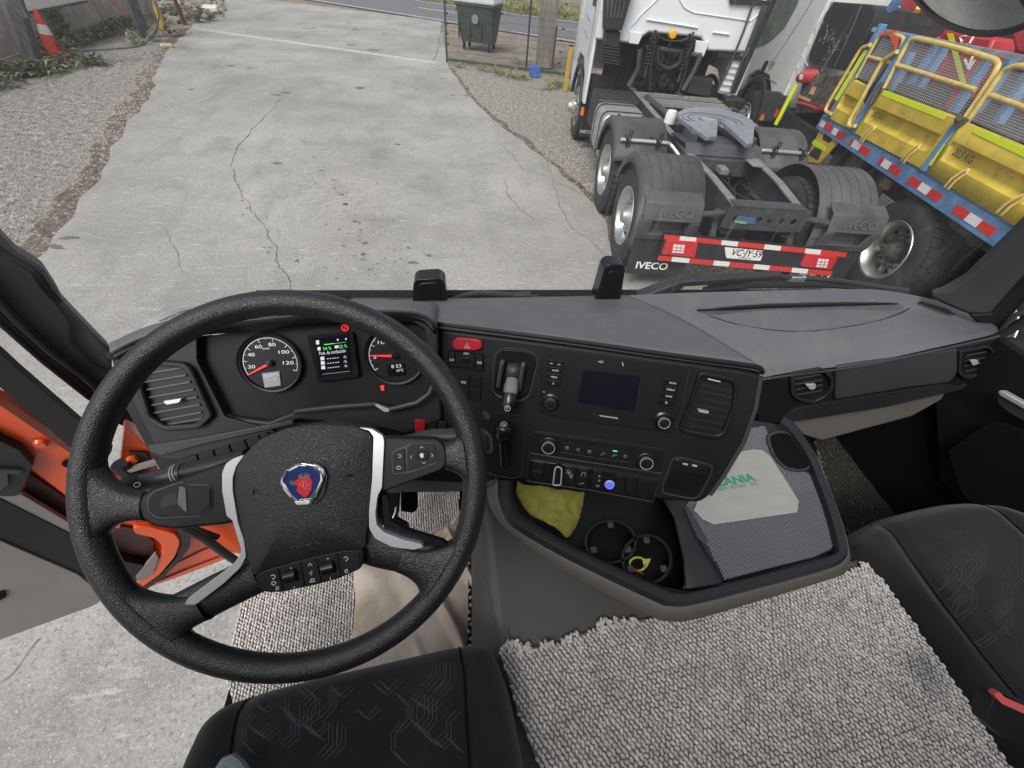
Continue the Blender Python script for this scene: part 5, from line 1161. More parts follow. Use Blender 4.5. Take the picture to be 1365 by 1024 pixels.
# passenger side top with the sunk tray
PD = Plane(PY(.66).p(1150, 500), (-.10, -.93, .30))
fp = [PD.p(u, v, .0) for u, v in [(1006, 506), (1050, 497), (1150, 484), (1250, 463), (1316, 448), (1330, 443)]]
bp_ = [PY(YG).p(u, v) for u, v in [(828, 394), (900, 391), (1000, 388), (1100, 386), (1165, 386), (1215, 393), (1260, 404), (1300, 420)]]
REC = rpoly([(925, 413), (1020, 405), (1120, 403), (1196, 404), (1216, 410), (1190, 422), (1140, 434), (1085, 441), (1030, 440), (985, 432)], 8, 3)
def sunk(p, s, t):
    u, v = proj(p); d = pdist(u, v, REC); return p-Vector((0, 0, .024*sstep(-.8, 1.2, d)))
mp_ = [a.lerp(b_, .5)+Vector((0, 0, .006)) for a, b_ in zip(resamp(bp_, 9), resamp(fp, 9))]; mp2 = [a.lerp(b_, .86)+Vector((0, 0, .008)) for a, b_ in zip(resamp(bp_, 9), resamp(fp, 9))]
ptop = db('passenger_top', m_dtop, patch([bp_, mp_, mp2, fp], 260, 150, sunk), solid=.0)
# front face of the passenger dash, its long trim, vents
lip2 = [PD.p(u, v, .006) for u, v in [(1012, 507), (1050, 501), (1150, 488), (1250, 467), (1316, 452), (1331, 448)]]
db('front_edge_bead', m_dash3, MB().tube(smooth(lip2, 4), .004, 8))
db('passenger_front', m_dash, slab(PD, [(1000, 500), (1050, 503), (1150, 489), (1250, 468), (1316, 453), (1331, 449), (1333, 475), (1318, 500), (1272, 520), (1180, 543), (1060, 563), (1010, 568)], .05, -.004), bevel=.008)
tr = db('glovebox_trim', m_dash3, slab(PD, rpoly([(1115, 489), (1277, 465), (1277, 497), (1266, 510), (1210, 517), (1113, 533)], 3, 2), .02, .006), bevel=.004)
db('lower_trim', m_dash2, slab(PD, rpoly([(1108, 536), (1210, 520), (1266, 512), (1276, 517), (1310, 505), (1280, 520), (1180, 543), (1062, 562), (1040, 560), (1060, 545)], 3, 2), .02, .002), bevel=.003)
def vent(pl, outer, inner, slats, tab, name='air_vent', par=None, mo=m_dash2, off=.008, tabm=m_sat):
    v = db(name, mo, ring_slab(pl, rpoly(outer, 5, 4), .84, .03, off), bevel=.003)
    slab(pl, inner, .004, -.022).build('vent_back', m_seal, v)
    for a, c in slats: MB().beam(pl.p(*a, -.008), pl.p(*c, -.008), .003, .016, up=(0, -.5, .5)).build('slat', m_dash3, v)
    if tab:
        slab(pl, rpoly(tab, 1.5, 2), .008, .008).build('tab', tabm, v, bevel=.001)
    return v
o_ = [(1054, 498), (1098, 491), (1112, 503), (1112, 518), (1103, 530), (1086, 539), (1066, 535), (1055, 528)]
i_ = [(1058, 500), (1097, 495), (1108, 505), (1108, 517), (1100, 527), (1085, 534), (1067, 531), (1058, 526)]
vent(PD, o_, i_, [((1058, 505), (1092, 499)), ((1058, 512), (1094, 506)), ((1059, 519), (1094, 513)), ((1060, 526), (1094, 520))], [(1074, 513), (1088, 512), (1087, 519), (1080, 520)])
o_ = [(1279, 468), (1318, 461), (1326, 465), (1325, 484), (1316, 498), (1290, 507), (1278, 500)]
i_ = [(1282, 471), (1317, 465), (1322, 468), (1321, 483), (1313, 494), (1290, 503), (1282, 498)]
vent(PD, o_, i_, [((1284, 474), (1312, 469)), ((1283, 481), (1314, 476)), ((1282, 488), (1314, 482)), ((1283, 495), (1308, 490))], [(1294, 481), (1304, 480), (1305, 485), (1297, 488)])
db('knee_panel', m_beige, slab(PD, [(1050, 558), (1180, 541), (1262, 520), (1258, 532), (1215, 556), (1095, 588), (1070, 580)], .02, -.03), bevel=.006)
# left end: air vent, switch row, lower cover
LE = CL
db('left_fascia', m_dash2, slab(LE, rpoly([(152, 478), (224, 455), (262, 450), (262, 480), (300, 556), (360, 572), (372, 580), (345, 588), (250, 612), (215, 612), (205, 590), (190, 560), (160, 500)], 4, 3), .05, -.004), bevel=.006)
v_ = vent(LE, [(172, 490), (180, 478), (244, 484), (254, 492), (283, 556), (266, 572), (218, 576), (195, 562)], [(178, 490), (186, 482), (242, 488), (274, 555), (262, 566), (220, 570), (200, 560)], [((188, 500), (248, 490)), ((192, 510), (252, 500)), ((196, 520), (257, 509)), ((200, 530), (262, 519)), ((204, 540), (266, 529)), ((208, 550), (270, 539)), ((214, 560), (272, 549)), ((222, 566), (274, 557))], [(217, 535), (242, 531), (239, 537), (221, 540)])
db('fascia_band', m_dash3, slab(LE, [(196, 594), (262, 584), (390, 560), (392, 566), (270, 593), (214, 608), (200, 603)], .006, .002), bevel=.002)
db('lower_cover', m_dash, slab(LE, [(200, 600), (270, 590), (392, 562), (420, 566), (440, 600), (330, 660), (235, 650), (212, 630)], .04, -.012), bevel=.006)
for i, (a, c) in enumerate(zip([(238, 613), (263, 607), (285, 601), (306, 594), (327, 587), (346, 581)], [(261, 607), (283, 601), (304, 594), (325, 587), (344, 581), (356, 577)])):
    s_ = db('blank_switch', m_btn, slab(LE, rpoly([a, c, (c[0]+7, c[1]+15), (a[0]+7, a[1]+15)], 1.2, 2), .012, .004), bevel=.0012)
pins('switch_icon', LE, [[(279, 612), (277, 614), (280, 616)]], m_ico, dash, off=.005)
# column shroud behind the wheel hub
db('column_shroud', m_dash, MB().loft([[LE.p(u, v, o) for u, v in [(330, 640), (345, 585), (420, 562), (500, 575), (520, 640)]] for o in (-.08, .10)]), solid=.004, bevel=.004)
db('binnacle_floor', m_dash2, slab(LE, [(290, 545), (309, 556), (358, 562), (393, 548), (499, 539), (520, 546), (558, 536), (576, 515), (584, 500), (590, 560), (540, 580), (500, 570), (400, 560), (300, 590)], .03, -.010), bevel=.005)
db('shroud_edge', m_dash3, MB().tube([LE.p(u, v, .012) for u, v in [(393, 549), (445, 543), (499, 539), (520, 546), (556, 537), (572, 525), (580, 508)]], .005, 8))
db('shroud_highlight', m_sat, slab(LE, [(499, 540), (503, 539), (519, 546), (518, 549), (512, 549)], .004, .018))
# instrument cluster
cl = db('instrument_cluster', m_dash, slab(CL, rpoly([(238, 455), (345, 437), (541, 426), (566, 430), (580, 445), (578, 512), (556, 534), (520, 544), (499, 538), (393, 547), (358, 562), (309, 556), (292, 545)], 4, 3), .02, -.022))
cl['label'] = 'instrument cluster with two round dials and a small centre screen'
def circ(c, rpx, pl, off, n=40, a0=0, a1=360):
    C = pl.p(*c, off); R = (pl.p(c[0]+rpx, c[1], off)-pl.p(c[0]-rpx, c[1], off)).length/2
    ex = Vector((1, 0, 0)); ex = (ex-pl.n*ex.dot(pl.n)).normalized(); ey = pl.n.cross(ex)
    return C, R, ex, ey
def dial(c, rpx, nums, a0, a1, n_major, lcd, needle, name, minor):
    C, R, ex, ey = circ(c, rpx, CL, -.018)
    d = MB().lathe([(0, 0), (R*.99, 0), (R*1.02, .004), (R*1.09, .005), (R*1.12, 0)], 48, C, CL.n).build(name, m_gloss if False else m_btn, cl)
    P = lambda r, a, h=.001: C+(ex*math.cos(rad(a))+ey*math.sin(rad(a)))*R*r+CL.n*h
    b = MB().tube([P(.93, a0+(a1-a0)*i/40) for i in range(41)], .0006, 4)
    n = n_major*minor
    for i in range(n+1):
        a = a0+(a1-a0)*i/n; L_ = .80 if i % minor == 0 else .87; b.tube([P(.93, a), P(L_, a)], .0006 if i % minor == 0 else .0004, 4)
    b.build('scale_marks', m_glow, cl)
    for s, a, r_ in nums:
        q = P(r_, a); w = (.0030 if s != 'km/h' else .0014)*len(s); text3(s, q-ex*w/1-ey*.003, q+ex*w/1-ey*.003, CL.n, m_glow, 'dial_number', cl, h=.0062 if s != 'km/h' else .0034)
    for q in lcd[:1]: slab(CL, q, .0015, -.0155).build('lcd', lcd[1], cl)
    a_, tip, tail = needle
    MB().prism([P(tip, a_-1, .006), P(tip, a_+1, .006), P(.05, a_+90, .006), P(tail, a_+180, .006), P(.05, a_-90, .006)], -CL.n*.001).build('needle', m_glowr, cl)
    MB().lathe([(R*.13, 0), (R*.12, .006), (0, .0065)], 18, C+CL.n*.001, CL.n).build('needle_cap', m_gloss, cl)
    MB().lathe([(R*1.06, 0), (R*1.10, .006), (R*1.13, 0)], 48, C+CL.n*.002, CL.n).build('dial_ring', m_dash3, cl)
    return P
P1 = dial((361, 484), 38.5, [('20', 190, .68), ('40', 152, .70), ('60', 118, .70), ('80', 78, .70), ('100', 38, .66), ('120', 0, .62), ('km/h', 98, .58)], 207, -20, 7, [[(349, 498), (372, 495), (374, 514), (353, 517)], m_lcd], (207, .86, .12), 'speedometer', 2)
P2 = dial((527, 474), 37, [('10', 133, .68), ('5', 183, .74)], 215, -30, 4, [[(515, 484), (539, 482), (541, 500), (517, 502)], m_scr], (178, .90, .14), 'rev_counter', 5)
for s, a, c, m_ in (('203075', (353, 503.5), (371, 501.5), m_ink), ('1113', (358, 508.5), (369, 507), m_ink)): text3(s, CL.p(*a, -.0145), CL.p(*c, -.0145), CL.n, m_icod if False else m_wink, 'lcd_digits', cl, h=.005)
text3('8 53', CL.p(522, 491, -.0135), CL.p(535, 489.5, -.0135), CL.n, m_glow, 'lcd_digits', cl, h=.0062); text3('10°C', CL.p(529, 496, -.0135), CL.p(538, 495, -.0135), CL.n, m_glow, 'lcd_digits', cl, h=.005)
fr_ = slab(CL, rpoly([(408, 448), (470, 442), (479, 503), (424, 510)], 4, 3), .012, -.010).build('screen_bezel', m_gloss, cl, bevel=.003)
slab(CL, [(418, 451), (464, 446), (469, 498), (426, 504)], .001, -.0085).build('screen', m_scr, cl)
tx = lambda s, a, c, m_, h=.005: text3(s, CL.p(*a, -.008), CL.p(*c, -.008), CL.n, m_, 'screen_text', cl, h=h)
tx('34 %', (431, 467), (442, 466), m_glowg, .0055); tx('22 %', (452, 464.5), (463, 463), m_glowg, .0055); tx('Punt. de conducción', (426, 473.5), (461, 469.5), m_glow, .0062)
for k, (y_) in enumerate((480, 486, 492)):
    tx('•••••', (436+k*.5, y_), (452+k*.5, y_-1.8), m_glow, .004); tx('-%', (457.5+k*.6, y_-2.2), (462+k*.6, y_-2.8), m_glow, .0045)
    slab(CL, [(427+k*.5, y_-4), (432+k*.5, y_-4.6), (432.5+k*.5, y_), (427.5+k*.5, y_+.6)], .0004, -.0076).build('screen_icon', m_glow, cl)
pins('screen_line', CL, [[(432, 459.5), (446, 458)]], m_glowg, cl, w=.0008, off=-.0075); pins('screen_line', CL, [[(446, 458), (462, 456)], [(430, 499), (466, 495)]], m_icod, cl, w=.0006, off=-.0075)
for q in ([(421, 454), (425, 453.5), (425.5, 459), (421.5, 459.5)], [(446, 461), (451, 460.5), (451, 464), (446.5, 464.5)], [(423, 463), (427, 462.5), (427.5, 467), (423.5, 467.5)], [(449, 452), (451, 451.8), (451.4, 454), (449.4, 454.2)], [(460, 451), (462, 450.8), (462.4, 453), (460.4, 453.2)]): slab(CL, q, .0004, -.0076).build('screen_icon', m_glow, cl)
C, R, ex, ey = circ((460, 437), 4.2, CL, -.018)
MB().tube([C+(ex*math.cos(i/8*math.pi)+ey*math.sin(i/8*math.pi))*R for i in range(17)], .0012, 5).build('park_brake_light', m_glowr, cl); pins('park_brake_light', CL, [[(458.6, 435), (461, 435), (461.5, 437), (459, 437.5), (459, 440)]], m_glowr, cl, w=.0007, off=-.0175)
slab(CL, rpoly([(507, 514), (512, 513.5), (512, 521), (508, 521)], 1.5, 2), .001, -.016).build('warning_light', m_glowr, cl)
slab(CL, [(554, 480), (558, 481), (557, 483)], .001, -.016).build('warning_light', m_glowr, cl)
# ---------------------------------------------------------------- centre panel
cp = db('centre_panel', m_dash, slab(CO, rpoly([(585, 438), (650, 446), (760, 460), (880, 477), (1000, 494), (1017, 499), (1009, 545), (993, 590), (966, 636), (948, 661), (934, 671), (880, 668), (790, 652), (700, 641), (640, 632), (596, 606), (588, 560), (584, 500)], 7, 4), .025, .0), bevel=.008)
cp['label'] = 'angled black centre panel with radio, climate controls and switches'
# faces further out: lit right cheek
db('panel_cheek', m_dash3, MB().tube([CO.p(u, v, -.004) for u, v in [(1013, 502), (1006, 545), (990, 590), (964, 634), (946, 659)]], .005, 8))
def cslab(name, m, px, d=.004, off=.004, r=1.5, bevel=.001, par=None): return slab(CO, rpoly(px, r, 3) if r else px, d, off).build(name, m, par or cp, bevel=bevel)
def groove(px, par=None, w=.0009, m=m_seam, off=.0004, r=4): return MB().tube([CO.p(u, v, off) for u, v in rpoly(px, r, 4)], w, 5, closed=True).build('panel_gap', m, par or cp)
def knob(c, rpx, h, name='knob', ring=True, m=m_btn, par=None, rm=m_icod):
    a = CO.p(*c, .002); R = (CO.p(c[0]+rpx, c[1], .002)-CO.p(c[0]-rpx, c[1], .002)).length/2
    k = MB().lathe([(R*1.12, 0), (R*1.12, .003), (R, .004), (R*.94, h), (R*.8, h+.001), (0, h+.0006)], 28, a, CO.n).build(name, m, par or cp)
    if ring: MB().lathe([(R*.78, h+.0012), (R*.78, h+.0022), (R*.70, h+.0022), (R*.70, h+.0012)], 28, a, CO.n).build('knob_ring', rm, par or cp)
    return k
# hazard switch and its neighbours
cslab('hazard_switch', m_hazard, [(603, 456), (608, 450), (633, 452), (641, 454), (643, 464), (635, 468), (608, 467), (603, 462)], .008, .008, 2.5, .002)
pins('warning_triangle', CO, [[(619, 464), (622.5, 456.5), (627, 464.5), (619, 464)], [(621, 462.8), (622.6, 459), (624.8, 463.2), (621, 462.8)]], m_ico, cp, w=.0004, off=.0086)
groove([(598, 467), (645, 473), (645, 495), (597, 488)], r=3)
cslab('switch', m_btn, [(599, 469), (606, 469.5), (605, 487), (598, 485)]); cslab('switch', m_btn, [(610, 470), (633, 473), (632, 491), (609, 488)]); cslab('switch', m_btn, [(636, 474), (644, 475), (643, 493), (635, 491)])
cslab('switch_rocker', m_gloss, [(616, 477), (626, 478), (625, 484), (615, 483)], .004, .008)
text3('0.0', CO.p(599.5, 481, .0044), CO.p(605, 481.5, .0044), CO.n, m_ico, 'switch_icon', cp, h=.0045); text3('OFF', CO.p(618, 472.5, .0044), CO.p(625, 473.4, .0044), CO.n, m_ico, 'switch_icon', cp, h=.004); text3('00', CO.p(636, 485, .0044), CO.p(642, 485.6, .0044), CO.n, m_ico, 'switch_icon', cp, h=.005)
for a in ((611, 500), (627, 502), (610, 517), (626, 519)): cslab('blank_switch', m_btn, [a, (a[0]+14.5, a[1]+1.6), (a[0]+14, a[1]+15.6), (a[0]-.6, a[1]+14)])
text3('00', CO.p(615, 511, .0044), CO.p(621, 511.6, .0044), CO.n, m_ico, 'switch_icon', cp, h=.005)
# parking brake recess, twin bars and lever
rec = cslab('brake_recess', m_gloss, [(662, 474), (670, 466), (700, 468), (712, 474), (715, 482), (704, 526), (694, 532), (664, 526), (658, 518)], .004, .003, 6)
groove([(660, 473), (670, 464), (701, 466), (714, 473), (717, 482), (706, 528), (694, 535), (662, 528), (656, 519)], m=m_dash3, w=.0016, r=6)
for a, c in (((670, 481), (664, 516)), ((698, 484), (692, 520))): MB().tube([CO.p(*a, .012), CO.p((a[0]*.9+c[0]*.1), (a[1]*.9+c[1]*.1), .016), CO.p(*c, .012)], .0045, 10).build('recess_bar', m_dash3, cp)
MB().loft([[CO.p(u, v, o) for u, v, o in r_] for r_ in ([(676, 484, .004), (693, 486, .004)], [(676, 488, .016), (693, 490, .016)], [(675, 497, .018), (692, 499, .018)], [(674, 508, .014), (690, 510, .014)])]).build('lever_cover', m_dash3, cp, solid=.004)
lev = db('parking_brake_lever', mat('lever_grey', (.20, .21, .22), .3, metal=.3), MB().tube([CO.p(683, 506, .020), CO.p(681, 517, .034), CO.p(680, 527, .044)], [.011, .013, .0125], 14, flat=.7), sharp=60)
MB().tube([CO.p(680, 525, .044), CO.p(679, 533, .050), CO.p(677, 541, .052), CO.p(676.5, 545, .050)], [.0125, .0135, .013, .009], 14, flat=.75).build('lever_grip', m_gloss, lev)
text3('P', CO.p(674.8, 546.2, .068), CO.p(677.8, 546.4, .068), CO.n, m_ico, 'lever_symbol', lev, h=.006); MB().tube([CO.p(676.3, 544.4, .068)+ (Vector((1, 0, 0))*math.cos(t*.524)+CO.n.cross(Vector((1, 0, 0))).normalized()*math.sin(t*.524))*.0052 for t in range(12)], .0005, 5, closed=True).build('lever_ring', m_ico, lev)
# second lever
groove([(652, 560), (664, 550), (700, 556), (700, 575), (696, 634), (684, 638), (652, 632), (640, 615)], m=m_dash2, w=.0016, r=5)
cslab('lever_bracket', m_dash3, [(643, 549), (650, 550), (655, 556), (651, 561), (646, 558)], .006, .006, 1)
l2 = db('gear_lever', m_gloss, MB().tube([CO.p(673, 620, .006), CO.p(672, 600, .014), CO.p(671, 586, .022)], [.010, .012, .012], 12), sharp=60)
MB().tube([CO.p(671, 585, .022), CO.p(671, 578, .028), CO.p(671, 568, .034), CO.p(671, 563.5, .034)], [.012, .0185, .0175, .008], 16).build('knob', m_gloss, l2, sharp=70)
MB().tube([CO.p(671.5, 565.5, .054)+(Vector((1, 0, 0))*math.cos(t*.524)*1.3+CO.n.cross(Vector((1, 0, 0))).normalized()*math.sin(t*.524))*.0042 for t in range(12)], .0005, 5, closed=True).build('knob_ring', m_ico, l2)
text3('N', CO.p(670.4, 567.3, .054), CO.p(673, 567.4, .054), CO.n, m_ico, 'knob_symbol', l2, h=.0045)
# infotainment unit
inf = cslab('infotainment_unit', m_btn, [(727, 462), (800, 473), (921, 490), (912, 540), (901, 572), (894, 578), (860, 573), (725, 554), (715, 545), (718, 510)], .003, .003, 4)
inf['label'] = 'infotainment unit with dark screen and two rotary knobs'
cslab('screen', m_navscr, [(777, 493), (855, 502), (847, 550), (769, 536)], .001, .0035, 2, 0, inf)
pins('screen_edge', CO, [[(855, 503), (851, 530), (847, 549)], [(777, 493), (773, 513)]], m_dash3, inf, w=.0005, off=.0046)
pins('panel_corner_glint', CO, [[(727, 463.5), (722, 480), (718, 511), (716, 544)], [(919, 492), (911, 538), (901, 570)]], m_dash3, inf, w=.0006, off=.0034)
for i in range(4):
    f = lambda u, v: (u-1.3*i*.9, v+i*8.7)
    if i == 0:
        cslab('button', m_gloss, [f(730, 480), f(740, 481), f(739.5, 488), f(729.5, 487)], .003, .006, 1, .0006, inf); cslab('button', m_gloss, [f(741.5, 481), f(751, 482.5), f(750.5, 489.5), f(741, 488.5)], .003, .006, 1, .0006, inf)
    else: cslab('button', m_gloss, [f(730, 480), f(751, 483), f(750.5, 489.5), f(729, 487)], .003, .006, 1, .0006, inf)
    f2_ = lambda u, v: (u-2.2*i*.9, v+i*9.0)
    cslab('button', m_gloss, [f2_(885, 505), f2_(906, 508.5), f2_(905, 515.5), f2_(884, 512)], .003, .006, 1, .0006, inf)
def ctext(s, a, c, h=.0032, m=m_ico, off=.0062, par=None): return text3(s, CO.p(*a, off), CO.p(*c, off), CO.n, m, 'button_text', par or inf, h=h)
ctext('|◄', (733, 485.5), (737, 486)) if False else ctext('I<', (733.5, 485.6), (737, 486)); ctext('>I', (743, 487), (746.5, 487.4)); ctext('AUDIO', (736, 494.5), (744.5, 495.6)); ctext('MEDIA', (734.5, 503.5), (743, 504.6)); ctext('A', (736.3, 512.3), (738.8, 512.5), .004)
ctext('PHONE', (892, 511.2), (901, 512.6)); ctext('DISPLAY', (888.5, 520), (899.5, 521.6)); ctext('SETUP', (887, 529), (895.5, 530.3)); ctext('D', (886.5, 538), (889.5, 538.4), .004)
ctext('•O', (797, 483.5), (804, 484), .004); ctext('/', (830.5, 488.4), (833.3, 485.6), .006); ctext('o', (723.7, 523), (726, 523.3), .003)
slab(CO, [(786, 551.2), (797, 553), (797, 554.6), (786, 552.8)], .0006, .0042).build('logo_strip', m_chr, inf); slab(CO, [(799, 553.4), (824, 557), (824, 558.6), (799, 555)], .0006, .0042).build('logo_strip', m_icod, inf)
knob((734, 536), 9, .011, par=inf, rm=m_dash3); knob((883.5, 561), 10, .011, par=inf, rm=m_icod)
for c, r_ in (((734, 536), 9.5), ((883.5, 561), 10.5)): knob(c, r_*1.15, .003, 'knob_base', False, m_gloss, inf)
# climate row
hv = cslab('climate_panel', m_btn, [(711, 576), (800, 588), (888, 602), (881, 629), (876, 630), (790, 615), (708, 602)], .003, .003, 2); hv['label'] = 'climate control panel with two knobs'
groove([(709, 574), (800, 586), (889, 600), (882, 631), (790, 617), (706, 604)], m=m_dash2, w=.0010, r=2)
knob((731.5, 594), 11, .010, par=hv); knob((860.5, 614.5), 11.5, .010, par=hv)
for k, (u, v) in enumerate(((756, 597), (771, 599.5), (786, 602), (803.5, 604.5), (818.5, 606.5), (833.5, 608.5))):
    pins('climate_icon', CO, [[(u-2.3, v-1.8), (u+2, v-1.2), (u+1.6, v+2), (u-2.2, v+1.4), (u-2.3, v-1.8)], [(u-1, v), (u+1, v+.2)]] if k in (0, 2) else [[(u-2.4, v-.2), (u, v-2.2), (u+2.2, v), (u, v+1.9), (u-2.4, v-.2)]] if k in (1, 5) else [[(u-3, v+1.5), (u-.5, v+1.8), (u+1, v-2)], [(u+2.5, v+1.6), (u+3, v-.5)]], m_icod, hv, w=.00045, off=.0038)
    groove([(u-7.5, v-7), (u+6.5, v-5), (u+5.5, v+8), (u-8.5, v+6)], hv, .0004, m_dash2, .0034, 1)
slab(CO, [(817, 600.4), (823, 601.2), (823, 602.6), (817, 601.8)], .0008, .0042).build('green_led', m_glowg, hv)
# lower switch row
cslab('switch_row', m_gloss, [(706, 613), (790, 625), (876, 642), (870, 667), (866, 668), (790, 652), (703, 639)], .003, .002, 2)
groove([(704, 611), (790, 623), (878, 640), (871, 669), (790, 654), (701, 641)], m=m_dash2, w=.0010, r=2)
for q in ([(711, 616), (725, 618), (724, 627), (710, 625)], [(709, 628), (723, 630), (722, 639), (709, 637)], [(753, 622), (768, 624.5), (765, 646), (750, 644)], [(770, 625), (785, 627), (782, 649), (767, 647)], [(791, 628), (803, 630), (800, 651), (788, 650)], [(822, 634), (834, 636), (831, 657), (819, 655)], [(836, 637), (848, 639), (845, 660), (833, 658)], [(851, 640), (867, 643), (863, 664), (848, 661)]): cslab('blank_switch', m_btn, q, .004, .006)
pins('switch_icon', CO, [[(755, 626), (758, 632)], [(758, 625), (757, 632)], [(761, 627), (759.5, 633)], [(755, 629.5), (760.5, 630)], [(759, 632), (761, 638)], [(763, 631), (762, 638)], [(759, 635), (763, 635.5)]], m_icod, cp, w=.0005, off=.0066)
pins('switch_icon', CO, [[(775, 635), (775.5, 631), (778, 629.5), (780.5, 631.5), (780, 635.5)], [(772, 645), (775, 645.4)], [(776, 644), (778.5, 644.4)], [(798, 633.8), (800, 634), (799.6, 636), (797.8, 635.6), (798, 633.8)], [(798, 640), (800, 640.2), (799.6, 642), (797.8, 641.6), (798, 640)], [(795, 647), (799, 647.6), (798, 649.6), (796, 649), (795, 647)]], m_icod, cp, w=.0005, off=.0066)
db('rotary_selector', m_gloss, MB().prism([CO.p(u, v, .022) for u, v in rpoly([(740, 624), (744, 622), (749, 625), (747.5, 647), (737, 647)], 2.5, 3)], -CO.n*.016), bevel=.002)
MB().tube([CO.p(u, v, .0225) for u, v in rpoly([(740, 624), (744, 622), (749, 625), (747.5, 647), (737, 647)], 2.5, 3)], .0014, 6, closed=True).build('selector_rim', m_sat, cp)
C = CO.p(812.5, 645.5, .006); R_ = .0085
MB().lathe([(R_, 0), (R_*1.15, .002), (R_, .004), (R_*.9, .003), (0, .003)], 24, C, CO.n).build('start_button_ring', m_sat, cp); MB().lathe([(R_*.8, .003), (R_*.8, .0048), (0, .0056)], 20, C, CO.n).build('start_button', m_blueled, cp)
# usb niche
ni = cslab('usb_niche', m_gloss, [(899, 613), (908, 612), (948, 623), (946, 632), (931, 660), (922, 663), (886, 655), (885, 649)], .004, .003, 3)
groove([(897, 611), (908, 610), (950, 621), (948, 632), (932, 662), (922, 665), (884, 657), (883, 649)], m=m_dash3, w=.0014, r=4)
cslab('usb_plate', m_btn, [(901, 614), (945, 624), (941, 634), (897, 626)], .003, .006); cslab('niche_dark', m_seam, [(897, 628), (932, 636), (922, 655), (888, 649)], .001, .0045)
for u, v in ((914, 618.5), (926.5, 620.5)): pins('usb_port', CO, [[(u-3.5, v-1), (u+3, v+.2), (u+2.6, v+1.6), (u-3.4, v+.6), (u-3.5, v-1)]], m_ico, cp, w=.0006, off=.0068)
# console air vent
o_ = [(932, 496), (944, 496), (980, 504), (985, 512), (982, 545), (966, 584), (956, 587), (912, 579), (905, 574), (922, 530)]
i_ = [(936, 502), (974, 508), (976, 520), (972, 545), (957, 578), (914, 572), (925, 535)]
v2 = vent(CO, o_, i_, [((934, 512), (972, 520)), ((932, 520), (971, 528)), ((929, 529), (969, 537)), ((926, 538), (967, 546)), ((923, 547), (964, 555)), ((919, 556), (960, 564)), ((916, 565), (956, 572))], [(930, 546), (946, 549), (944, 552), (932, 550)], 'console_vent', cp, m_dash, .006, m_icod)
pins('vent_glint', CO, [[(943, 505), (960, 509)]], m_chr, v2, w=.0012, off=.008)
# small red guarded switch and blank row right of the shroud
db('blank_switch', m_btn, slab(CL, rpoly([(546, 561), (553, 561), (553, 577), (546, 577)], 1, 2), .01, -.012), bevel=.001); db('red_switch', m_hazard, slab(CL, rpoly([(553, 560), (567, 560), (566, 577), (553, 577)], 1, 2), .012, -.006), bevel=.0012)
for u in (569, 583, 597): db('blank_switch', m_btn, slab(CL, rpoly([(u, 561), (u+13, 561.5), (u+12, 577), (u, 577)], 1, 2), .01, -.012), bevel=.001)
db('lower_dash', m_dash, slab(CL, rpoly([(500, 545), (600, 545), (640, 600), (660, 640), (640, 645), (540, 640), (500, 600)], 5, 3), .04, -.03), bevel=.004)
db('knee_strip', m_beige, slab(CL, [(520, 640), (664, 640), (664, 656), (540, 657), (510, 660)], .02, -.055), bevel=.004)

# ---------------------------------------------------------------- steering wheel
WT = .8344; WC = rel(-.2163, .2486, -.4594); WPn = Vector((0, -math.cos(WT), math.sin(WT)))
WPl = Plane(WC, WPn); sw = root('steering_wheel', WC, 0, 'black leather steering wheel with silver trim and griffin badge in front of the driver seat', 'steering wheel')
ex, ey = Vector((1, 0, 0)), WPn.cross(Vector((1, 0, 0)))
if ey.z < 0: ey = -ey
rows = []; NR, NS = 96, 24
for i in range(NR):
    a = i/NR*2*math.pi; d = ex*math.cos(a)+ey*math.sin(a); row = []
    for k in range(NS):
        t = k/NS*2*math.pi; rr = .0150+.0006*math.cos(2*t); row.append(WC+d*(.2250+rr*math.cos(t))+WPn*(rr*1.12*math.sin(t)))
    rows.append(row)
rows.append(rows[0]); MB().loft(rows, closed=True).build('rim', m_leather, sw)
def wtube(px, R, m, name, off=0, flat=.55, seg=20, sub=5):
    P = smooth([WPl.p(u, v, off) for u, v in px], sub); n = len(P); rr = [R[min(len(R)-2, int(i/(n-1)*(len(R)-1)))] for i in range(n)]
    rr = []
    for i in range(n):
        x = i/(n-1)*(len(R)-1); j = min(len(R)-2, int(x)); f = x-j; f = f*f*(3-2*f); rr.append(R[j]*(1-f)+R[j+1]*f)
    return MB().tube(P, rr, seg, flat=flat, upv=WPn, caps=True).build(name, m, sw, sharp=70)
if 0: wtube([(124, 655), (142, 659), (160, 663), (180, 667), (200, 670)], [.034, .034, .030, .027, .025], m_leather, 'spoke_grip', -.002, .50)
if 0: wtube([(632, 632), (618, 622), (603, 614), (592, 610), (580, 606)], [.032, .032, .028, .024, .022], m_leather, 'spoke_grip', -.002, .50)
wtube([(580, 746), (565, 743), (545, 740), (500, 730), (470, 715)], [.020, .0235, .0235, .0235, .023], m_leather, 'spoke_grip', -.004, .42)
wtube([(225, 826), (240, 817), (265, 804), (300, 786), (345, 765)], [.020, .0235, .0235, .0235, .023], m_leather, 'spoke_grip', -.004, .42)
wslab = lambda name, m, px, d, off, r=2, bevel=.0015, par=None: slab(WPl, rpoly(px, r, 3), d, off).build(name, m, par or sw, bevel=bevel)
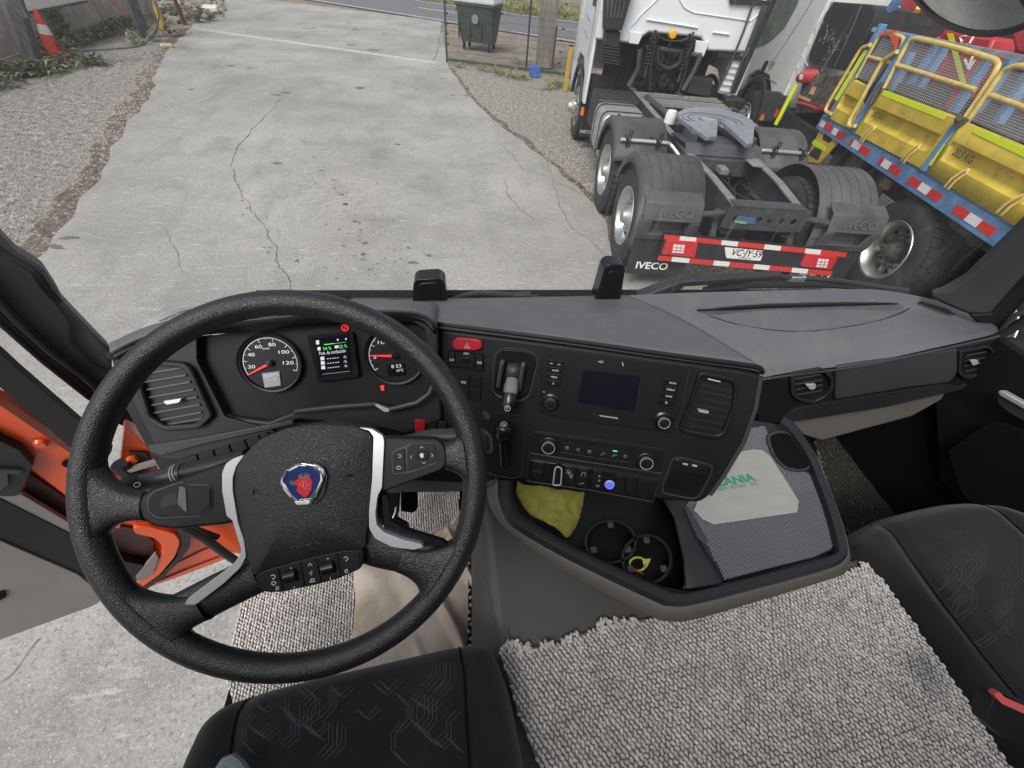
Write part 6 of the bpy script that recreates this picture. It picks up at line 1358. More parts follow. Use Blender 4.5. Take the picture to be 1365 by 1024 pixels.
def flare(rim_px, p0, p1, spread, th=.0115):
    """leather web that widens from a spoke into the rim"""
    g = lambda q: (lambda w: Vector(((w-WC).dot(ex), (w-WC).dot(ey))))(WPl.p(*q))
    m = g(rim_px); am = math.atan2(m.y, m.x); A, B = g(p0), g(p1); M_ = (A+B)/2; Rm = Vector((math.cos(am), math.sin(am)))*.225
    R0 = Vector((math.cos(am-spread), math.sin(am-spread)))*.225; R1 = Vector((math.cos(am+spread), math.sin(am+spread)))*.225
    if (R0-A).length+(R1-B).length > (R0-B).length+(R1-A).length: A, B = B, A
    rows = []
    for i in range(15):
        t = i/14; E = [r_*(1-t)**2+(p_+(Rm-M_)*.80)*2*t*(1-t)+p_*t*t for r_, p_ in ((R0, A), (R1, B))]; c_ = (E[0]+E[1])/2; h_ = (E[1]-E[0])/2; tk = .0158*(1-t)+th*t; row = []
        for k in range(24):
            a_ = k/24*2*math.pi; ca, sa = math.cos(a_), math.sin(a_); q = c_+h_*math.copysign(abs(ca)**.75, ca); row.append(WC+ex*q.x+ey*q.y+WPn*(tk*math.copysign(abs(sa)**.8, sa)-.001))
        rows.append(row)
    return MB().loft(rows, closed=True).build('spoke_grip', m_leather, sw, sharp=80)
flare((120, 668), (194, 656), (196, 694), .34); flare((634, 612), (586, 588), (594, 626), .30); flare((604, 768), (541, 726), (528, 762), .32); flare((196, 832), (262, 790), (284, 824), .34)
# black spokes with the pads
lsp = wslab('left_spoke', m_btn, [(183, 672), (188, 660), (200, 652), (232, 641), (296, 617), (318, 622), (318, 696), (300, 700), (232, 707), (204, 703), (188, 693)], .022, .012, 5, .004)
wslab('pad_frame', m_dash3, [(194, 665), (203, 654), (242, 641), (250, 645), (278, 645), (283, 650), (283, 677), (266, 690), (210, 693), (196, 684)], .003, .0135, 3, .001, lsp)
wslab('pad', m_dash, [(197, 666), (205, 656.5), (242, 644), (250, 648), (277, 648), (280.5, 652), (280.5, 676), (265, 687), (211, 690), (198, 682)], .003, .0148, 3, .001, lsp)
wslab('pad_facet', m_pill, [(239, 648), (247, 650), (249, 682), (245, 681), (236, 671)], .001, .0158, 1, .0004, lsp); wslab('pad_facet', m_dash2, [(214, 664), (236, 656), (236, 672), (214, 678)], .001, .0154, 2, .0004, lsp)
rsp = wslab('right_spoke', m_btn, [(505, 584), (520, 583), (583, 585), (593, 594), (596, 612), (592, 624), (586, 628), (512, 656), (500, 650)], .022, .012, 5, .004)
wslab('pad_frame', m_dash3, [(521, 606), (525, 600), (546, 591), (578, 590), (585, 605), (583, 618), (545, 632), (523, 633)], .003, .0132, 3, .001, rsp)
wslab('rocker_button', m_dash, [(523, 607), (527, 602), (539, 598.5), (540, 629), (525, 631)], .004, .0158, 2, .001, rsp)
wslab('pad', m_dash, [(543, 597), (548, 593), (577, 592.5), (582.5, 605), (580.5, 616), (543, 629)], .004, .0158, 2, .001, rsp)
wslab('pad_key', m_gloss, [(554, 603), (568, 601), (571, 604), (569, 613), (554, 614)], .003, .0185, 1.5, .001, rsp)
wslab('pad_icon', m_ico, [(560, 604.5), (564, 604), (565, 609), (562, 611), (559.5, 608)], .0006, .0192, 1, 0, rsp)
pins('pad_icon', WPl, [[(560, 597.5), (562, 595.5), (564, 597)], [(563, 616), (565, 618), (567, 616)], [(549, 607), (547, 609), (549, 611)], [(575, 605), (577, 607), (575.5, 609.5)], [(530, 606), (534, 606.5), (535, 609), (531, 610)], [(529, 622), (533, 621.5), (534.5, 624.5), (531, 626), (528.6, 624), (529, 622)]], m_ico, rsp, w=.00045, off=.0163)
# airbag cover
hub = dome(WPl, rpoly([(314, 625), (322, 610), (347, 586), (383, 571), (429, 566), (473, 569), (492, 577), (496, 584), (495, 640), (491, 690), (486, 731), (451, 736), (424, 741), (388, 749), (361, 756), (340, 768), (334, 757), (328, 731), (320, 690), (313, 655)], 5, 4), .016, .016, .03, 14, 2.6, m_leathl, 'airbag_cover', sw)
wslab('hub_back', m_dash, [(312, 630), (345, 582), (430, 562), (490, 570), (512, 600), (505, 700), (486, 750), (360, 785), (325, 740)], .05, -.004, 10, .006)
# silver trims
wslab('silver_trim', m_sat, [(326, 606), (312, 611), (301, 618), (296, 630), (296, 654), (302, 688), (310, 694), (315, 712), (321, 731), (321, 738), (312, 751), (290, 768), (250, 798), (246, 806), (261, 806), (298, 778), (320, 757), (328, 742), (325, 720), (317, 696), (310, 654), (310, 637), (315, 621)], .010, .0165, 3, .0025)
wslab('silver_trim', m_sat, [(478, 570), (492, 574), (498, 582), (496, 640), (492, 680), (492, 704), (500, 718), (522, 729), (552, 733), (565, 729), (560, 725), (539, 720), (512, 710), (502, 700), (500, 685), (503, 662), (509, 650), (512, 589), (510, 581), (495, 572)], .010, .0165, 2.5, .0025)
wslab('trim_edge', m_gloss, [(500, 662), (509, 655), (508, 685), (512, 705), (540, 717), (566, 727), (600, 729), (590, 722), (545, 708), (520, 695), (516, 660)], .012, .008, 2, .002)
# badge
wslab('badge_recess', m_dash2, [(373, 640), (380, 624), (390, 620), (392, 617), (404, 616), (422, 618), (432, 623), (437, 634), (432, 660), (420, 673), (396, 676), (390, 668), (374, 656), (371, 645)], .001, .0335, 2, .0006)
BD = Plane(WC+WPn*.034, WPn)
bslab = lambda name, m, px, off, d=.0006, r=.8: slab(BD, rpoly(px, r, 3), d, off).build(name, m, sw)
bd = bslab('badge', m_chr, [(373.5, 640), (381, 626), (391, 622), (393, 619), (405, 617.5), (418, 619.5), (421, 618), (431, 624), (434, 632), (431.5, 637), (430.5, 646), (422, 661), (417, 666), (415.5, 673), (396, 675), (391, 667.5), (382, 661), (376, 652), (373, 645)], .0016, .0022)
bslab('badge_enamel', m_navy, [(376, 641), (383, 628), (396, 621), (414, 621), (425, 629), (429, 637), (421, 651), (412, 664), (394, 666), (381, 655), (376, 646)], .0022)
bslab('badge_side', m_sat, [(376, 636), (374, 643), (379, 654), (388, 664), (384, 652), (377, 643)], .0026); bslab('badge_side', m_sat, [(423, 622), (431, 627), (430, 640), (420, 658), (427, 640), (427, 630)], .0026); bslab('badge_side', m_sat, [(392, 669), (413, 668), (412, 672), (396, 673)], .0026); bslab('badge_side', m_sat, [(388, 624), (400, 619.5), (396, 623), (384, 629)], .0026)
bslab('griffin_head', m_rede, [(392, 642), (399, 637.5), (397, 634.5), (405, 636), (412, 634.5), (416, 642), (415.5, 652), (411, 660), (405, 663.5), (402, 660), (399, 658), (395, 653.5), (397, 648), (391, 646)], .003, .0008, .6)
bslab('griffin_beak', m_chr, [(385, 642), (388, 641), (392.5, 643.5), (394, 641), (391.5, 647.5), (389.5, 648.5), (390, 646), (387, 646)], .0034, .0008, .3)
bslab('griffin_crown', m_chr, [(396, 630), (399.5, 634), (402, 631), (404.5, 635), (407.5, 630), (410, 634), (411.5, 628.5), (412.5, 636), (405, 637), (399, 636.5)], .0034, .0008, .3)
pins('griffin_lines', BD, [[(403, 641), (405, 645), (404, 650)], [(408, 640), (409, 646), (407, 652)], [(412, 645), (411, 651)], [(400, 645), (401, 649)]], m_sat, sw, w=.0003, off=.0036)
pins('badge_line', BD, [[(376, 645), (386, 658), (398, 667), (414, 666)], [(383, 627), (378, 640), (384, 655), (396, 668)], [(400, 619), (420, 622), (431, 633)], [(419, 668), (425, 655), (431, 640), (427, 626)]], m_chr, sw, w=.0007, off=.0028)
text3('AIRBAG', WPl.p(390, 729.5, .0235), WPl.p(430, 724.5, .0235), WPn, m_leather, 'airbag_word', sw, h=.012, thick=.0022)
pins('horn_symbol', WPl, [[(338, 652), (338, 659)], [(341, 652.5), (346, 652.5), (347, 656), (344, 658.5), (341, 658)]], m_gloss, sw, w=.0007, off=.0275); pins('horn_symbol', WPl, [[(460, 635), (465, 633), (469, 634)], [(464, 632), (466, 636)]], m_gloss, sw, w=.0007, off=.029)
# button bar under the cover
bar = wslab('button_bar', m_btn, [(340, 769), (348, 763), (357, 759), (388, 750), (425, 741), (457, 734), (481, 733), (485, 737), (484, 751), (480, 759), (451, 772), (418, 781), (375, 790), (353, 790), (345, 783)], .02, .019, 3, .003)
for q in ([(350, 765), (370, 758), (377, 786), (354, 787), (348, 778)], [(373, 757), (400, 750), (406, 781), (380, 786)], [(403, 749.5), (421, 745), (428, 775), (409, 780)], [(425, 744), (449, 738), (454, 768), (431, 774)], [(453, 737), (478, 736), (480, 750), (476, 757), (458, 766)]): wslab('bar_key', m_dash, q, .002, .0205, 1.5, .0008, bar)
for c in ((388, 768), (438, 757)):
    a_ = WPl.p(c[0]-9, c[1]+1.5, .021); e_ = WPl.p(c[0]+9, c[1]-3, .021); MB().tube([a_, a_.lerp(e_, .08), a_.lerp(e_, .92), e_], [.004, .0075, .0075, .004], 14).build('thumb_roller', m_gloss, bar)
pins('bar_icon', WPl, [[(361, 768), (364, 766), (367, 768), (366, 771), (363, 772)], [(362, 777), (365, 775), (368, 777), (366, 780), (363, 780), (362, 777)], [(368, 783), (371, 782), (371.5, 786), (368.5, 786.5), (368, 783)], [(387, 756.5), (388.5, 758)], [(391, 783), (393, 782.6)], [(411, 755), (413, 751), (416, 754)], [(412, 765), (416, 761), (415, 767)], [(413, 776), (415, 772), (419, 772), (420, 775), (413, 776)], [(436, 745), (438, 744.5)], [(440, 773), (440.4, 770)], [(458, 744), (462, 742), (464, 745), (461, 748)], [(460, 760), (463, 759), (463.5, 763), (460.5, 763.6), (460, 760)]], m_ico, bar, w=.0005, off=.0212)
# stalks
st = root('stalk', PY(.40).p(232, 634), 0, 'light switch stalk with ridged grip sticking out to the left behind the wheel', 'stalk', 'steering column stalks')
SP = Plane(WC-WPn*.045, WPn)
MB().tube([SP.p(u, v) for u, v in [(330, 612), (290, 620), (244, 630)]], [.014, .013, .011], 14).build('arm', m_dash2, st)
MB().tube([SP.p(u, v) for u, v in [(246, 630), (228, 634), (227, 634), (212, 638), (210, 638.5), (194, 642)]], [.0125, .013, .0115, .0125, .012, .012], 14).build('ring_grip', m_dash3, st)
for a, c in (((241, 631), (239.5, 631.5)), ((237, 632), (235.5, 632.4))): MB().tube([SP.p(*a), SP.p(*c)], .0138, 16).build('ring_mark', m_icod, st)
MB().tube([SP.p(u, v) for u, v in [(194, 642), (178, 645.5), (166, 647.5), (158, 647)]], [.012, .0125, .010, .004], 14).build('tip', m_dash, st)
pins('lamp_symbol', Plane(WC-WPn*.0315, WPn), [[(178, 646.5), (180, 644), (185, 643.5), (187, 646), (184.5, 649), (180, 649.5), (178, 646.5)]], m_ico, st, w=.0007, off=0)
st = root('stalk', PY(.42).p(645, 590), 0, 'short stalk with a thumb wheel reaching out right behind the wheel rim', 'stalk', 'steering column stalks')
MB().tube([SP.p(u, v) for u, v in [(540, 592), (575, 584), (610, 582)]], [.012, .013, .012], 12).build('arm', m_dash3, st)
slab(SP, rpoly([(640, 573), (648, 574), (656, 583), (657, 604), (648, 606), (641, 600)], 3, 3), .02, .006).build('tip', m_dash3, st, bevel=.003); slab(SP, rpoly([(648, 578), (654, 584), (654.5, 600), (649, 602)], 2, 2), .003, .009).build('roller', m_gloss, st, bevel=.001)

# ---------------------------------------------------------------- tray unit between the seats
ZT = -.72; TP = PZ(ZT)
ty = root('storage_tray', TP.p(900, 760), 0, 'black moulded storage tray with cup holders and rubber mat between the seats', 'storage tray')
outer = smooth([Vector((u, v, 0)) for u, v in [(664, 640), (664, 660), (672, 684), (690, 704), (760, 744), (872, 798), (896, 806), (930, 804), (1020, 781), (1105, 758), (1125, 747), (1130, 730), (1117, 682), (1100, 638), (1084, 600), (1060, 566), (1046, 556)]], 5)
inner = smooth([Vector((u, v, 0)) for u, v in [(684, 640), (684, 658), (690, 676), (703, 692), (768, 729), (876, 779), (900, 788), (928, 786), (1018, 765), (1092, 745), (1110, 738), (1114, 728), (1103, 684), (1087, 640), (1072, 606), (1050, 575), (1038, 566)]], 5)
skirt = smooth([Vector((u, v, 0)) for u, v in [(648, 650), (652, 672), (664, 694), (682, 712), (752, 762), (864, 820), (890, 828), (926, 826), (1016, 800), (1095, 776), (1126, 764), (1134, 744), (1124, 700), (1106, 650), (1090, 610), (1066, 580), (1052, 570)]], 5)
f3 = lambda L_, off: [TP.p(p.x, p.y, off) for p in L_]
lo = [PZ(ZT-.055).p(p.x, p.y) for p in outer]
MB().loft([[p-Vector((0, 0, .02)) for p in f3(inner, -.0)], f3(inner, -.004), f3([a.lerp(b_, .25) for a, b_ in zip(inner, outer)], .003), f3([a.lerp(b_, .75) for a, b_ in zip(inner, outer)], .003), f3(outer, -.006), [p-Vector((0, 0, .012)) for p in f3(outer, 0)]]).build('rim', m_dash2, ty, sharp=60)
r0 = [p-Vector((0, 0, .012)) for p in f3(outer, 0)]
c_ = sum(r0, Vector())/len(r0)
sk0 = [PZ(ZT-.010).p(p.x, p.y) for p in outer]; sk1 = [PZ(ZT-.052).p(p.x, p.y) for p in skirt]
MB().loft([sk0, [a.lerp(b_, .5) for a, b_ in zip(sk0, sk1)], sk1, [p+(c_-p)*.06-Vector((0, 0, .03)) for p in sk1]]).build('skirt', m_beige, ty, solid=.004, sharp=50)
# floor pieces
MB().prism([PZ(ZT-.018).p(u, v) for u, v in [(905, 655), (905, 690), (930, 786), (1018, 765), (1110, 738), (1112, 728), (1087, 640), (1050, 575), (1038, 566), (1000, 560), (940, 590)]], (0, 0, -.02)).build('tray_floor', m_dash2, ty)
mt = TP
MB().loft([[PZ(ZT-.012).p(u, v) for u, v in r_] for r_ in ([(905, 676), (940, 600), (985, 570), (1030, 566), (1040, 572)], [(915, 690), (950, 620), (1000, 600), (1050, 615), (1091, 633)], [(938, 730), (985, 680), (1040, 650), (1080, 650), (1102, 680)], [(968, 775), (1010, 765), (1060, 752), (1085, 745), (1108, 731)])]).build('rubber_mat_base', m_dash2, ty)
# ribbed rubber mat: small raised lozenges laid as real relief
rub = MB(); q0 = PZ(ZT-.011)
matpoly = [(912, 680), (930, 640), (960, 590), (985, 572), (1020, 568), (1028, 590), (1040, 612), (1062, 626), (1089, 634), (1098, 665), (1107, 700), (1113, 727), (1108, 734), (1086, 744), (1030, 758), (968, 774), (945, 730), (925, 702)]
mp3 = [q0.p(u, v) for u, v in matpoly]; xs = [p.x for p in mp3]; ys = [p.y for p in mp3]; MP = [(p.x, p.y) for p in mp3]
y = min(ys); row = 0
while y < max(ys):
    x = min(xs)+(row % 2)*.0035
    while x < max(xs):
        if inpoly(x, y, MP): c = Vector((x, y, ZT+Zc-.0115)); rub.add([c+Vector((-.0029, 0, 0)), c+Vector((0, -.0021, 0)), c+Vector((.0029, 0, 0)), c+Vector((0, .0021, 0)), c+Vector((0, 0, .0014))], [(0, 1, 4), (1, 2, 4), (2, 3, 4), (3, 0, 4)])
        x += .007
    y += .0026; row += 1
rub.build('rubber_mat_relief', mat('grey_ribbed_rubber', (.15, .16, .18), .5, var=.12, vscale=6), ty, kind='stuff', fix=False, flatshade=True)
MB().tube([q0.p(u, v, .002) for u, v in matpoly[8:16]], .0016, 6).build('mat_edge', m_seam, ty)
# raised cup ring at the back right corner
cu = smooth([Vector((u, v, 0)) for u, v in [(1026, 586), (1036, 578), (1052, 580), (1066, 590), (1078, 608), (1078, 620), (1066, 625), (1048, 622), (1034, 608)]], 5, True)
cc = sum(cu, Vector())/len(cu)
MB().loft([[PZ(ZT-.016).p(*(cc+(p-cc)*1.22).xy) for p in cu], [PZ(ZT-.004).p(*(cc+(p-cc)*1.12).xy) for p in cu], [PZ(ZT-.004).p(*(cc+(p-cc)*1.02).xy) for p in cu], [PZ(ZT-.05).p(*(cc+(p-cc)*.98).xy) for p in cu]], closed=True).build('cup_ring', m_dash3, ty)
MB().prism([PZ(ZT-.010).p(*(cc+(p-cc)*.97).xy) for p in cu], (0, 0, -.004)).build('cup_well', m_seam, ty)
# left compartment
MB().loft([[PZ(z_).p(u, v) for u, v in [(672, 640), (686, 685), (760, 735), (876, 784), (925, 792)]] for z_ in (ZT-.004, ZT-.05)]+[[PZ(ZT-.075).p(u, v) for u, v in [(690, 636), (700, 668), (770, 715), (880, 762), (915, 765)]]]+[[PZ(ZT-.075).p(u, v) for u, v in [(700, 620), (740, 625), (800, 630), (870, 640), (905, 650)]]]).build('compartment', m_dash, ty, solid=.003)
MB().loft([[PZ(z_).p(u, v) for u, v in [(880, 650), (903, 690), (916, 740), (920, 775), (912, 786)]] for z_ in (ZT-.002, ZT-.07)]).build('divider_wall', m_dash2, ty, solid=.004)
MB().loft([[PZ(ZT+.002).p(u, v) for u, v in r_] for r_ in ([(874, 645), (900, 690), (912, 745), (915, 785)], [(903, 640), (922, 690), (936, 735), (962, 778)])]).build('divider_top', m_dash2, ty, solid=.01, bevel=.003)
slab(PZ(ZT+.008), [(912, 676), (919, 677), (945, 722), (942, 726), (930, 716)], .006).build('flange', m_dash3, ty, bevel=.001)
for c, rx, ry in (((814, 722), 31, 26), ((862, 746), 30, 30)):
    e = [(c[0]+rx*math.cos(t/20*math.pi), c[1]+ry*math.sin(t/20*math.pi)) for t in range(40)]
    r_ = [[PZ(ZT-.030+dz).p(c[0]+(u-c[0])*s, c[1]+(v-c[1])*s) for u, v in e] for s, dz in ((1.18, -.01), (1.14, .0), (1.02, .0), (.98, -.01), (.86, -.05), (.001, -.052))]
    MB().loft(r_, closed=True).build('cup_holder', m_dash, ty)
    for k in range(3):
        t = k*2.1+.5; p = PZ(ZT-.036).p(c[0]+rx*.86*math.cos(t), c[1]+ry*.86*math.sin(t)); MB().box(p, (.012, .012, .006)).build('cup_clip', m_dash3, ty, bevel=.001)
tag(MB().tube([PZ(ZT-.05).p(850+11*math.cos(t/8*math.pi), 752+9*math.sin(t/8*math.pi), .004*math.sin(t)) for t in range(-9, 5)], .0022, 8).add([PZ(ZT-.048).p(u, v) for u, v in [(856, 745), (868, 745), (862, 757), (858, 754)]], [(0, 1, 2, 3)]).build('green_ring', mat('green_yellow_plastic', (.32, .38, .06), .4)), 'yellow green plastic ring lying in the right cup holder', 'ring')
tag(MB().prism([PZ(ZT-.056).p(u, v) for u, v in [(846, 757), (858, 764), (866, 776), (850, 774), (844, 766)]], (0, 0, -.004)).build('red_wrapper', mat('red_wrapper', (.42, .06, .05), .5), bevel=.001), 'red wrapper lying in the right cup holder under the plastic ring', 'wrapper')
# yellow cloth in the left compartment
ycl = [[(690, 642), (700, 650), (735, 656), (765, 658), (779, 656)], [(688, 654), (705, 664), (735, 668), (762, 672), (778, 668)], [(693, 667), (712, 682), (738, 688), (760, 692), (775, 684)], [(703, 682), (722, 697), (740, 704), (757, 708), (768, 702)], [(712, 690), (730, 704), (745, 712), (754, 718), (760, 715)]]
def ruf(p, s, t): n = noise.noise(p*28)*.010+noise.noise(p*70)*.004; return p+Vector((0, 0, n+.02*math.sin(s*3.14)))
tag(patch([[PZ(ZT-.040).p(u, v) for u, v in r_] for r_ in ycl], 40, 40, ruf).build('cloth', m_towely, solid=.003), 'yellow microfibre cloth stuffed in the compartment under the centre panel', 'cloth')
# paper mat
pp = [(940, 640), (975, 604), (1004, 599), (1016, 600), (1028, 609), (1065, 668), (1063, 683), (952, 699), (937, 692), (925, 680)]
pm = tag(slab(PZ(ZT-.006), pp, .0012).build('paper_mat', m_paper, bevel=.0004), 'grey paper mat printed SCANIA lying on the rubber tray mat', 'paper mat')
QP = PZ(ZT-.0056)
text3('SCANIA', QP.p(948, 650), QP.p(1008.5, 640.5), (0, 0, 1), m_green, 'print', pm, h=.017, thick=.0002, bold=.035); text3('BDR   MX4001   24/2', QP.p(959, 654.5), QP.p(1012, 646.5), (0, 0, 1), m_green, 'print', pm, h=.0075, thick=.0002)
wr = MB()
for i in range(14):
    u0 = 955+i*7; wr.tube([QP.p(u0+random.uniform(-8, 8), 690-i*1.2-random.random()*60), QP.p(u0+20+random.uniform(-8, 8), 688-i*1.2-random.random()*60)], .0004, 4)
# ---------------------------------------------------------------- engine tunnel
tn = root('engine_tunnel', rel(.4, .1, -1.0), 0, 'grey plastic engine tunnel cover between driver footwell and storage tray', 'engine tunnel')
ZM = -.90; TQ = Plane(rel(.2, .12, -.907), (0, -.06, 1))
slab(TQ, [(660, 640), (672, 690), (860, 815), (1130, 750), (1160, 740), (1160, 760), (1000, 820), (850, 880), (690, 900), (672, 860), (664, 780), (650, 660)], .03).build('top_panel', m_tun, tn, bevel=.004)
ea = [TQ.p(u, v) for u, v in [(645, 640), (662, 720), (668, 780), (676, 830), (690, 880), (700, 930)]]; eb = [PZ(-.915).p(u, v) for u, v in [(632, 640), (645, 700), (648, 770), (656, 820), (668, 866), (684, 940)]]; ec = [PZ(-.99).p(u, v) for u, v in [(628, 660), (632, 740), (632, 790), (632, 830), (634, 866), (640, 940)]]
MB().loft([ea, [a.lerp(b_, .5)+Vector((0, 0, .004)) for a, b_ in zip(ea, eb)], eb]).build('edge_band', m_beige, tn, solid=.004)
MB().loft([eb, ec, [Vector((p.x-.01, p.y, Zc-1.27)) for p in ec]]).build('side_wall', m_tun, tn, solid=.004)
MB().bx(.07, .93, -.9, .05, Zc-1.25, Zc-.925).build('tunnel_body', m_tun, tn)
# ---------------------------------------------------------------- woven mats: every loop is a small twisted yarn lump
def loops(name, poly, z, pitch, yaw, label, jitter=.12, size=1.0, yarn=None):
    pl = [(p.x, p.y) for p in poly]; ob = root(name, Vector((sum(p[0] for p in pl)/len(pl), sum(p[1] for p in pl)/len(pl), z)), 0, label, 'floor mat')
    MB().prism([Vector((x, y, z-.001)) for x, y in pl], (0, 0, -.008)).build('backing', m_woolb, ob)
    xs = [p[0] for p in pl]; ys = [p[1] for p in pl]; cx, cy = (min(xs)+max(xs))/2, (min(ys)+max(ys))/2; R = math.hypot(max(xs)-min(xs), max(ys)-min(ys))/2; ca, sa = math.cos(yaw), math.sin(yaw)
    tv = []; tf = []; SG, RG = 5, 4                       # one lump, then copied into one mesh
    for i in range(RG+1):
        ph = -math.pi/2+math.pi*i/RG
        for k in range(SG): th = 2*math.pi*k/SG; tv.append((math.cos(ph)*math.cos(th), math.sin(ph), math.cos(ph)*math.sin(th)))
    for i in range(RG):
        for k in range(SG): l = (k+1) % SG; tf.append((i*SG+k, (i+1)*SG+k, (i+1)*SG+l, i*SG+l))
    b = MB(); n = int(R/pitch)+2
    for i in range(-n, n+1):
        for j in range(-n, n+1):
            a, c = i*pitch*.92, j*pitch*1.02+(i % 2)*pitch*.5
            wob = noise.noise(Vector((a*9, c*9, z)))*pitch*.5
            x = cx+ca*a-sa*(c+wob); y = cy+sa*a+ca*(c+wob)
            if not inpoly(x, y, pl): continue
            al = yaw+(.34 if i % 2 else -.30)+random.gauss(0, .12); cb_, sb = math.cos(al), math.sin(al); s = size*random.uniform(.88, 1.12); w, L_, h = pitch*.43*s, pitch*.62*s, pitch*.38*s
            x += random.gauss(0, jitter)*pitch*.4; y += random.gauss(0, jitter)*pitch*.4; zz = z+h*.45+random.gauss(0, .0004); tl = random.uniform(.1, .4)
            b.add([(x+cb_*vx*w-sb*vy*L_, y+sb*vx*w+cb_*vy*L_, zz+vz*h+vy*L_*tl) for vx, vy, vz in tv], tf)
    o = b.build('yarn_loops', yarn or m_wool, ob, fix=False, sharp=180, kind='stuff'); return ob
MQ = PZ(ZM)
mpoly = [MQ.p(u, v) for u, v in [(665, 868), (685, 858), (700, 861), (716, 866), (728, 858), (742, 861), (760, 850), (800, 838), (820, 828), (850, 827), (900, 822), (990, 798), (1050, 782), (1110, 768), (1156, 754), (1170, 768), (1250, 880), (1345, 1024), (1400, 1100), (1100, 1110), (745, 1110), (726, 1040), (690, 950), (676, 900)]]
m1 = loops('woven_mat', mpoly, Zc+ZM+.004, .0086, .62, 'large pale grey woven mat covering the engine tunnel between the two seats')
fr = MB()
for u, v in [(668, 866), (676, 862), (684, 858), (692, 860), (700, 862), (708, 866), (727, 858), (735, 859), (744, 861), (752, 855), (760, 850), (768, 845), (802, 837), (812, 830), (822, 827), (832, 829), (842, 828), (1128, 762), (1150, 754), (1157, 752), (680, 866), (695, 866), (800, 831), (806, 828)]:
    for k in range(5):
        p = MQ.p(u+random.gauss(0, 2), v+random.gauss(0, 1.6), .004+random.random()*.008); d_ = Vector((random.gauss(0, 1), random.gauss(0, 1), random.random())).normalized()*.006; fr.tube([p-d_, p, p+d_*.8], [.0016, .0035, .0018], 6)
fr.build('frayed_edge', m_wool, m1, kind='stuff', fix=False)
MF = PZ(-1.255)
loops('woven_mat', [MF.p(u, v) for u, v in [(303, 906), (314, 840), (330, 770), (360, 720), (400, 640), (470, 640), (478, 760), (472, 860), (455, 980), (330, 1000)]], Zc-1.25, .0084, .10, 'grey woven mat on the driver footwell floor left of the beige cloth')
loops('woven_mat', [MF.p(u, v) for u, v in [(500, 640), (613, 655), (611, 690), (590, 715), (560, 733), (500, 735), (490, 700)]], Zc-1.25, .0084, .10, 'grey woven mat piece behind the pedals in the driver footwell')
loops('woven_mat', [MF.p(u, v) for u, v in [(1085, 588), (1160, 570), (1230, 640), (1230, 700), (1140, 720), (1115, 690)]], Zc-1.25, .0115, .10, 'woven mat darkened for shade in the passenger footwell beyond the storage tray', yarn=mat('shade_dark_yarn', (.03, .03, .025), .95))  # yarn colour darkened to stand for the shade in this footwell
# beige cloth with folds
def fold_fn(p, s, t):
    n = .016*noise.noise(p*9)+.008*noise.noise(p*20)+.030*max(0, math.sin((p.x*1.4+p.y*.55)*46+noise.noise(p*6)*3))**3*sstep(.45, .8, s); return p+Vector((0, 0, n))
cr = [[(560, 728), (595, 700), (625, 675), (631, 690)], [(480, 756), (540, 750), (600, 740), (630, 735)], [(474, 800), (520, 810), (580, 805), (631, 790)], [(468, 850), (520, 880), (575, 880), (633, 850)], [(440, 940), (520, 960), (590, 950), (634, 930)]]
tag(patch([[PZ(-1.235).p(u, v) for u, v in r_] for r_ in cr], 90, 90, fold_fn).build('floor_cloth', m_towel, solid=.003), 'worn beige cloth with long creases on the driver footwell floor', 'cloth')
tag(MB().tube([PZ(-1.23).p(u, v) for u, v in [(570, 728), (590, 718), (604, 700), (612, 682)]], .004, 6).build('cloth_hem', m_towel), 'curved beige hem of cloth lying across the woven mat near the pedals', 'cloth hem')
tag(MB().prism([PZ(-1.22).p(u, v) for u, v in [(624, 740), (630, 740), (631, 868), (624, 868)]], (0, 0, -.04)).build('floor_gap_shade', m_seam), 'black strip standing for the dark gap between the beige cloth and the engine tunnel', 'painted gap')  # black strip laid in the gap to paint its shade
fl = MB()
for v in range(735, 870, 9): p = PZ(-1.215).p(626+random.uniform(-2, 2), v+random.uniform(-2, 2)); fl.box(p, (.006, .008, .006), Matrix.Rotation(random.random()*3, 3, 'Z'))
tag(fl.build('lint', m_wool, flatshade=True), kind='stuff')
# pedals
pe = root('pedal', PZ(-1.1).p(550, 670), 0, 'black ribbed accelerator pedal standing upright at the back of the driver footwell', 'pedal', 'pedals')
q = Plane(PZ(-1.12).p(548, 670), (0, -.7, .7)); slab(q, rpoly([(534, 652), (556, 655), (557, 678), (551, 684), (534, 682)], 3, 3), .012).build('plate', m_gloss, pe, bevel=.003)
for k in range(4): MB().beam(q.p(536, 660+k*6, .003), q.p(554, 661+k*6, .003), .004, .004).build('rib', m_seam, pe)
pe = root('pedal', PZ(-1.05).p(520, 690), 0, 'black brake pedal arm hanging left of the accelerator pedal', 'pedal', 'pedals')
q = Plane(PZ(-1.05).p(520, 680), (0, -.7, .7)); slab(q, rpoly([(508, 655), (532, 652), (530, 690), (520, 706), (508, 704)], 3, 3), .03).build('arm', m_gloss, pe, bevel=.004); slab(q, rpoly([(508, 700), (525, 690), (543, 700), (547, 716), (520, 710)], 3, 3), .02, .01).build('plate', m_btn, pe, bevel=.004)
MB().tube([q.p(u, v, .012) for u, v in [(510, 705), (516, 692), (524, 690), (527, 683), (528, 676)]], .003, 6).build('spring', m_alud, pe)

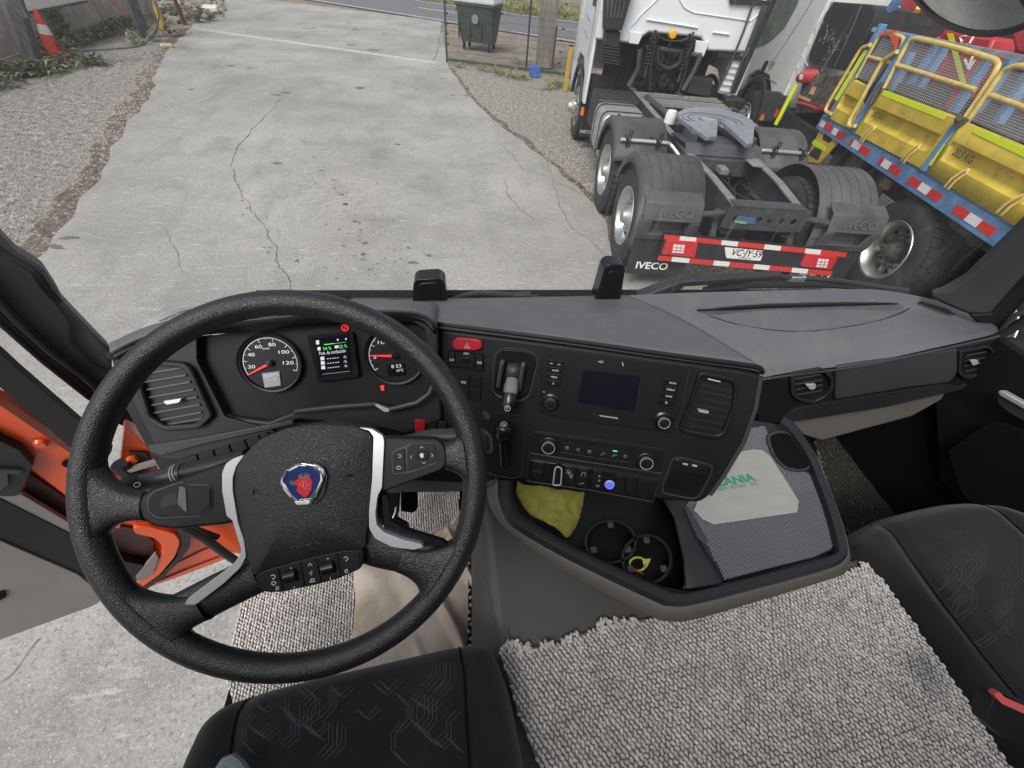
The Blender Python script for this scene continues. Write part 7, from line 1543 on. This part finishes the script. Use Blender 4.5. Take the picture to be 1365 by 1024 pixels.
# ---------------------------------------------------------------- seats
def seat(name, px, z, drop, seams, motif, label, rings=46, na=200, crown=.012, rise=0):
    P0 = PZ(z); PT = PZ(z+rise); O = resamp([P0.p(p.x, p.y) for p in smooth([Vector((u, v, 0)) for u, v in px], 10, True)+[Vector((*px[0], 0))]], na+1)[:-1]
    c = sum(O, Vector())/na; SM = [[(q.x, q.y) for q in [PT.p(u, v) for u, v in L_]] for L_ in seams]
    def sd(x, y):
        d = 9
        for L_ in SM:
            for i in range(len(L_)-1):
                a = Vector(L_[i]); b_ = Vector(L_[i+1]); ab = b_-a; t = max(0, min(1, (Vector((x, y))-a).dot(ab)/ab.length_squared)); d = min(d, (a+ab*t-Vector((x, y))).length)
        return d
    def hgt(x, y, s=0.5):
        d = sd(x, y); edge = (1-s); e = min(1, edge/.16); e2 = min(1, edge/.16); return z+Zc+rise*math.sqrt(max(0, 1-(1-e2)**2.2))-(0 if rise else drop*.30*(1-math.sqrt(max(0, 1-(1-e)**2))))+crown*(1-s*s)-.010*math.exp(-(d/.016)**2)+.0025*noise.noise(Vector((x*7, y*7, z)))
    rt = root(name, Vector((c.x, c.y, z+Zc-drop)), 0, label, 'seat'); rows = [[Vector((c.x+(p.x-c.x)*1.0, c.y+(p.y-c.y)*1.0, z+Zc-drop)) for p in O], [Vector((c.x+(p.x-c.x)*(1.0 if rise else 1.01), c.y+(p.y-c.y)*(1.0 if rise else 1.01), z+Zc-drop*(.3 if rise else .6))) for p in O]]
    for k in range(rings+1):
        s = 1-k/rings if k < rings else .001; rows.append([Vector((c.x+(p.x-c.x)*s, c.y+(p.y-c.y)*s, 0)) for p in O])
        for q in rows[-1]: q.z = hgt(q.x, q.y, s)
    cb_ = MB().loft(rows, closed=True); cb_.build('cushion', m_fab, rt, sharp=180); bv = BVHTree.FromPolygons([Vector(v) for v in cb_.v], cb_.f)
    def top(q, up):
        h = bv.ray_cast(Vector((q.x, q.y, z+Zc+1)), Vector((0, 0, -1))); return Vector((q.x, q.y, (h[0].z if h[0] else z+Zc)+up))
    def on(x, y):
        # ring parameter at x,y by radial comparison
        a = math.atan2(y-c.y, x-c.x); best = min(O, key=lambda p: abs(math.atan2(math.sin(math.atan2(p.y-c.y, p.x-c.x)-a), math.cos(math.atan2(p.y-c.y, p.x-c.x)-a)))); return min(1, math.hypot(x-c.x, y-c.y)/math.hypot(best.x-c.x, best.y-c.y))
    for L_ in SM:
        Q = resamp([Vector((x, y, 0)) for x, y in L_], 40); Q = [top(q, .0008) for q in Q if bv.ray_cast(Vector((q.x, q.y, z+Zc+1)), Vector((0, 0, -1)))[0]]; MB().tube(Q, .0021, 5).build('seam', m_seam, rt)
    if motif:
        b = MB()
        for L_ in motif:
            Q = [PT.p(u, v) for u, v in L_]; Q = resamp(Q, max(3, 6*len(Q))); Q = [top(q, .0006) for q in Q]
            rw = [[], []]
            for i, q in enumerate(Q):
                d_ = Q[min(i+1, len(Q)-1)]-Q[max(i-1, 0)]; n_ = Vector((-d_.y, d_.x, 0)).normalized()*.00055; rw[0].append(q-n_); rw[1].append(q+n_)
            b.loft(rw)
        b.build('woven_motif', m_thread, rt, kind='stuff', fix=False, flatshade=True)
    return rt
def motif_lines(u0, u1, v0, v1, keep, n, sc_=1.0, seed=2):
    random.seed(seed); out = []
    for i in range(n):
        u = random.uniform(u0, u1); v = random.uniform(v0, v1)
        if not inpoly(u, v, keep): continue
        base = random.choice(([(0, 0), (12, -14), (12, -34)], [(0, 0), (-10, 12), (-10, 30), (4, 44)], [(0, 0), (10, 10), (22, -2)], [(0, 0), (0, 22), (-12, 36)], [(0, 0), (14, 14), (14, 30), (2, 42)]))
        for k in range(random.choice((2, 3, 4))):
            q = [(u+(a+k*4.2)*sc_, v+(b_+k*2.2)*sc_) for a, b_ in base]
            if all(inpoly(*w, keep) for w in q): out.append(q)
    return out
dk = [(325, 935), (420, 905), (520, 882), (606, 863), (615, 950), (622, 1022), (308, 1022)]
seat_d = seat('driver_seat', [(222, 1040), (240, 995), (262, 958), (305, 931), (400, 905), (500, 882), (600, 859), (632, 856), (655, 864), (672, 900), (684, 940), (702, 1030), (716, 1120), (700, 1300), (480, 1380), (230, 1300), (205, 1120)], -.78, .14,
     [[(330, 890), (322, 929), (312, 960), (306, 1000), (300, 1100), (300, 1250)], [(603, 820), (611, 858), (619, 900), (622, 960), (626, 1024), (632, 1120), (640, 1250)]], motif_lines(320, 612, 880, 1018, dk, 46, 1.25, 4), 'black fabric driver seat cushion with faint woven motif behind the steering wheel')
pk = [(1185, 700), (1230, 685), (1300, 685), (1362, 720), (1362, 905), (1300, 870), (1240, 790)]
seat_p = seat('passenger_seat', [(1124, 738), (1130, 718), (1160, 698), (1205, 684), (1250, 676), (1300, 676), (1345, 688), (1400, 715), (1500, 780), (1620, 900), (1620, 1100), (1520, 1200), (1440, 1115), (1390, 1050), (1330, 975), (1240, 865), (1165, 780)], -.92, .30,
     [[(1120, 610), (1183, 694), (1215, 745), (1262, 810), (1310, 870), (1365, 935), (1430, 1010)], [(1270, 620), (1345, 690), (1420, 760), (1500, 850)]], motif_lines(1190, 1362, 690, 900, pk, 60, 1.2, 8), 'black fabric passenger seat cushion with grey woven zigzag motif beside the red buckle', rise=.055)
bk = root('seat_belt_buckle', PZ(-.76).p(1345, 960), 0, 'black seat belt buckle with red release button beside the passenger seat', 'buckle')
BQ_ = Plane(PZ(-.74).p(1345, 950), (-.35, -.45, .8)); slab(BQ_, rpoly([(1318, 945), (1326, 928), (1372, 950), (1372, 1000), (1338, 985), (1316, 965)], 4, 3), .03).build('sheath', m_btn, bk, bevel=.004)
slab(BQ_, rpoly([(1325, 926), (1332, 922), (1340, 930), (1368, 942), (1368, 953), (1335, 938)], 2, 3), .012, .012).build('release_button', mat('coral_red_button', (.62, .10, .10), .4), bk, bevel=.002)
MB().beam(BQ_.p(1332, 925, .002), BQ_.p(1372, 946, .002), .006, .02).build('slot', m_gloss, bk)
lv = tag(MB().tube([PZ(-.74).p(u, v) for u, v in [(292, 1030), (300, 1017), (308, 1014), (318, 1022), (326, 1034)]], .008, 8).build('seat_lever', mat('pale_teal_grey_plastic', (.22, .27, .27), .4)), 'pale grey green plastic loop at the front left of the driver seat', 'seat lever')
# small black box of the seat side left of driver cushion
# ---------------------------------------------------------------- right door
RD = Plane(rel(1.45, .6, -.8), (-1, 0, 0))
rd = root('passenger_door', rel(1.47, .5, -1.0), 0, 'dark passenger door with grey top ledge and silver pull handle', 'door')
slab(RD, [(1240, 500), (1330, 448), (1480, 540), (1480, 800), (1300, 700), (1250, 640)], .06, -.02).build('panel', m_dash, rd, bevel=.01)
RT = PZ(-.80); slab(PZ(-.79), rpoly([(1322, 470), (1338, 452), (1365, 462), (1500, 520), (1500, 600), (1365, 530), (1345, 518), (1318, 500)], 5, 3), .05).build('ledge', m_dtop, rd, bevel=.012)
slab(PZ(-.785), rpoly([(1332, 492), (1338, 486), (1352, 484), (1372, 492), (1450, 530), (1450, 560), (1372, 515), (1345, 505)], 4, 3), .004).build('ledge_inlay', m_pill, rd, bevel=.002)
slab(RD, [(1329, 522), (1333, 520), (1375, 543), (1375, 552), (1332, 528)], .02, .02).build('pull_handle', m_sat, rd, bevel=.003); slab(RD, [(1327, 528), (1335, 530), (1380, 555), (1380, 570), (1345, 552), (1330, 540)], .02, .012).build('handle_body', m_dash3, rd, bevel=.004)
MB().tube([PX(1.50).p(u, v) for u, v in [(1333, 449), (1350, 458), (1365, 468), (1450, 520)]], .006, 6).build('window_seal', m_seal, rd)
slab(PX(1.46), rpoly([(1270, 600), (1330, 560), (1500, 620), (1500, 800), (1340, 700), (1290, 660)], 10, 4), .02, -.0).build('lower_pocket', m_carpet, rd, bevel=.01)
# ---------------------------------------------------------------- open left door
da = PZ(-1.5).p(310, 740); dbb = PZ(-1.5).p(0, 855); dd_ = (dbb-da).normalized(); dn = Vector((-dd_.y, dd_.x, 0))
if dn.dot(CAM-da) < 0: dn = -dn
DP = Plane(da, dn)
ld = root('driver_door', PZ(-1.5).p(190, 720), 0, 'open orange driver door seen from inside with grey lower trim', 'door')
def dp(name, m, px, d=.02, off=0, r=3, bevel=.004): return slab(DP, rpoly(px, r, 3) if r else px, d, off).build(name, m, ld, bevel=bevel)
dp('door_skin', m_orangep, [(-80, 500), (0, 536), (106, 610), (150, 640), (175, 600), (205, 640), (255, 690), (300, 725), (312, 741), (250, 765), (188, 787), (130, 798), (0, 838), (-80, 866)], .03, -.03, 6)
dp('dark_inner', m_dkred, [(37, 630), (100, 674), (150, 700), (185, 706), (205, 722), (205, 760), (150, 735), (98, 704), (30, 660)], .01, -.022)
dp('frame_flange', m_orangep, [(-60, 490), (0, 540), (106, 612), (140, 650), (165, 690), (158, 706), (130, 690), (98, 668), (37, 622), (0, 590), (-60, 550)], .02, .0, 4, .006)
dp('frame_flange', m_orangep, [(176, 703), (200, 702), (234, 712), (241, 722), (234, 742), (214, 766), (186, 786), (180, 780), (200, 762), (214, 742), (216, 728), (206, 718), (180, 712)], .02, .004, 4, .006)
dp('door_seal', m_seal, [(238, 706), (252, 712), (254, 728), (240, 748), (216, 772), (190, 790), (186, 788), (214, 768), (236, 744), (243, 724)], .02, .006, 3, .004)
dp('seal_bar', m_seal, [(-60, 425), (0, 470), (24, 492), (118, 572), (150, 600), (135, 625), (108, 609), (0, 517), (-60, 468)], .014, .006, 3, .005)
dp('pale_strip', m_doorg, [(-40, 655), (0, 662), (30, 660), (100, 702), (100, 718), (0, 668), (-40, 672)], .01, .004, 2, .002)
dp('upper_trim', m_dash, [(-40, 655), (0, 665), (100, 715), (150, 745), (200, 756), (206, 745), (208, 760), (180, 775), (122, 773), (0, 721), (-40, 700)], .02, .006, 3, .006)
dp('lower_trim', m_doorg, [(-80, 695), (0, 721), (104, 766), (126, 784), (134, 802), (124, 808), (0, 853), (-80, 880)], .03, .010, 4, .010)
dp('grey_wedge', m_doorg, [(207, 738), (212, 744), (204, 764), (186, 776), (180, 770)], .01, .008, 2, .002)
dp('trim_slot', m_seam, [(-10, 792), (6, 788), (8, 796), (-10, 806)], .004, .014, 1, 0)
dp('handle_box', m_dash2, [(-60, 560), (0, 588), (26, 600), (44, 621), (28, 655), (22, 662), (-60, 662)], .02, .018, 4, .006); dp('handle_edge', m_dash3, [(-40, 618), (0, 626), (30, 627), (26, 634), (10, 632), (12, 646), (0, 655), (-40, 650)], .01, .024, 2, .003)
MB().lathe([(0, .006), (.008, .006), (.012, 0)], 14, DP.p(54, 591, .004), dn).build('door_bolt', m_orangep, ld)
MB().lathe([(0, .001), (.016, .001), (.018, 0)], 18, DP.p(98, 618, .004), dn).build('bolt_hole', m_seam, ld); MB().lathe([(0, .006), (.005, .005), (.006, 0)], 10, DP.p(97, 618, .006), dn).build('bolt', m_alud, ld)
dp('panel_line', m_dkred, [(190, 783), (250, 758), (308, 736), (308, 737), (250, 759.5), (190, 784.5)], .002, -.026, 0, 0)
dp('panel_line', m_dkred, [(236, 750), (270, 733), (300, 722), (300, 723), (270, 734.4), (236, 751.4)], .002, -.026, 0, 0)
# hinge area of the cab behind the wheel
HP = Plane(rel(-.66, .66, -.9), (.5, -.85, .1))
cb('hinge_pillar', m_orangep, slab(HP, rpoly([(166, 572), (178, 577), (206, 606), (214, 640), (240, 690), (330, 690), (330, 740), (300, 735), (270, 718), (250, 700), (190, 655), (160, 620)], 3, 3), .04), bevel=.006)
cb('hinge', m_dkred, slab(HP, rpoly([(170, 604), (196, 604), (205, 620), (175, 622)], 3, 3), .02, .01), bevel=.004)
cb('hinge_bolt', m_orangep, MB().lathe([(0, .012), (.009, .01), (.012, 0)], 12, HP.p(176, 612, .012), HP.n))
cb('check_strap', m_alud, MB().beam(HP.p(166, 628, .03), HP.p(214, 614, .03), .012, .010)); cb('black_hose', m_seal, MB().tube([HP.p(u, v, .02) for u, v in [(160, 618), (172, 630), (190, 650)]], .018, 10))
cb('wiring_hose', m_seal, MB().tube([HP.p(u, v, .05) for u, v in [(238, 700), (270, 716), (300, 738), (330, 758)]], .012, 10)); cb('wiring_hose', m_seal, MB().tube([HP.p(u, v, .03) for u, v in [(250, 690), (262, 706), (290, 716)]], .009, 8))
cb('sill_step', m_seam, MB().bx(-.66, -.60, -.9, .75, Zc-1.50, Zc-1.262)) if False else None
# ---------------------------------------------------------------- cab walls behind the seats (they keep the low sky off the dash)
m_wallfab = mat('dark_rear_wall_fabric', (0.05, 0.05, 0.052), .9, var=.1, vscale=5)
cb('rear_wall', m_wallfab, MB().bx(-.72, 1.52, -.98, -.94, Zc-1.3, Zc+.75))
cb('right_wall', m_wallfab, MB().bx(1.52, 1.55, -.98, -.1, Zc-1.3, Zc+.75))
cb('left_rear_wall', m_wallfab, MB().bx(-.76, -.72, -.98, -.25, Zc-1.3, Zc+.75))
for x0, rt in ((-.17, seat_d), (1.08, seat_p)):
    rows = []
    for k in range(9):
        z_ = -.82+k*.085; w_ = .24-.015*max(0, k-5)**1.3; yy = -.40-.02*k
        rows.append([rel(x0+w_*math.copysign(abs(math.cos(t/10*math.pi))**.5, math.cos(t/10*math.pi)), yy+.06*math.copysign(abs(math.sin(t/10*math.pi))**.6, math.sin(t/10*math.pi)), z_) for t in range(20)])
    MB().loft(rows, closed=True).add(rows[-1], [tuple(range(20))]).build('backrest', m_fab, rt, sharp=80)
cb('dash_end', m_dash, slab(CL, [(150, 480), (200, 500), (250, 600), (300, 640), (250, 668), (222, 640), (196, 596), (166, 540)], .04, -.045))
# service sticker on the glass behind the wheel rim
SG_ = PY(YG-.006)
stk = slab(SG_, rpoly([(186, 441), (198, 428), (216, 417), (240, 410), (259, 407), (268, 426), (262, 432), (230, 442)], 2, 2), .001).build('windscreen_sticker', mat('grey_clear_sticker', (.60, .62, .65), .4)); tag(stk, 'grey printed sticker on the low left corner of the windscreen above the dash', 'sticker')
b = MB()
for a, c in (((212, 428), (234, 419)), ((236, 417), (258, 411)), ((222, 430), (240, 423)), ((240, 421), (261, 415)), ((232, 432), (246, 428)), ((248, 425), (263, 421)), ((243, 419), (241, 429)), ((250, 418), (249, 426))): b.tube([SG_.p(*a, .0012), SG_.p(*c, .0012)], .0010, 4)
b.build('sticker_print', mat('sticker_grey_ink', (.14, .15, .17), .6), stk)

bt = BVHTree.FromPolygons([v.co + Vector((0.3, .6, Zc-.9)) for v in ptop.data.vertices], [tuple(p.vertices) for p in ptop.data.polygons])
def on_top(u, v, up=.001):
    h = bt.ray_cast(CAM, ray(u, v).normalized()); return (h[0]+Vector((0, 0, up))) if h[0] else None
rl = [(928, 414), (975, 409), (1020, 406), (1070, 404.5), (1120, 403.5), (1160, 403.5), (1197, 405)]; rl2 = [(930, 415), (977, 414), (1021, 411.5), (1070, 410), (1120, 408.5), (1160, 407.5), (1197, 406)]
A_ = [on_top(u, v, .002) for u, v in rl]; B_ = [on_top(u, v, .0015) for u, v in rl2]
if all(A_) and all(B_): db('tray_rear_shade', m_dash2, MB().loft([A_, B_]), solid=.001)  # dark overlay strip painting the shade on the tray's back wall
Q_ = [on_top(u, v, .0003) for u, v in smooth([Vector((*p, 0)) for p in [(1190, 420), (1150, 432), (1088, 441), (1040, 441), (985, 433), (940, 421)]], 6) for u, v in [(u, v)]] if False else [on_top(p.x, p.y, .0003) for p in smooth([Vector((*p, 0)) for p in [(1208, 414), (1180, 425), (1140, 434), (1088, 441), (1040, 441), (985, 433), (944, 421)]], 6)]
if all(Q_): db('tray_front_groove', m_dash, MB().tube(Q_, .0012, 5))
cb('pillar_foot', m_seal, slab(PL, rpoly([(108, 520), (150, 490), (180, 520), (200, 560), (222, 612), (206, 604), (178, 574), (150, 562), (128, 546)], 3, 3), .01, -.01), bevel=.003)
